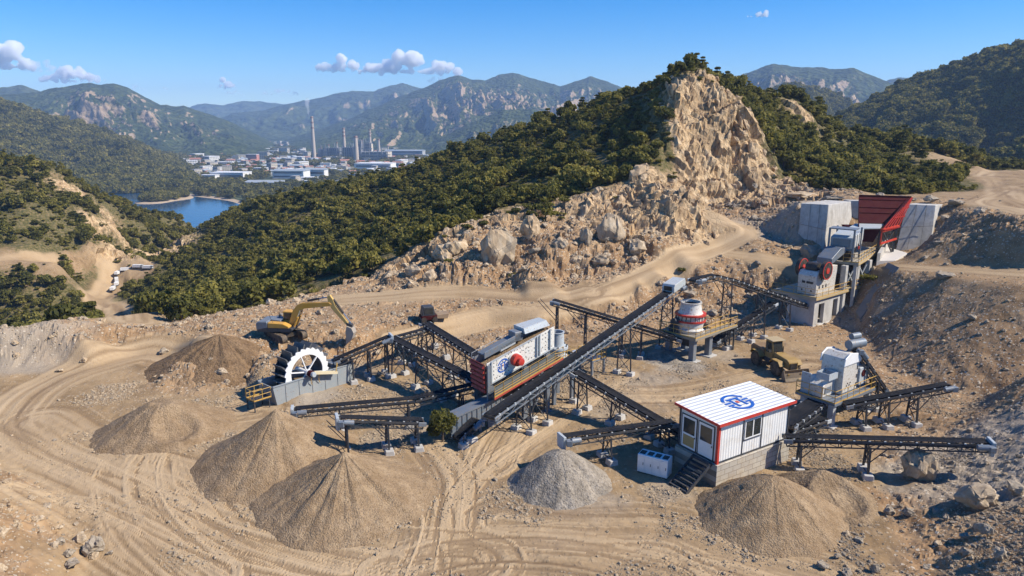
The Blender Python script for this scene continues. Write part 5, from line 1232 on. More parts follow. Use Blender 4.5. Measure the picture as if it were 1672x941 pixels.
for i in range(5): y = -.5 + i * .22; mb.prism([(7.25, -.45), (7.4, -.2), (7.1, -.72)], y, y + .1)
mb.obj('bucket', paint('bucket_steel', (.33, .30, .26), .5, .35), ex_, bevel=.04)
mb = MB(); mb.prism([(7.35, 2.1), (8.0, 1.9), (8.0, 1.45), (7.4, 1.55)], -.3, .25); mb.obj('bucket_linkage', M_DARK, ex_)
for nm, a, b, y in (('boom_cylinder', (1.25, 1.5), (2.15, 3.5), -.40), ('boom_cylinder', (1.25, 1.5), (2.15, 3.5), .35), ('stick_cylinder', (2.9, 4.5), (5.3, 4.98), -.02), ('bucket_cylinder', (5.95, 4.75), (7.8, 2.0), -.02)):
    mb = MB(); a3, b3 = Vector((a[0], y, a[1])), Vector((b[0], y, b[1])); md = a3.lerp(b3, .58); mb.tube(a3, md, .13, n=10); c = mb.obj(nm, M_YEL if 'boom' in nm else M_BLACK, ex_, True)
    MB().tube(md, b3, .07, n=8).obj('rod', paint('chrome_rod', (.5, .52, .52), .2, 0, 1, 1.0), c, True)
mb = MB(); mb.path([(-.9, -1.1, 2.1), (-1.2, -1.2, 2.9), (-.9, -1.2, 3.15)], .02); mb.obj('hand_rail', M_BLACK, ex_)
for a in (ex_,): a.rotation_euler = (0, 0, R(-6))
# ------------------------------------------------------------------ wheel loader
A, B = G(1231, 597), G(1263, 614.5); a_ = math.atan2(B.y - A.y, B.x - A.x); wb = (B - A).length; print('loader wb', wb, a_)
wl = thing('wheel_loader', 'dusty yellow wheel loader parked in the yard beneath the jaw crusher', 'loader', (A.x, A.y, gz(A)), a_)
rW, wW, gap = .78, .55, 2.15
M_OLDY = paint('dusty_yellow', (.33, .205, .05), .55, .62, 1.6)
for x in (0, wb):
    for y in (0, gap):
        mb = MB(); mb.lathe([(rW * .55, -.02), (rW * .92, 0), (rW, .10), (rW, wW - .10), (rW * .92, wW), (rW * .55, wW + .02)], (x, y, rW), 28, 'y')
        for i in range(20):
            q = 2 * math.pi * i / 20; c, s = math.cos(q), math.sin(q); mb.beam((x + c * rW * 1.0, y + .02, rW + s * rW), (x + math.cos(q + .12) * rW, y + wW - .02, rW + math.sin(q + .12) * rW), .07, .07)
        wo = mb.obj('wheel', M_TYRE, wl); MB().lathe([(rW * .5, .0), (rW * .5, wW), (.12, wW + .02)], (x, y, rW), 16, 'y').obj('hub', M_OLDY, wo)
MB().prism([(-1.35, .75), (wb * .52, .75), (wb * .52, 1.25), (-1.35, 1.25)], .62, 2.05).obj('rear_frame', M_DARK, wl, bevel=.04)
MB().prism([(-1.6, .85), (.75, 1.252), (.75, 2.05), (-1.3, 2.12), (-1.65, 1.8)], .55, 2.15).obj('counterweight_body', paint('rust_brown', (.20, .125, .065), .6, .55, 1.5), wl, bevel=.06)
cb = MB().prism([(.77, 1.252), (2.15, 1.252), (2.2, 2.1), (1.95, 3.25), (.82, 3.25)], .68, 2.0).obj('cab', M_OLDY, wl, bevel=.05)
MB().prism([(.95, 1.85), (2.05, 1.95), (1.86, 3.05), (.95, 3.05)], .655, .678).obj('side_window', M_GLASS, cb); MB().prism([(.95, 1.85), (2.05, 1.95), (1.86, 3.05), (.95, 3.05)], 2.002, 2.03).obj('side_window', M_GLASS, cb)
mb = MB(); mb.hexa([(2.215, .8, 2.1), (2.235, .8, 2.1), (2.235, 1.9, 2.1), (2.215, 1.9, 2.1), (1.985, .8, 3.1), (2.005, .8, 3.1), (2.005, 1.9, 3.1), (1.985, 1.9, 3.1)]); mb.obj('front_window', M_GLASS, cb)
MB().box(.6, .5, 3.253, 2.2, 2.2, 3.36).obj('cab_roof', paint('sand_roof', (.42, .33, .19), .6, .4), cb, bevel=.04)
hd = MB().prism([(2.22, 1.0), (wb + 1.25, .95), (wb + 1.3, 1.75), (wb + .9, 1.95), (2.22, 2.1)], .75, 1.95).obj('hood', M_OLDY, wl, bevel=.07)
MB().box(wb + 1.27, .92, 1.05, wb + 1.36, 1.78, 1.62).obj('grille', M_BLACK, hd); MB().box(2.5, .715, 1.2, 3.3, .748, 1.7).obj('side_grille', M_BLACK, hd)
for x in (0, wb): 
    for y0_ in (-.03, gap - .03): MB().prism([(x - .95, rW + .55), (x - .55, rW + .93), (x + .55, rW + .93), (x + .95, rW + .5), (x + .9, rW + .44), (x + .52, rW + .86), (x - .52, rW + .86), (x - .9, rW + .48)], y0_, y0_ + .62).obj('mudguard', M_OLDY, wl)
mb = MB()
for y in (.55, 2.05): mb.beam((wb * .9, y, 1.1), (wb + 1.75, y, .55), .16, .28)
mb.obj('lift_arm', M_OLDY, wl)
mb = MB(); bx_ = wb + 1.55
mb.prism([(bx_, .12), (bx_ + .75, .03), (bx_ + .72, .14), (bx_ + .2, .22), (bx_ + .12, .85), (bx_ + .3, 1.15), (bx_ + .12, 1.12), (bx_ - .08, .8)], -.15, 2.85)
for y in (-.18, 2.82): mb.prism([(bx_, .12), (bx_ + .75, .03), (bx_ + .3, 1.12), (bx_ - .05, .8)], y, y + .06)
mb.obj('bucket', paint('bucket_plate', (.16, .135, .105), .6, .5), wl)
mb = MB()
for y in (.9, 1.75): mb.tube((2.45, y, 2.05), (2.45, y, 2.75), .05); 
mb.obj('exhaust', M_BLACK, wl)
# ------------------------------------------------------------------ vibrating screen station
A, B = G(801, 697), G(898, 669); a_ = math.atan2(B.y - A.y, B.x - A.x); print('screen', (B - A).length, a_)
sc = thing('screening_station', 'white riveted vibrating screen with blue emblem and red flywheel on grey steel columns', 'screen', (A.x, A.y, 0), a_)
X0, X1, W2 = -.35, 7.1, 2.05
zb = lambda x: 3.95 + .29 * (x - X0); zt = lambda x: zb(x) + 1.95
def slopebox(mb, x0, x1, y0, y1, f0, f1): return mb.hexa([(x0, y0, f0(x0)), (x1, y0, f0(x1)), (x1, y1, f0(x1)), (x0, y1, f0(x0)), (x0, y0, f1(x0)), (x1, y0, f1(x1)), (x1, y1, f1(x1)), (x0, y1, f1(x0))])
M_PANEL = paint('cream_panel', (.80, .77, .70), .5, .18, .7, .12, rust=.25)
nearp = slopebox(MB(), X0, X1, 0, .09, zb, zt).obj('side_panel', M_PANEL, sc, bevel=.01)
mb = MB(); r7 = random.Random(5)
for i in range(22):
    for j in range(5):
        if r7.random() < .75:
            x = X0 + .4 + i * (X1 - X0 - .8) / 21; z = zb(x) + .22 + j * .38 + r7.uniform(-.04, .04); mb.box(x - .035, -.035, z - .035, x + .035, -.003, z + .035)
mb.obj('bolt_row', M_DARK, nearp)
mb = MB()
for x in (.05, 5.0, 5.3, 6.5): slopebox(mb, x, x + .10, -.14, -.003, lambda q: zb(q) + .02, lambda q: zt(q) - .02)
slopebox(mb, X0, X1, -.10, -.004, lambda q: zb(q) - .10, lambda q: zb(q) + .015); slopebox(mb, X0 + .42, 5.5, -.05, -.004, lambda q: zt(q) - .10, lambda q: zt(q) + .02); mb.obj('stiffener', M_PALE, nearp)
slopebox(MB(), X0, X1 - .6, W2 - .09, W2, zb, lambda q: zt(q) + .1).obj('side_panel', M_STEEL, sc)
slopebox(MB(), X0 + .1, X1, .1, W2 - .1, lambda q: zb(q) + 1.25, lambda q: zb(q) + 1.38).obj('screen_deck', M_SAND, sc)
slopebox(MB(), X0, X1, -.01, W2 + .01, lambda q: zb(q) - .22, lambda q: zb(q) - .12).obj('bottom_frame', M_DARK, sc)
emblem('emblem', nearp, lambda x, y, h: (1.35 + x, -.004 - h, zb(1.35) + 1.0 + y + .29 * x), .60, .012)
mb = MB(); mb.lathe([(.62, -.10), (.66, -.06), (.66, -.003)], (2.6, 0, zb(2.6) + .98), 28, 'y'); mb.obj('flywheel_guard', M_PANEL, nearp, True)
mb = MB(); mb.lathe([(.40, -.62), (.52, -.58), (.55, -.30), (.55, -.11)], (2.6, 0, zb(2.6) + .98), 28, 'y'); mb.lathe([(.25, -.95), (.33, -.92), (.36, -.63)], (2.72, 0, zb(2.6) + .92), 20, 'y'); mb.obj('flywheel', M_RED, sc, True)
mb = MB(); mb.hexa([(X0 - .16, -.12, zb(X0) - .75), (X0 - .02, -.12, zb(X0) - .75), (X0 - .02, W2 + .05, zb(X0) - .75), (X0 - .16, W2 + .05, zb(X0) - .75), (X0 - .40, -.12, zt(X0) + .02), (X0 - .26, -.12, zt(X0) + .02), (X0 - .26, W2 + .05, zt(X0) + .02), (X0 - .40, W2 + .05, zt(X0) + .02)])
fp = mb.obj('discharge_panel', paint('louvre_red', (.10, .008, .009), .6, .15), sc, bevel=.02)
mb = MB()
for k in range(6):
    q = (k + .3) / 6; z = zb(X0) - .75 + q * 2.7; x = X0 - .16 - .24 * q
    mb.hexa([(x - .16, -.10, z), (x - .004, -.10, z), (x - .004, W2 + .03, z), (x - .16, W2 + .03, z), (x - .07, -.10, z + .22), (x - .03, -.10, z + .22), (x - .03, W2 + .03, z + .22), (x - .07, W2 + .03, z + .22)])
mb.obj('louvre', paint('louvre_bar_red', (.34, .022, .02), .5, .2), fp)
MB().box(X0 - .10, -.30, .1, X0 + .22, -.105, zt(X0) - .1).obj('end_post', M_STEEL, sc)
mb = MB(); slopebox(mb, .2, 4.3, W2 - .75, W2 + .35, lambda q: zt(q) + .12, lambda q: zt(q) + .22); slopebox(mb, .2, 4.3, W2 - .85, W2 - .75, lambda q: zt(q) - .15, lambda q: zt(q) + .45)
mb.obj('dust_cover', M_STEEL, sc, bevel=.02)
mb = MB(); mb.hexa([(4.4, .9, zt(4.4) + .25), (7.4, 1.0, zt(7.4) - .3), (7.4, 2.7, zt(7.4) - .3), (4.4, 2.7, zt(4.4) + .25), (4.4, 1.1, zt(4.4) + .75), (7.4, 1.6, zt(7.4) + .1), (7.4, 2.8, zt(7.4) + .1), (4.4, 2.7, zt(4.4) + .75)])
mb.obj('feed_box', M_PALE, sc, bevel=.03)
MB().box(3.5, 1.2, zt(3.5) - .1, 4.38, 2.3, zt(3.5) + .75).obj('feed_spout', M_STEEL, sc, bevel=.04)
mb = MB(); slopebox(mb, 1.9, 3.6, 1.2, 2.0, lambda q: zt(q) - .35, lambda q: zt(q) + .18); mb.obj('vibrator_box', M_PALE, sc, bevel=.05)
# walkway along the near side
wz = lambda x: zb(x) - .85
wk = slopebox(MB(), X0, X1 + .1, -1.15, -.02, lambda q: wz(q) - .06, wz).obj('walkway', M_DARK, sc)
slopebox(MB(), X0 - .02, X1 + .1, -1.24, -1.155, lambda q: wz(q) - .10, lambda q: wz(q) + .07).obj('edge_beam', paint('faded_red', (.42, .05, .035), .5, .3), wk)
slopebox(MB(), X0, 6.2, -1.185, -1.16, lambda q: wz(q) + .10, lambda q: wz(q) + .98).obj('mesh_infill', paint('grey_mesh', (.12, .13, .125), .8, .04, 3), wk)
mb = MB(); rail(mb, [(X0, -1.21, wz(X0) + .08), (X1 + .1, -1.21, wz(X1 + .1) + .08)], 1.05, 1.0, .02); mb.beam((X0, -1.21, wz(X0) + .4), (X1 + .1, -1.21, wz(X1 + .1) + .4), .05); mb.obj('guard_rail', M_RAIL, wk)
mb = MB(); rail(mb, [(X0, W2 + .4, zb(X0) + 1.2), (5.5, W2 + .4, zb(5.5) + 1.2)], 1.1, 1.2, .03); mb.obj('guard_rail', M_PIPE, sc)
# columns, beams, lower chutes
for x, y in ((.0, -.1), (.0, W2), (3.7, -.1), (3.7, W2), (6.2, -.1), (6.2, W2)):
    mb = MB(); mb.box(x - .26, y - .17, .05, x + .26, y - .11, zb(x) - .22); mb.box(x - .26, y + .11, .05, x + .26, y + .17, zb(x) - .22); mb.box(x - .05, y - .11, .05, x + .05, y + .11, zb(x) - .22); mb.box(x - .42, y - .32, -.2, x + .42, y + .32, .08)
    mb.obj('column', M_STEEL, sc)
mb = MB()
for y in (-.1, W2):
    mb.beam((-.2, y, 2.3), (6.5, y, 2.6), .18, .3); mb.beam((0, y, 2.2), (3.7, y, .5), .09); mb.beam((3.7, y, 2.3), (6.2, y, .5), .09)
for x in (0, 3.7, 6.2): mb.beam((x, -.1, 2.4), (x, W2, 2.4), .16, .26)
mb.obj('brace', M_DARK, sc)
mb = MB(); mb.hexa([(1.6, .9, 1.1), (3.2, .9, 1.1), (3.2, 1.9, 1.1), (1.6, 1.9, 1.1), (.1, .15, zb(.1) - .24), (6.6, .15, zb(6.6) - .24), (6.6, W2 - .1, zb(6.6) - .24), (.1, W2 - .1, zb(.1) - .24)]); mb.obj('hopper', M_DARK, sc)
mb = MB(); mb.hexa([(5.4, .6, 1.6), (6.4, .6, 1.6), (6.4, 1.8, 1.6), (5.4, 1.8, 1.6), (5.2, .4, zb(5.2) - .23), (7.0, .4, zb(7.0) - .23), (7.0, W2 - .3, zb(7.0) - .23), (5.2, W2 - .3, zb(5.2) - .23)]); mb.tube((4.4, -.5, 1.6), (4.4, .6, 1.6), .5, n=18); mb.obj('chute', M_STEEL, sc)
mb = MB(); cz = lambda x: 2.05 + .17 * (x + 4)
slopebox(mb, -4.3, .9, -.55, .75, lambda q: cz(q) - 1.3, cz)
for i in range(11): x = -4.25 + i * .5; slopebox(mb, x, x + .06, -.62, -.553, lambda q: cz(q) - 1.3, cz)
slopebox(mb, -4.36, .9, -.64, -.553, lambda q: cz(q) - .08, lambda q: cz(q) + .06); slopebox(mb, -4.36, .9, -.64, -.553, lambda q: cz(q) - 1.36, lambda q: cz(q) - 1.24)
lc = mb.obj('launder_chute', M_STEEL, sc); mb = MB()
for x in (-3.7, -1.4):
    for y in (-.4, .6): mb.box(x - .14, y - .14, -.6, x + .14, y + .14, cz(x) - 1.3)
mb.obj('chute_leg', M_STEEL, lc)
for x, y in ((-3.3, -1.7), (-4.2, -2.3)):
    q = sc.location + Vector((*rot2(x, y, a_), 0)); fo = MB().prism([(-.4, -.3), (.4, -.3), (.32, .45), (-.32, .45)], -.34, .34).obj('concrete_footing', M_CONC, bevel=.03); fo.location = (q.x, q.y, gz(q)); fo.rotation_euler = (0, 0, a_)
    tag(fo, 'bare concrete footing block standing free left of the ribbed launder' if x > -4 else 'second bare concrete footing, nearer the tallest sand cone', 'footing'); mb = MB(); mb.beam((0, 0, .45), (.03, 0, 1.0), .08); mb.obj('anchor_bolt', M_DARK, fo)
# surge drum crusher at the high end of the screen
q = sc.location + Vector((*rot2(8.9, 1.9, a_), 0))
sd_ = thing('cone_crusher', 'small pale cone crusher with an open feed drum right of the screen', 'crusher', (q.x, q.y, gz(q)), a_)
mb = MB()
for x in (-1.1, 1.1):
    for y in (-1.1, 1.1): mb.box(x - .16, y - .16, -.3, x + .16, y + .16, 4.0)
mb.box(-1.4, -1.4, 4.0, 1.4, 1.4, 4.22); mb.obj('support_frame', M_STEEL, sd_)
mb = MB(); mb.lathe([(1.05, 4.223), (1.1, 4.5), (.8, 4.75), (.8, 5.1), (1.12, 5.2), (1.12, 5.42), (.85, 5.5)], (0, 0, 0), 28); mb.obj('crusher_body', M_PALE, sd_, True)
mb = MB(); mb.lathe([(.74, 5.5), (.70, 6.75), (.76, 6.8), (.76, 6.86), (.62, 6.86), (.60, 5.6)], (0, 0, 0), 28); mb.obj('feed_drum', M_PALE, sd_, True)
mb = MB(); mb.lathe([(.0, 6.3), (.615, 6.3)], (0, 0, 0), 24); mb.obj('feed_dark_disc', M_BLACK, sd_)  # black disc standing in for the shade inside the open drum
mb = MB()
for i in range(12): c, s = math.cos(i * math.pi / 6), math.sin(i * math.pi / 6); mb.tube((c * 1.0, s * 1.0, 5.0), (c * 1.0, s * 1.0, 5.6), .06, n=6)
mb.obj('bolt_ring', M_DARK, sd_)
mb = MB(); rail(mb, [(-1.35, -1.35, 4.22), (1.35, -1.35, 4.22), (1.35, 1.35, 4.22)], 1.0, 1.1, .035); mb.obj('guard_rail', M_RAIL, sd_)
# small service deck under the longest conveyor
p = G(966, 607); sv_ = thing('service_platform', 'small service platform with yellow rails and a white drum below the longest conveyor', 'platform', (p.x, p.y, gz(p)), R(40))
mb = MB(); mb.box(-1.1, -1.1, 1.6, 1.1, 1.1, 1.75)
for x in (-.9, .9):
    for y in (-.9, .9): mb.box(x - .1, y - .1, -.4, x + .1, y + .1, 1.6)
mb.obj('deck', M_STEEL, sv_); mb = MB(); rail(mb, [(-1.05, -1.05, 1.75), (1.05, -1.05, 1.75), (1.05, 1.05, 1.75), (-1.05, 1.05, 1.75)], 1.1, .7, .035, True); mb.obj('guard_rail', M_RAIL, sv_)
mb = MB(); mb.lathe([(.55, .1), (.72, .5), (.72, .62), (.6, .66)], (-1.0, 1.0, 1.66), 20); mb.obj('drum', M_CLEAN, sv_, True)

# ------------------------------------------------------------------ cone crusher on its platform
p = D(1126, 537, 78.0); cc = thing('cone_crusher', 'large white cone crusher with two red rings on a railed platform', 'crusher', (p.x, p.y, 0), R(42))
dz = 3.0
MB().box(-2.5, -2.5, dz - .28, 2.5, 2.5, dz).obj('deck', paint('deck_plate', (.24, .23, .19), .6, .5), cc)
MB().box(2.503, -2.5, dz - .25, 6.2, -1.2, dz - .03).obj('gangway', paint('deck_plate', (.24, .23, .19), .6, .5), cc)
mb = MB(); rail(mb, [(-2.45, 2.45, dz), (-2.45, -2.45, dz), (2.45, -2.45, dz), (6.1, -2.45, dz - .03)], 1.1, 1.0, .03); rail(mb, [(6.1, -1.25, dz - .03), (2.45, -1.25, dz), (2.45, 2.45, dz)], 1.1, 1.0, .03); mb.obj('guard_rail', M_RAIL, cc)
for x in (-1.6, 1.6):
    for y in (-1.6, 1.6):
        c = MB().box(x - .32, y - .32, .1, x + .32, y + .32, dz - .281).obj('column', M_STEEL, cc, bevel=.02); MB().box(x - .75, y - .75, -.5, x + .75, y + .75, .12).obj('footing', M_CONC, c, bevel=.04)
for y in (-2.4, -1.3): MB().box(5.6, y - .08, -.4, 5.76, y + .08, dz - .26).obj('gangway_post', M_DARK, cc)
mb = MB(); mb.lathe([(1.75, dz + .003), (1.85, dz + .35), (1.6, dz + .55), (1.62, dz + 1.2), (1.55, dz + 1.5), (1.6, dz + 1.9), (1.42, dz + 2.1)], n=40); mb.obj('main_frame', M_WHITE, cc, True)
mb = MB(); mb.lathe([(1.42, dz + 2.103), (1.28, dz + 2.3), (1.12, dz + 3.25), (1.2, dz + 3.3), (1.2, dz + 3.42), (1.05, dz + 3.42), (1.0, dz + 2.6)], n=40); mb.obj('feed_bowl', M_WHITE, cc, True)
mb = MB(); mb.lathe([(.0, dz + 3.1), (1.03, dz + 3.1)], n=24); mb.obj('feed_material', M_SAND, cc)
for z in (dz + 1.30, dz + 2.02):
    mb = MB(); mb.lathe([(1.64, z - .10), (1.76, z - .10), (1.76, z + .10), (1.64, z + .10)], n=40); mb.obj('red_ring', M_RED, cc)
mb = MB()
for i in range(20): c, s = math.cos(i * .314), math.sin(i * .314); mb.tube((c * 1.66, s * 1.66, dz + 1.37), (c * 1.64, s * 1.64, dz + 1.95), .05, n=6)
mb.obj('bolt_ring', M_DARK, cc)
for q in (-70, -20): c, s = math.cos(R(q)), math.sin(R(q)); mb = MB(); mb.tube((c * 1.5, s * 1.5, dz + .75), (c * 2.05, s * 2.05, dz + .75), .30, n=14); mb.obj('hydraulic_unit', M_BLACK, cc, True)
mb = MB(); mb.box(-2.35, .2, dz + .01, -1.9, 1.2, dz + .9); mb.tube((-2.3, .7, dz + 1.3), (-1.5, .7, dz + 1.3), .4, n=14); mb.obj('drive_motor', M_DARK, cc, bevel=.03)
mb = MB(); mb.hexa([(-.5, -.5, 1.2), (.5, -.5, 1.2), (.5, .5, 1.2), (-.5, .5, 1.2), (-1.2, -1.2, dz - .283), (1.2, -1.2, dz - .283), (1.2, 1.2, dz - .283), (-1.2, 1.2, dz - .283)]); mb.obj('discharge_hopper', M_DARK, cc)

# ------------------------------------------------------------------ jaw crusher station
O = D(1333, 489, 89.2); E2 = G(1424, 462, 4.0); a_ = math.atan2(E2.y - O.y, E2.x - O.x); print('jaw', (E2 - O).length, a_, O.z)
jb = thing('concrete_crusher_base', 'concrete base with dark doorways and yellow railed deck under the jaw crusher', 'crusher base', (O.x, O.y, 0), a_)
dz = 4.0
mb = MB(); zt_ = dz - .30   # wall with two doorways in the sunlit side
for x0, x1 in ((.35, 1.5), (2.9, 5.2), (6.4, 7.0)): mb.box(x0, .35, -.6, x1, .85, zt_)
mb.box(1.5, .35, 2.9, 2.9, .85, zt_ - .002); mb.box(5.2, .35, 3.0, 6.4, .85, zt_ - .002)
mb.box(.35, .853, -.6, .95, 4.2, zt_); mb.box(.95, 3.7, -.6, 7.0, 4.2, zt_ - .003)
mb.obj('wall', M_CONC, jb, bevel=.02)
MB().hexa([(.15, .1, -.4), (7.4, .1, -.4), (7.4, 5, -.4), (.15, 5, -.4), (.3, .3, .12), (7.2, .3, .12), (7.2, 4.7, .12), (.3, 4.7, .12)]).obj('base_slab', M_CONC, jb)
MB().box(1.3, 2.0, .122, 6.8, 3.69, zt_ - .3).obj('inner_black_box', M_BLACK, jb)  # plain black box filling the room behind the doorways
mb = MB(); mb.box(0, 0, dz - .296, 15.2, 1.2, dz); mb.box(0, 1.2, dz - .296, 7.2, 6.6, dz - .001); mb.obj('deck', paint('dusty_deck', (.43, .37, .27), .8, .4), jb)
MB().box(-.035, -.035, dz - .33, 15.2, -.002, dz - .10).obj('deck_edge', paint('sandy_edge', (.46, .34, .16), .7, .4), jb)
mb = MB(); rail(mb, [(.03, 6.5, dz), (.03, .03, dz), (15.1, .03, dz)], 1.1, 1.5, .035); mb.obj('guard_rail', M_RAIL, jb)
for x in (7.6, 11.0, 14.4):
    for y in (.45, 4.2): MB().box(x - .35, y - .35, -.6 if x < 9 else 0, x + .35, y + .35, 7.4).obj('column', M_CONC, jb, bevel=.03)
mb = MB(); mb.box(7.3, 4.6, -.5, 15.4, 5.0, 7.3); mb.obj('rear_wall', M_CONC, jb)
mb = MB(); mb.beam((8.1, .45, 4.3), (10.6, .45, 7.0), .14); mb.beam((10.6, .45, 4.3), (8.1, .45, 7.0), .14); mb.beam((11.5, .45, 4.3), (14.0, .45, 7.0), .14); mb.beam((14.0, .45, 4.3), (11.5, .45, 7.0), .14); mb.obj('brace', M_PALE, jb)
jc = thing('jaw_crusher', 'white jaw crusher with two red-rimmed black flywheels on the concrete base', 'crusher', (O.x, O.y, dz), a_)
MB().prism([(1.05, .02), (4.6, .02), (4.6, 2.9), (3.9, 3.35), (1.35, 3.2), (.95, 2.6)], .75, 3.35).obj('body', M_WHITE, jc, bevel=.05)
MB().prism([(4.603, .02), (6.3, .02), (6.6, 3.5), (4.9, 3.7), (4.603, 3.3)], .95, 3.2).obj('rear_body', M_WHITE, jc, bevel=.05)
mb = MB(); mb.box(.93, 1.2, 1.55, 1.04, 2.1, 1.85); mb.box(.93, 2.3, 1.55, 1.04, 2.75, 1.85); mb.box(.96, 1.5, 2.45, 1.05, 1.75, 2.65); mb.box(1.0, 1.3, .5, 1.05, 1.5, .7); mb.box(1.0, 2.6, .5, 1.05, 2.8, .7)
for x in (1.7, 2.6, 3.4): mb.box(x, .715, .9, x + .28, .745, 1.3)
mb.box(2.1, .72, 2.0, 2.3, .746, 2.2); mb.obj('inspection_port', M_BLACK, jc)
mb = MB(); mb.tube((2.4, 1.25, 3.45), (2.4, 2.85, 3.45), .78, n=24); mb.obj('eccentric_cover', M_BLACK, jc, True)
for y, nm in ((.10, 'near'), (3.50, 'far')):
    mb = MB(); mb.lathe([(1.0, 0), (1.22, .04), (1.22, .5), (1.0, .54), (1.0, .02)], (2.4, y, 3.35), 36, 'y'); f = mb.obj('flywheel', M_BLACK, jc, True)
    mb = MB(); mb.lathe([(1.08, -.03), (1.20, -.03), (1.20, -.001), (1.08, -.001), (1.08, -.03)], (2.4, y, 3.35), 36, 'y'); mb.lathe([(.4, -.06), (.4, .5)], (2.4, y, 3.35), 16, 'y'); mb.obj('rim_band', M_RED, f)
    mb = MB(); mb.lathe([(.41, .18), (.99, .18), (.99, .24), (.41, .24), (.41, .18)], (2.4, y, 3.35), 24, 'y')
    for i in range(6): q = R(60 * i + 20); mb.beam((2.4 + math.cos(q) * .38, y + .10, 3.35 + math.sin(q) * .38), (2.4 + math.cos(q) * 1.0, y + .10, 3.35 + math.sin(q) * 1.0), .16, .2, (0, 1, 0))
    mb.obj('spoke_disc', M_STEEL, f)
mb = MB(); mb.prism([(5.0, 3.75), (8.6, 5.0), (8.6, 5.7), (7.2, 5.75), (4.9, 4.5)], 1.0, 3.1); mb.obj('feed_chute', M_STEEL, jc, bevel=.04)
mb = MB(); mb.box(5.2, -.0 + .98, 2.2, 6.6, .99, 3.2); mb.obj('side_cover', M_PALE, jc)

# upper platform and feeder
zf = 7.75; A, B, C3 = G(1402, 430, zf), G(1441, 405.5, zf), G(1386, 424.5, zf); a_ = math.atan2(B.y - A.y, B.x - A.x); L = (B - A).length; print('upper', L, a_, A)
up_ = thing('upper_platform', 'upper railed platform carrying the feeder between jaw crusher and hopper', 'platform', (A.x, A.y, zf), a_)
mb = MB(); mb.box(0, 0, -.35, L, 5.2, 0); mb.obj('deck', paint('dusty_deck_plate', (.36, .33, .27), .8, .4), up_)
mb = MB(); rail(mb, [(.03, 2.0, 0), (.03, .03, 0), (L - .1, .03, 0)], 1.15, 1.5, .035); mb.obj('guard_rail', M_RAIL, up_)
MB().box(-.03, -.035, -.38, L, -.002, -.15).obj('deck_edge', paint('sandy_edge', (.46, .34, .16), .7, .4), up_)
mb = MB()
for x in (.4, L * .55): mb.box(x - .2, .2, -8.4, x + .2, .6, -.352)
mb.obj('column', M_CONC, up_)
MB().box(L * .62, .3, -4.6, L - .1, .8, -.352).obj('support_wall', M_CONC, up_)
fd = thing('vibrating_feeder', 'pale grey vibrating feeder in a post frame below the red hopper', 'feeder', (A.x, A.y, zf), a_)
mb = MB(); y0, y1 = 1.0, 4.2
for x in (.5, 4.6):
    for y in (y0, y1): mb.box(x - .12, y - .12, .003, x + .12, y + .12, 4.3)
mb.box(.38, y0 - .12, 4.3, 2.6, y1 + .12, 4.45); mb.obj('post_frame', M_STEEL, fd)
mb = MB(); mb.prism([(.8, 1.7), (6.6, 2.3), (6.6, 3.9), (.8, 3.2)], y0 + .13, y1 - .13); mb.obj('trough', M_PALE, fd, bevel=.04)
mb = MB()
for x in (1.6, 2.8, 4.2, 5.4): mb.box(x, y0 + .03, 1.8, x + .35, y0 + .127, 3.5)
mb.obj('side_plate', M_WHITE, fd, bevel=.02)
MB().box(.66, y0 + .5, 1.9, .79, y1 - .5, 3.0).obj('front_plate', M_STEEL, fd)
mb = MB(); mb.tube((1.4, y0 + .3, .9), (1.4, y1 - .3, .9), .42, n=16); mb.box(1.0, y0 + .4, .003, 3.9, y1 - .4, .6); mb.obj('exciter', M_BLACK, fd)
mb = MB(); mb.box(3.7, y0 - .05, 1.3, 4.1, y0 + .1, 1.7); mb.obj('red_motor', M_RED, fd, bevel=.03)

# ------------------------------------------------------------------ red hopper
def Pz(u, v, z):
    return G(u, v, z)
hd0 = 108.0
q0 = D(1440, 372, hd0 - 4); hp = thing('feed_hopper', 'big dark red feed hopper with ribbed right side between two concrete walls', 'hopper', (q0.x, q0.y, q0.z - 3), 0)
hl = lambda u, v, d: D(u, v, d) - hp.location
def plate(mb, pts, th, out):
    o = Vector(out) * th; n = len(pts); mb.add([p for p in pts] + [p + o for p in pts], [tuple(range(n)), tuple(range(2 * n - 1, n - 1, -1))] + [(i, (i + 1) % n, n + (i + 1) % n, n + i) for i in range(n)]); return mb
TL, TR, BL, BR = hl(1403, 320, 112), hl(1483, 322.5, 112), hl(1402, 364, 106.5), hl(1443, 365, 106.5)
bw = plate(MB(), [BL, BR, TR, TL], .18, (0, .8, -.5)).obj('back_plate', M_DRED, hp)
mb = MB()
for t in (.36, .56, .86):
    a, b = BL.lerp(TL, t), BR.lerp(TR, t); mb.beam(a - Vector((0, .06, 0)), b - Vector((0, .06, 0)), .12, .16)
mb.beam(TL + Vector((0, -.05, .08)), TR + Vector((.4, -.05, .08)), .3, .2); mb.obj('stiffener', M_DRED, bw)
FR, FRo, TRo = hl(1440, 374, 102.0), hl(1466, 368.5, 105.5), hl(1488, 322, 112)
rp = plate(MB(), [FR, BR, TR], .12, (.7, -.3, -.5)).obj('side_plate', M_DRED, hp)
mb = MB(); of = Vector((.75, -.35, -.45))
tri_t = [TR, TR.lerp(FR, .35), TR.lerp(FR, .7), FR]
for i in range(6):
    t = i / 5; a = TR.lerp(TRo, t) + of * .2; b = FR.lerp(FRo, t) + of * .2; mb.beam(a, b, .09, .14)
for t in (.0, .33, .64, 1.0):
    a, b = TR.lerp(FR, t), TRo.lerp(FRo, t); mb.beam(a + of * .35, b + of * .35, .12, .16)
mb.obj('rib', paint('rib_red', (.36, .025, .02), .6, .1, spec=.1), rp)
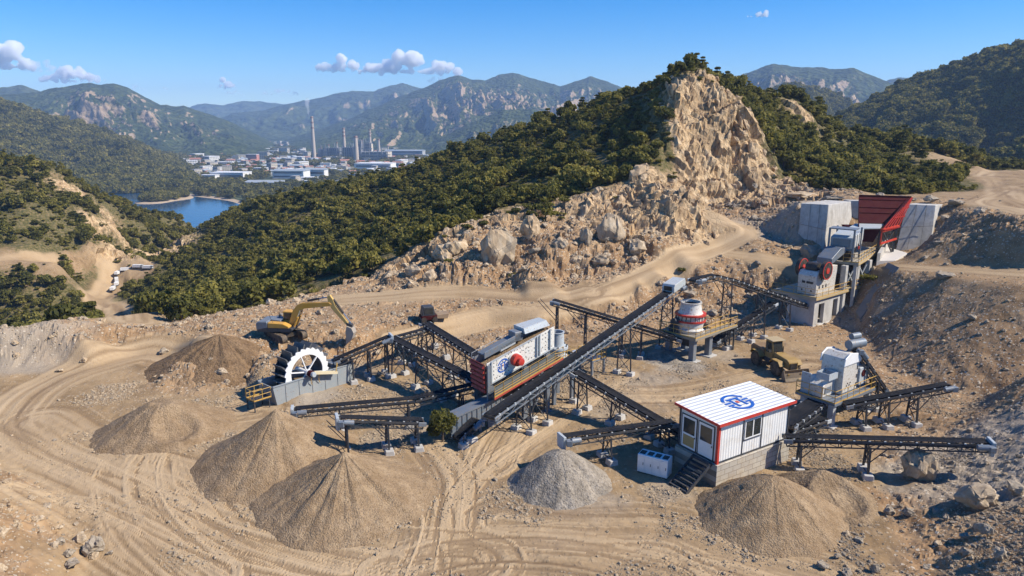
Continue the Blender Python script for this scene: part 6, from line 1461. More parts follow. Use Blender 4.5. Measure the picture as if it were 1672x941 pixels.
plate(MB(), [FR, FRo, TRo, TR], .08, (.5, -.2, -.6)).obj('side_plate', M_DRED, hp)
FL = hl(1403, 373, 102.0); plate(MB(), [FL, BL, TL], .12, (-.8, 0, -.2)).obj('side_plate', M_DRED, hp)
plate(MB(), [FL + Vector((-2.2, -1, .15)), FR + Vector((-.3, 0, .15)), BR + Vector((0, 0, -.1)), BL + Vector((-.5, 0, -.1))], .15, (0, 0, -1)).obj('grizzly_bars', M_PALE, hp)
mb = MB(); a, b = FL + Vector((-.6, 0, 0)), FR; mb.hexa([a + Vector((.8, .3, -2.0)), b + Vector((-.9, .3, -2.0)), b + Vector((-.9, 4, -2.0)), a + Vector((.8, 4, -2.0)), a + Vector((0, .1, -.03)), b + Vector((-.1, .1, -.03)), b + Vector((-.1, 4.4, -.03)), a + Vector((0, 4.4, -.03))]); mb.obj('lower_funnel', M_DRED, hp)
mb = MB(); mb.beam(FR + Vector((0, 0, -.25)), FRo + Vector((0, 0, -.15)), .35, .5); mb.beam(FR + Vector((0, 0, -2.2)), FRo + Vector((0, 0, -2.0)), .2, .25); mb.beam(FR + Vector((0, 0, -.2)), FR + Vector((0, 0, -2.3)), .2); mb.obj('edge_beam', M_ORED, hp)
gzh = lambda p: gz(p + hp.location) - hp.location.z
mb = MB()
for a in (FR, FRo, FL):
    mb.beam(a + Vector((-.1, .1, -.4)), (a.x - .3, a.y + .2, min(gzh(a), zf - hp.location.z) - .2), .28)
mb.beam(FR + Vector((.5, .5, -.5)), FRo + Vector((-.6, -.2, -4.0)), .16); mb.beam(FRo + Vector((-.4, 0, -.5)), FR + Vector((.3, .5, -4.0)), .16); mb.obj('leg', M_DARK, hp)

# ------------------------------------------------------------------ concrete retaining walls
def block(label, front_l, front_r, side_far, ztop, zbot_extra=2.5, back=5.0, name='retaining_wall', pour=True):
    """front_l / front_r = ((u,v) top, (u,v) bottom, depth top, depth bottom); the visible side runs on to side_far"""
    (tl, bl, dl, dlb), (tr, br, dr, drb), (ts, bs_, dst, dsb) = front_l, front_r, side_far
    A, a = D(*tl, dl), D(*bl, dlb); B, b = D(*tr, dr), D(*br, drb); S, s = D(*ts, dst), D(*bs_, dsb)
    o = (a + b) / 2; o.z = min(a.z, b.z); root = thing(name, label, 'concrete wall', o, 0)
    dn = Vector((0, 0, -zbot_extra)); Q = A + (S - B) ; q = a + (s - b)
    mb = MB(); mb.add([p - o for p in (a + dn, b + dn, s + dn, q + dn, A, B, S, Q)], [(3, 2, 1, 0), (4, 5, 6, 7), (0, 1, 5, 4), (1, 2, 6, 5), (2, 3, 7, 6), (3, 0, 4, 7)])
    w_ = mb.obj('wall_body', M_CONC, root, bevel=.06)
    # pour joints and tie holes cast into the faces
    mb = MB(); nrm = (b - a).cross(A - a).normalized(); nrm = nrm if nrm.y < 0 else -nrm; of = nrm * .012
    for t in (.52,): mb.beam(a.lerp(A, t) - o + of, b.lerp(B, t) - o + of, .05, .06)
    for t in (.36, .70): mb.beam(a.lerp(b, t) - o + of, A.lerp(B, t) - o + of, .05, .05)
    mb.obj('pour_joint', paint('joint_stain', (.22, .205, .185), .9, .3, 2), root)
    return root
block('left concrete retaining wall, its sunlit side facing the red hopper', ((1308, 332), (1301, 402), 117.5, 115.5), ((1353, 334.5), (1344.5, 421), 114.5, 112.0), ((1391, 329), (1392, 412), 121.5, 118.5), 13.6)
block('right concrete retaining wall below the plateau, pale at its right edge', ((1480, 333.5), (1459, 413), 114.0, 110.5), ((1528, 335.5), (1519, 406), 112.5, 109.5), ((1545, 333), (1527, 396), 118.5, 113.5), 13.6)
A, B = D(1386, 328, 121.3), D(1486, 330, 119.0); o = Vector((A.x, A.y, 6)); bkw = thing('retaining_wall', 'rear concrete wall in shade right behind the red hopper', 'concrete wall', o, 0)
MB().hexa([A - o + Vector((0, -.6, -9)), B - o + Vector((0, -1.2, -9)), B - o + Vector((0, 2, -9)), A - o + Vector((0, 2, -9)), A - o, B - o, B - o + Vector((0, 2, 0)), A - o + Vector((0, 2, 0))]).obj('wall_body', M_CONC, bkw)
A, B = D(1430, 424, 103.0), D(1480, 420, 103.5); o = A.copy(); sl_ = thing('concrete_slab', 'pale concrete landing at the foot of the right retaining wall', 'slab', o, 0)
c1, c2, c3, c4 = G(1431, 429, 7.0) - o, G(1462, 428, 7.0) - o, G(1482, 416, 7.0) - o, G(1445, 405, 7.0) - o
dn = Vector((0, 0, -1.6)); u_ = Vector((0, 0, .25)); MB().hexa([c1 + dn, c2 + dn, c3 + dn, c4 + dn, c1 + u_, c2 + u_, c3 + u_, c4 + u_]).obj('slab_body', paint('new_concrete', (.55, .53, .50), .9, .2), sl_, bevel=.04)
mb = MB(); mb.hexa([c1 + u_, c1 + u_ + Vector((.5, .1, 0)), c4 + u_ + Vector((.5, 0, 0)), c4 + u_, c1 + u_ + Vector((0, 0, 1.1)), c1 + u_ + Vector((.5, .1, 1.1)), c4 + u_ + Vector((.5, 0, 1.2)), c4 + u_ + Vector((0, 0, 1.2))]); mb.obj('parapet', M_CONC, sl_)
# sloping wing wall beside the base
zz_ = Vector((0, 0, 1)); pts = [hit(1449, 434) + zz_ * .5, hit(1468, 441) + zz_ * .35, hit(1405, 524) + zz_ * .3, hit(1396, 517) + zz_ * .6]; o = pts[2].copy(); wg = thing('wing_wall', 'dark sloping concrete wing wall between the crusher base and the earth slope', 'concrete wall', o, 0)
mb = MB(); P4 = [p - o for p in pts]; dn = Vector((.2, .6, -2.5)); mb.hexa([p + dn for p in P4] + P4); mb.obj('wall_body', paint('weathered_concrete', (.20, .205, .21), .9, .15, .8), wg, bevel=.03)

# ------------------------------------------------------------------ impact crusher station
zd = 2.25; A, B, C4 = G(1363, 661, zd), G(1432, 632, zd), G(1298, 640, zd); a_ = math.atan2(B.y - A.y, B.x - A.x); LX2, LY2 = (B - A).length, (C4 - A).length; print('vsi', LX2, LY2, a_)
vp = thing('crusher_platform', 'yellow railed steel platform on grey columns right behind the site cabin', 'platform', (A.x, A.y, 0), a_)
MB().box(0, 0, zd - .2, LX2, LY2, zd).obj('deck', M_STEEL, vp)
MB().box(-.03, -.03, zd - .24, LX2 + .03, -.002, zd - .02).obj('deck_edge', M_STEEL, vp)
mb = MB(); rail(mb, [(.04, LY2 - .04, zd), (.04, .04, zd), (LX2 - .04, .04, zd), (LX2 - .04, 1.6, zd)], 1.15, 1.1, .032); rail(mb, [(.04, LY2 - .04, zd), (2.2, LY2 - .04, zd)], 1.15, 1.1, .032); mb.obj('guard_rail', M_RAIL, vp)
for x, y in ((.45, .45), (LX2 - .6, .5), (.6, LY2 - .6), (LX2 - .6, LY2 - .6)):
    c = MB().box(x - .26, y - .26, -.1, x + .26, y + .26, zd - .202).obj('column', M_PALE, vp, bevel=.02); MB().box(x - .55, y - .55, -.5, x + .55, y + .55, .05).obj('footing', M_CONC, c, bevel=.04)
vc = thing('impact_crusher', 'white impact crusher with a tall chamfered housing on the railed platform', 'crusher', (A.x, A.y, zd), a_)
mx, my = LX2, LY2
MB().prism([(.34 * mx, .02), (.70 * mx, .02), (.70 * mx, 3.0), (.62 * mx, 3.55), (.46 * mx, 3.75), (.36 * mx, 3.35), (.34 * mx, 2.6)], my * .22, my * .78).obj('housing', M_WHITE, vc, bevel=.05)
mb = MB(); mb.prism([(.32 * mx, 2.75), (.72 * mx, 2.75), (.72 * mx, 3.1), (.63 * mx, 3.65), (.45 * mx, 3.86), (.34 * mx, 3.45)], my * .19, my * .215); mb.prism([(.32 * mx, 2.75), (.72 * mx, 2.75), (.72 * mx, 3.1), (.63 * mx, 3.65), (.45 * mx, 3.86), (.34 * mx, 3.45)], my * .785, my * .81); mb.obj('cover_flange', M_CLEAN, vc, bevel=.02)
MB().box(.705 * mx, my * .18, .4, .93 * mx, my * .74, 2.1).obj('belt_guard', M_PALE, vc, bevel=.05)
mb = MB(); mb.lathe([(.34, -.05), (.34, -.002)], (.8 * mx, my * .18, 1.5), 20, 'y'); mb.obj('red_cap', M_DRED, vc)
lb = MB().prism([(.06 * mx, .02), (.335 * mx, .02), (.335 * mx, 1.45), (.20 * mx, 1.62), (.06 * mx, 1.1)], my * .38, my * .84).obj('motor_box', M_WHITE, vc, bevel=.06)
MB().box(.10 * mx, my * .38 - .06, .35, .24 * mx, my * .38 - .004, .95).obj('vent', M_STEEL, lb, bevel=.02)
mb = MB(); x0, x1, y0, y1 = .10 * mx, .30 * mx, my * .30, my * .62
mb.box(x0, y0, 1.63, x1, y0 + .06, 2.25); mb.box(x0, y1 - .06, 1.63, x1, y1, 2.25); mb.box(x0, y0 + .06, 1.63, x0 + .06, y1 - .06, 2.25); mb.box(x1 - .06, y0 + .06, 1.63, x1, y1 - .06, 2.25); mb.obj('feed_tray', M_PALE, vc)
mb = MB(); mb.prism([(.02, .02), (.14, .02), (.14, 2.0), (.02, 2.0)], my * .70, my * .94, 'y'); mb.v = [(v[0] + .05 * mx, v[1], v[2]) for v in mb.v]; mb.obj('control_panel', M_PALE, vc, bevel=.03)
mb = MB()
for i in range(7): mb.box(.42 * mx + i * .15, my * .215 - .03, .5 + .2 * (i % 3), .42 * mx + i * .15 + .08, my * .219, .62 + .2 * (i % 3))
for z in (.4, 1.2, 2.0): mb.box(.66 * mx, my * .212, z, .68 * mx, my * .219, z + .35)
mb.obj('bolt_row', M_DARK, vc)
mb = MB()
p0 = D(1394, 562, 62.0) - Vector((A.x, A.y, zd)); p0 = Vector((*rot2(p0.x, p0.y, -a_), p0.z))
mb.tube(p0 + Vector((-.9, 0, .1)), p0 + Vector((1.1, -.3, .05)), .42, n=18); mb.tube(p0 + Vector((.0, .3, .65)), p0 + Vector((1.0, .1, .65)), .3, n=14); mb.obj('dust_collector', M_STEEL, vc, True)
mb = MB(); mb.tube(p0 + Vector((-.2, 0, -.3)), (.6 * mx, my * .5, 3.2), .16, n=10); mb.obj('duct', M_STEEL, vc, True)

# ------------------------------------------------------------------ small machine at the head of the upper conveyor
p = hit(699, 524); tm = thing('mobile_feeder', 'small dark machine with a red base at the head of the upper conveyor', 'machine', (p.x, p.y, gz(p)), R(20))
MB().box(-1.0, -.8, .25, 1.0, .8, .75).obj('chassis', M_DRED, tm, bevel=.05)
cb = MB().prism([(-.9, .753), (.8, .753), (.6, 1.9), (-.7, 1.9)], -.7, .7).obj('cab', M_DARK, tm, bevel=.06); MB().prism([(-.6, 1.05), (.5, 1.05), (.4, 1.7), (-.5, 1.7)], -.74, -.705).obj('side_window', M_GLASS, cb)
mb = MB()
for x in (-.7, .7): mb.lathe([(.34, -.95), (.34, .95)], (x, 0, .3), 16, 'y')
mb.obj('roller', M_BLACK, tm)
MB().prism([(.9, .3), (2.4, .2), (2.6, .9), (1.0, .8)], -.7, .7).obj('hopper', paint('rusty_bin', (.28, .2, .13), .7, .5), tm, bevel=.05)
# leafy tree among the conveyors
CROWNS.append(crown_mesh('sapling_crown', 77, 'round', M_LEAF, 1500, .15)); TRUNKS.append(trunk_mesh('sapling_trunk', 78, 1.6)); KIND.append('olive_tree')
p = G(722, 722); make_tree(p.x, p.y, gz(p) - .1, .86, 1.0, 8, 'young olive tree growing among the conveyor legs left of the launder', None, 1.25)
p = G(752, 694); make_tree(p.x, p.y, gz(p) - .1, .55, 2.0, 5, 'small green bush behind the ribbed launder', None, 1.0)
# ------------------------------------------------------------------ valley town and power plant
ZV = -60.0
def flat_paint(name, col, rough=.8, var=.2):
    m = N(name); n = m.noise(m.coord('Object'), .12, 5, .7); rnd = m.n('ShaderNodeObjectInfo').outputs['Random']
    c = m.mix(n, tuple(q * (1 - var) for q in col), tuple(min(1, q * (1 + var)) for q in col)); c = m.mix(m.math('MULTIPLY', rnd, .3), c, (.34, .32, .29)); return m.done(c, rough)
W_A, W_B, W_C = flat_paint('town_white', (.68, .67, .64)), flat_paint('town_cream', (.52, .46, .37)), flat_paint('town_grey', (.34, .35, .36))
R_R, R_B, R_G, R_W = flat_paint('tile_red', (.30, .12, .075)), flat_paint('roof_blue', (.26, .31, .36)), flat_paint('roof_grey', (.30, .30, .31)), flat_paint('roof_white', (.72, .73, .74))
W_GL = flat_paint('window_dark', (.07, .085, .10), .3)
def house_mesh(w, l, h, roof, wall, rmat, floors):
    mb = MB(); mb.m = 0; mb.box(-l / 2, -w / 2, -2, l / 2, w / 2, h)
    mb.m = 2
    for k in range(floors):
        z = h * (k + .35) / floors; mb.box(-l / 2 * .9, -w / 2 - .06, z, l / 2 * .9, w / 2 + .06, z + h / floors * .42)
        mb.box(-l / 2 - .06, -w / 2 * .8, z, l / 2 + .06, w / 2 * .8, z + h / floors * .42)
    mb.m = 0
    for i in range(int(l / 4)): x = -l / 2 + (i + 1) * 4 - .5; mb.box(x, -w / 2 - .12, 0, x + 1.2, w / 2 + .12, h - .1)
    mb.m = 1
    if roof == 'gable': mb.prism([(-w / 2 - .6, h), (w / 2 + .6, h), (0, h + w * .28)], -l / 2 - .6, l / 2 + .6, 'x')
    else: mb.box(-l / 2 - .4, -w / 2 - .4, h + .01, l / 2 + .4, w / 2 + .4, h + .7)
    return mb.mesh('town_building', [wall, rmat, W_GL])
HT = [(house_mesh(10, 18, 7, 'gable', W_A, R_R, 2), 'small white house with a red tiled roof in the valley town', 'red roofed town houses'),
      (house_mesh(12, 26, 9, 'flat', W_A, R_W, 3), 'white flat-roofed building in the valley town', 'white flat roofed town buildings'),
      (house_mesh(14, 34, 6, 'gable', W_C, R_B, 1), 'grey workshop with a blue-grey roof in the valley town', 'blue roofed workshops in the town'),
      (house_mesh(12, 22, 14, 'flat', W_B, R_G, 4), 'cream apartment block with a grey roof in the valley town', 'cream apartment blocks in the town'),
      (house_mesh(9, 14, 5, 'gable', W_B, R_R, 1), 'low cream house with a reddish roof in the valley town', 'low cream town houses')]
rt = np.random.default_rng(77); placed = []
def ok_spot(x, y, r):
    for a, b, c in placed:
        if (a - x) ** 2 + (b - y) ** 2 < (r + c) ** 2: return False
    placed.append((x, y, r)); return True
BIG = [  # u, v of the foot, width px, height px, kind, label
    (472, 292, 52, 12, 'shed', 'largest pale warehouse with a grey roof in the middle of the valley town'), (514, 289, 34, 11, 'shed', 'second pale warehouse, right beside the largest one'),
    (372, 295, 56, 12, 'office', 'long white office block near the lake shore'), (340, 296, 26, 9, 'office', 'white hall at the left end of the lakeside office block'),
    (411, 262, 18, 9, 'red', 'red and white building left of the power plant'), (268, 283, 22, 7, 'office', 'pale building at the head of the lake'),
    (612, 263, 46, 14, 'hall', 'beige power plant hall under the right chimneys'), (601, 262, 14, 26, 'hall', 'tall narrow beige boiler house of the power plant'), (571, 262, 24, 20, 'dark', 'dark boiler house beside the thick beige chimney'),
    (545, 260, 22, 17, 'dark', 'dark boiler house between the two left chimneys'), (527, 258, 14, 13, 'dark', 'low dark turbine house right of the tallest chimney'), (586, 258, 12, 22, 'dark', 'dark narrow tower block of the power plant'), (660, 256, 62, 9, 'blue', 'long hall with a pale blue roof right of the power plant'),
    (430, 307, 60, 8, 'shed', 'low grey sheds in front of the warehouses'), (610, 277, 60, 9, 'office', 'long white shed in front of the power plant')]
for u, v, wp, hp_, kd, lb in BIG:
    p = G(u, v, ZV); sc_ = p.y / F / 1.0; w, h = wp * sc_, hp_ * sc_; dp = w * (.55 if kd != 'blue' else .35)
    b = thing('warehouse' if kd in ('shed', 'blue') else 'plant_building' if kd in ('hall', 'dark') else 'office_building', lb, 'building', (p.x, p.y + dp / 2, ZV), R(-6)); placed.append((p.x, p.y + dp / 2, w * .6))
    wm, rm = {'shed': (W_A, R_B), 'office': (W_A, R_W), 'red': (flat_paint('brick_red', (.40, .14, .11)), R_W), 'hall': (W_B, R_G), 'dark': (flat_paint('plant_dark', (.13, .14, .15)), R_G), 'blue': (W_C, R_B)}[kd]
    MB().box(-w / 2, -dp / 2, -2, w / 2, dp / 2, h).obj('wall', wm, b)
    if kd in ('shed', 'blue'): MB().prism([(-dp / 2 - .8, h + .01), (dp / 2 + .8, h + .01), (dp / 2 + .8, h + .6), (0, h + 3.0), (-dp / 2 - .8, h + .6)], -w / 2 - .8, w / 2 + .8, 'x').obj('roof', rm, b)
    else: MB().box(-w / 2 - .5, -dp / 2 - .5, h + .01, w / 2 + .5, dp / 2 + .5, h + .9).obj('roof', rm, b)
    mb = MB(); nf = max(1, int(h / 6))
    for k in range(nf): mb.box(-w * .45, -dp / 2 - .15, h * (k + .4) / nf, w * .45, -dp / 2 - .02, h * (k + .75) / nf)
    mb.obj('window_band', W_GL, b)
    if kd in ('hall', 'dark'):
        mb = MB()
        for i in range(7): x = -w * .45 + i * w * .15; mb.tube((x, -dp / 2 - 1.2, 0), (x, -dp / 2 - 1.2, h + rt.uniform(2, 14)), rt.uniform(.8, 1.8), n=8)
        mb.beam((-w * .6, -dp / 2 - 2, h * .7), (w * .6, -dp / 2 - 2, h * .7), 1.6); mb.beam((-w * .6, -dp / 2 - 3, h * .45), (w * .7, -dp / 2 - 3, h * .45), 1.2)
        mb.obj('pipe_work', flat_paint('pipe_grey', (.20, .21, .22)), b)
for (u, v, top, w0, w1, lb, st) in [(508, 263, 190, 6.6, 3.8, 'tallest chimney of the power plant, trailing a thin smoke', 1), (559, 259, 209, 6, 3.6, 'second tallest chimney, right of the smoking one', 1), (578, 265, 222, 8, 5.5, 'thick beige chimney in the middle of the plant', 0), (602, 254, 211, 5, 3, 'slim chimney standing behind the tall boiler house', 1), (616, 252, 227, 4.5, 3.4, 'shortest slim chimney at the right of the plant', 0),
        (533, 258, 236, 2.6, 2.0, 'thin stack left of the second tallest chimney', 0), (547, 257, 232, 2.2, 1.8, 'thin stack close by the second tallest chimney', 0), (588, 257, 229, 2.6, 2.0, 'thin stack right of the thick beige chimney', 0), (631, 252, 238, 2.4, 2.0, 'thin stack at the far right end of the plant', 0), (520, 257, 241, 2.4, 2.0, 'short thin stack beside the smoking chimney', 0)]:
    p = G(u, v, ZV); p.y += 30; k = p.y / F; h = D(u - 4 * (u == 508), top, p.y).z - ZV; ch = thing('chimney', lb, 'chimney', (p.x, p.y, ZV))
    MB().lathe([(w0 * k / 2, -2), (w0 * k / 2 * .75 + w1 * k / 8, h * .35), (w1 * k / 2, h), (w1 * k / 2 * .8, h), (w1 * k / 2 * .8, h - 3)], n=18).obj('shaft', flat_paint('chimney_concrete', (.46, .38, .30)), ch, True)
    mb = MB()
    for t in ((.97, .86, .74) if st else (.96,)): r = (w0 * k / 2) + (w1 * k / 2 - w0 * k / 2) * min(1, t * 1.02) + .5; mb.lathe([(r, h * t - 2), (r + .3, h * t), (r, h * t + 2)], n=18)
    mb.obj('band', flat_paint('band_brown', (.24, .12, .09)), ch)
ntown = 0
for i in range(4000):
    if ntown >= 299: break
    u, v = rt.uniform(165, 720), 226 + 84 * rt.beta(1.3, 1.9)
    if v > 297 and u < 330: continue
    if v > 302 and u < 400: continue
    if v < 240 and not (400 < u < 640): continue
    if v < 258 and u < 330: continue
    p = G(u, v, ZV); k = int(rt.choice(5, p=[.28, .22, .08, .16, .26])); s = rt.uniform(.5, 1.0) * (1.0 if p.y < 1500 else 1.3)
    if fbm(np.array([p.x / 130]), np.array([p.y / 130]), o=3, s=8)[0] < -.12: continue
    if not ok_spot(p.x, p.y, 11 * s): continue
    me, lb, gp = HT[k]; o = link(bpy.data.objects.new('town_building', me)); o.location = (p.x, p.y, ZV); o.scale = (s, s, s); o.rotation_euler = (0, 0, rt.choice([0, .5, 1.57, 1.2, -.3]) + rt.normal(0, .1)); tag(o, lb, 'building', gp); ntown += 1
mx_, my_ = [], []
for i in range(9000):
    if len(mx_) >= 650: break
    u, v = rt.uniform(165, 720), 222 + 82 * rt.beta(1.2, 2.0)
    if (v > 297 and u < 400) or (v < 238 and not (400 < u < 650)) or (v < 255 and u < 300): continue
    p = G(u, v, ZV)
    if fbm(np.array([p.x / 130]), np.array([p.y / 130]), o=3, s=8)[0] < -.30 or not ok_spot(p.x, p.y, 6.5): continue
    mx_.append(p.x); my_.append(p.y)
instancer('town_houses', np.stack([mx_, my_, np.full(len(mx_), ZV)], -1), rt.uniform(.35, .85, len(mx_)), rt.choice([0, .5, 1.57, 1.2, -.3], len(mx_)), [next(o for o in bpy.data.objects if o.data == h[0]) for h in HT], label='dense small pale and red roofed houses filling the valley town')
# woods round the town and on the lake's headlands
hx = rt.uniform(-1500, 900, 60000); hy = rt.uniform(700, 3000, 60000); hu, hv = project(np.stack([hx, hy, np.full(60000, ZV)], -1))
inlake = (hv > 301) & (hu < 400) & ~((hu > 196) & (hu < 306) & (hv < 308)) & ~((hu > 300) & (hv < 318 + (hu - 300) * .10) )
dens = fbm(hx / 90, hy / 90, o=4, s=30) + .45 * ((hu > 190) & (hu < 320) & (hv > 284) & (hv < 309)) + .4 * (hu > 390) * (hv > 296) + .35 * ((hu > 385) & (hu < 435) & (hv > 276) & (hv < 296)) - .1
kp = (~inlake) & (dens > .06) & (hu > -20) & (hu < 900) & (hv < 350); hx, hy = hx[kp], hy[kp]
PL = np.array(placed); far_ok = np.ones(len(hx), bool)
for a, b, c in placed: far_ok &= (hx - a) ** 2 + (hy - b) ** 2 > (c * .9) ** 2
hx, hy = hx[far_ok], hy[far_ok]; hs_ = rt.uniform(1.9, 4.2, len(hx))
instancer('town_woodland', np.stack([hx, hy, np.full(len(hx), ZV - .3)], -1), hs_, rt.uniform(0, 6.28, len(hx)), crowns_of([0, 1, 2, 3]))
# wooded island
p = G(270, 327, ZV); mb = MB(); mb.lathe([(24, -1), (23, 1.2), (19, 2.0), (0, 2.6)], n=40); mb.v = [(v[0] * (1 + .15 * math.sin(v[1] * .2)), v[1] * 2.2, v[2]) for v in mb.v]; isl = mb.obj('island_terrain', M_SHORE); isl.location = (p.x, p.y, ZV); tag(isl, kind='structure')
a = rt.uniform(0, 6.28, 420); r = 19 * np.sqrt(rt.uniform(0, 1, 420)); hgt = 9 * (1 - (r / 19) ** 2)
instancer('island_woodland', np.stack([p.x + r * np.cos(a), p.y + r * np.sin(a) * 2.2, ZV + 1.5 + hgt * .6], -1), rt.uniform(1.6, 3.0, 420), a, crowns_of([0, 1, 2, 3]))
# trucks queueing on the valley road
mb = MB(); mb.m = 0; mb.box(-2.6, -1.2, .9, 3.0, 1.2, 2.8); mb.m = 1; mb.box(3.1, -1.15, .8, 4.8, 1.15, 2.7); mb.m = 2
for x in (-1.6, -.4, 3.7): mb.lathe([(.5, -1.25), (.5, 1.25)], (x, 0, .5), 12, 'y')
mb.box(3.9, -1.17, 1.8, 4.82, 1.17, 2.4); tkm = mb.mesh('truck', [M_CLEAN, M_PALE, M_BLACK])
rd = RW[11][0][-26:]
for i in range(7):
    q = rd[-1 - i * 3]; o = link(bpy.data.objects.new('parked_truck', tkm)); dv_ = rd[-1 - i * 3] - rd[-2 - i * 3]; o.location = (q.x + 1.5, q.y, gz(q) + .05); o.scale = (.5, .5, .5); o.rotation_euler = (0, 0, math.atan2(dv_.y, dv_.x)); tag(o, 'white truck queueing on the valley road at the foot of the left hill', 'truck', 'white trucks on the valley road')

# ------------------------------------------------------------------ clouds and chimney smoke (lumpy bodies filled with scattering vapour)
def vapour(name, dens, col=(1, 1, 1), aniso=.0):
    m = N(name); s = m.n('ShaderNodeVolumeScatter', Density=dens, Anisotropy=aniso); s.inputs['Color'].default_value = (*col, 1); m.t.links.new(s.outputs[0], m.out.inputs['Volume']); return m.mat
M_CLOUD = vapour('cloud_vapour', .024)
M_CLOUD_THIN = vapour('thin_cloud_vapour', .0075)
def lumps(name, balls, vox, mat):
    bm = bmesh.new()
    for c, r, sq in balls:
        res = bmesh.ops.create_icosphere(bm, subdivisions=2, radius=r, matrix=Matrix.Translation(c) @ Matrix.Diagonal((1, 1, sq, 1)))
    me = bpy.data.meshes.new(name); bm.to_mesh(me); bm.free(); o = bpy.data.objects.new(name, me); COL.objects.link(o)
    md = o.modifiers.new('union', 'REMESH'); md.mode = 'VOXEL'; md.voxel_size = vox
    dg = bpy.context.evaluated_depsgraph_get(); me2 = bpy.data.meshes.new_from_object(o.evaluated_get(dg)); o.modifiers.clear(); o.data = me2; me2.name = name
    n = len(me2.vertices); co = np.zeros(n * 3, np.float32); me2.vertices.foreach_get('co', co); co = co.reshape(-1, 3); nr = np.zeros(n * 3, np.float32); me2.vertices.foreach_get('normal', nr); nr = nr.reshape(-1, 3)
    d = fbm(co[:, 0] / vox / 6, co[:, 1] / vox / 6, co[:, 2] / vox / 6, o=4, s=4) * vox * 4.2
    co += nr * d[:, None]; me2.vertices.foreach_set('co', co.ravel()); me2.update(); me2.materials.clear(); me2.materials.append(mat); return o
for i, (u, v, wp, hp_, thin_, lb) in enumerate([(8, 96, 84, 40, 0, 'big white cloud at the left edge above the mountains'), (66, 110, 62, 18, 1, 'low pale cloud between the two left clouds'), (118, 124, 104, 26, 0, 'white cloud hanging over the left mountain'), (226, 143, 22, 10, 1, 'small faint cloud right of the left mountain top'), (372, 138, 32, 18, 0, 'small white puff of cloud above the distant hills'), (378, 152, 40, 10, 1, 'faint streak of cloud below the small puff'),
        (455, 150, 62, 13, 1, 'faint low cloud over the far mountain'), (560, 108, 86, 24, 0, 'white cloud left of the widest one'), (668, 106, 150, 34, 0, 'widest white cloud over the central mountain'), (716, 131, 44, 12, 1, 'faint cloud touching the central mountain top'), (1238, 23, 34, 12, 0, 'tiny lone cloud high in the right sky'), (275, 146, 30, 8, 1, 'faint short cloud streak low in the left sky')]):
    rc = random.Random(i + 5); dd = 9800; k = dd / F; c0 = D(u, v, dd); balls = []
    nb_ = max(9, int(wp / 3.6))
    for j in range(nb_):
        t = rc.uniform(-1, 1); e_ = max(.12, (1 - t * t) ** .8); r = hp_ * k * rc.uniform(.13, .34) * (.55 + .6 * e_)
        balls.append((c0 + Vector((t * wp * k * .46, rc.uniform(-.3, .3) * hp_ * k, -hp_ * k * .32 + r * .8 + rc.uniform(0, .62) * hp_ * k * e_ * (0.6 + .4 * math.sin(t * 5 + i)))), r, .8))
    for j in range(int(nb_ * .8)):
        t = rc.uniform(-1, 1); balls.append((c0 + Vector((t * wp * k * .5, 0, -hp_ * k * .30)), hp_ * k * rc.uniform(.10, .2), .6))
    o = lumps('cloud', balls, hp_ * k / 22, M_CLOUD_THIN if thin_ else M_CLOUD); tag(o, lb, 'cloud')
p = D(504, 188, G(508, 263, ZV).y + 30); k = p.y / F
o = lumps('smoke', [(p + Vector((math.sin(j * .6) * j * .12 * k - j * .10 * k, 0, j * 2.0 * k)), k * (1.3 + j * .22), 1.2) for j in range(12)], k * .45, vapour('smoke_vapour', .05, (.95, .97, 1))); tag(o, 'thin pale smoke rising from the tallest chimney', 'smoke', kind='stuff')
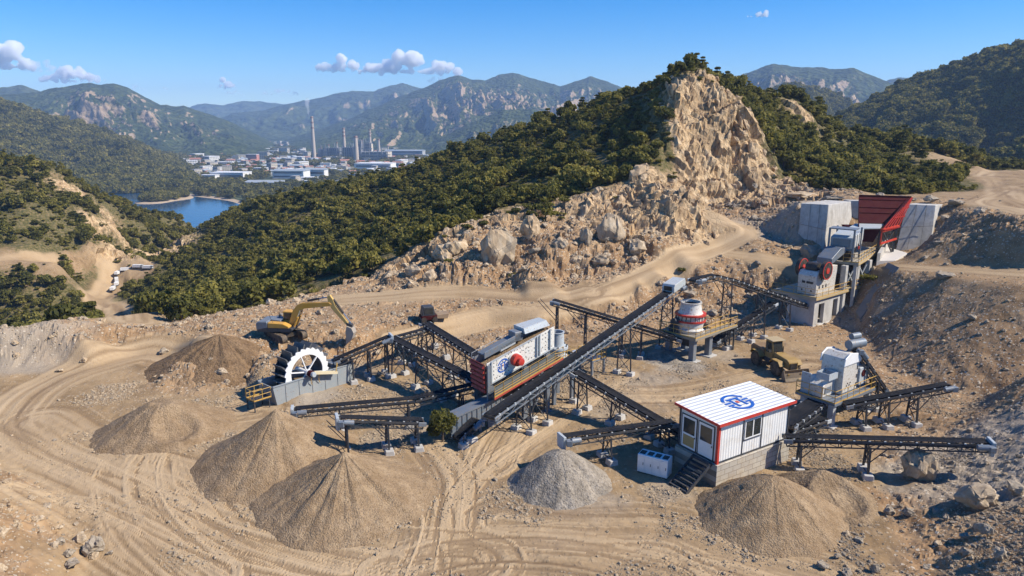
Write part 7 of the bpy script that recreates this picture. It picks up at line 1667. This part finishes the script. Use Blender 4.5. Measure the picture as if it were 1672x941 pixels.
# ------------------------------------------------------------------ sky, sun, air
SUN_EL, SUN_AZ = 42.0, 98.0           # degrees; azimuth clockwise from +Y
w = bpy.data.worlds.new('World'); C.world = w; w.use_nodes = True
nt = w.node_tree; bg = nt.nodes['Background']
sky = nt.nodes.new('ShaderNodeTexSky'); sky.sky_type = 'NISHITA'; sky.sun_disc = False
sky.sun_elevation = R(SUN_EL); sky.sun_rotation = R(SUN_AZ); sky.altitude = 900; sky.air_density = 1.0; sky.dust_density = .25; sky.ozone_density = 5.0
hs = nt.nodes.new('ShaderNodeHueSaturation'); hs.inputs['Hue'].default_value = .508; hs.inputs['Saturation'].default_value = 1.5; nt.links.new(sky.outputs[0], hs.inputs['Color']); nt.links.new(hs.outputs[0], bg.inputs['Color']); bg.inputs['Strength'].default_value = .105
sd = bpy.data.lights.new('sun', 'SUN'); sd.energy = 4.8; sd.angle = R(.5); sd.color = (1, .915, .78)
so = link(bpy.data.objects.new('sun', sd))
el, az = R(SUN_EL), R(SUN_AZ)
sv = Vector((math.cos(el) * math.sin(az), math.cos(el) * math.cos(az), math.sin(el)))
so.rotation_euler = sv.to_track_quat('Z', 'Y').to_euler()

hz = N('haze_air'); pv = hz.n('ShaderNodeVolumePrincipled')
pv.inputs['Color'].default_value = (.42, .63, 1.0, 1); pv.inputs['Density'].default_value = 1.2e-4; pv.inputs['Anisotropy'].default_value = 0.0
hz.t.links.new(pv.outputs[0], hz.out.inputs['Volume'])
mb = MB(); mb.box(-8600, -60, -68, 8600, 8600, 480); ho = mb.obj('haze', hz.mat); tag(ho, kind='stuff')

vs = C.view_settings; C.display_settings.display_device = 'sRGB'; vs.view_transform = 'Standard'; vs.look = 'None'; vs.exposure = .68; vs.gamma = 1.0
try: vs.use_curve_mapping = False
except Exception: pass
cy = C.cycles
cy.use_denoising = True
try: cy.denoiser = 'OPENIMAGEDENOISE'
except Exception: pass
cy.max_bounces = 16; cy.diffuse_bounces = 3; cy.glossy_bounces = 2; cy.transmission_bounces = 2; cy.volume_bounces = 14; cy.transparent_max_bounces = 6
cy.use_adaptive_sampling = True; cy.adaptive_threshold = .02
cy.sample_clamp_indirect = 4.0
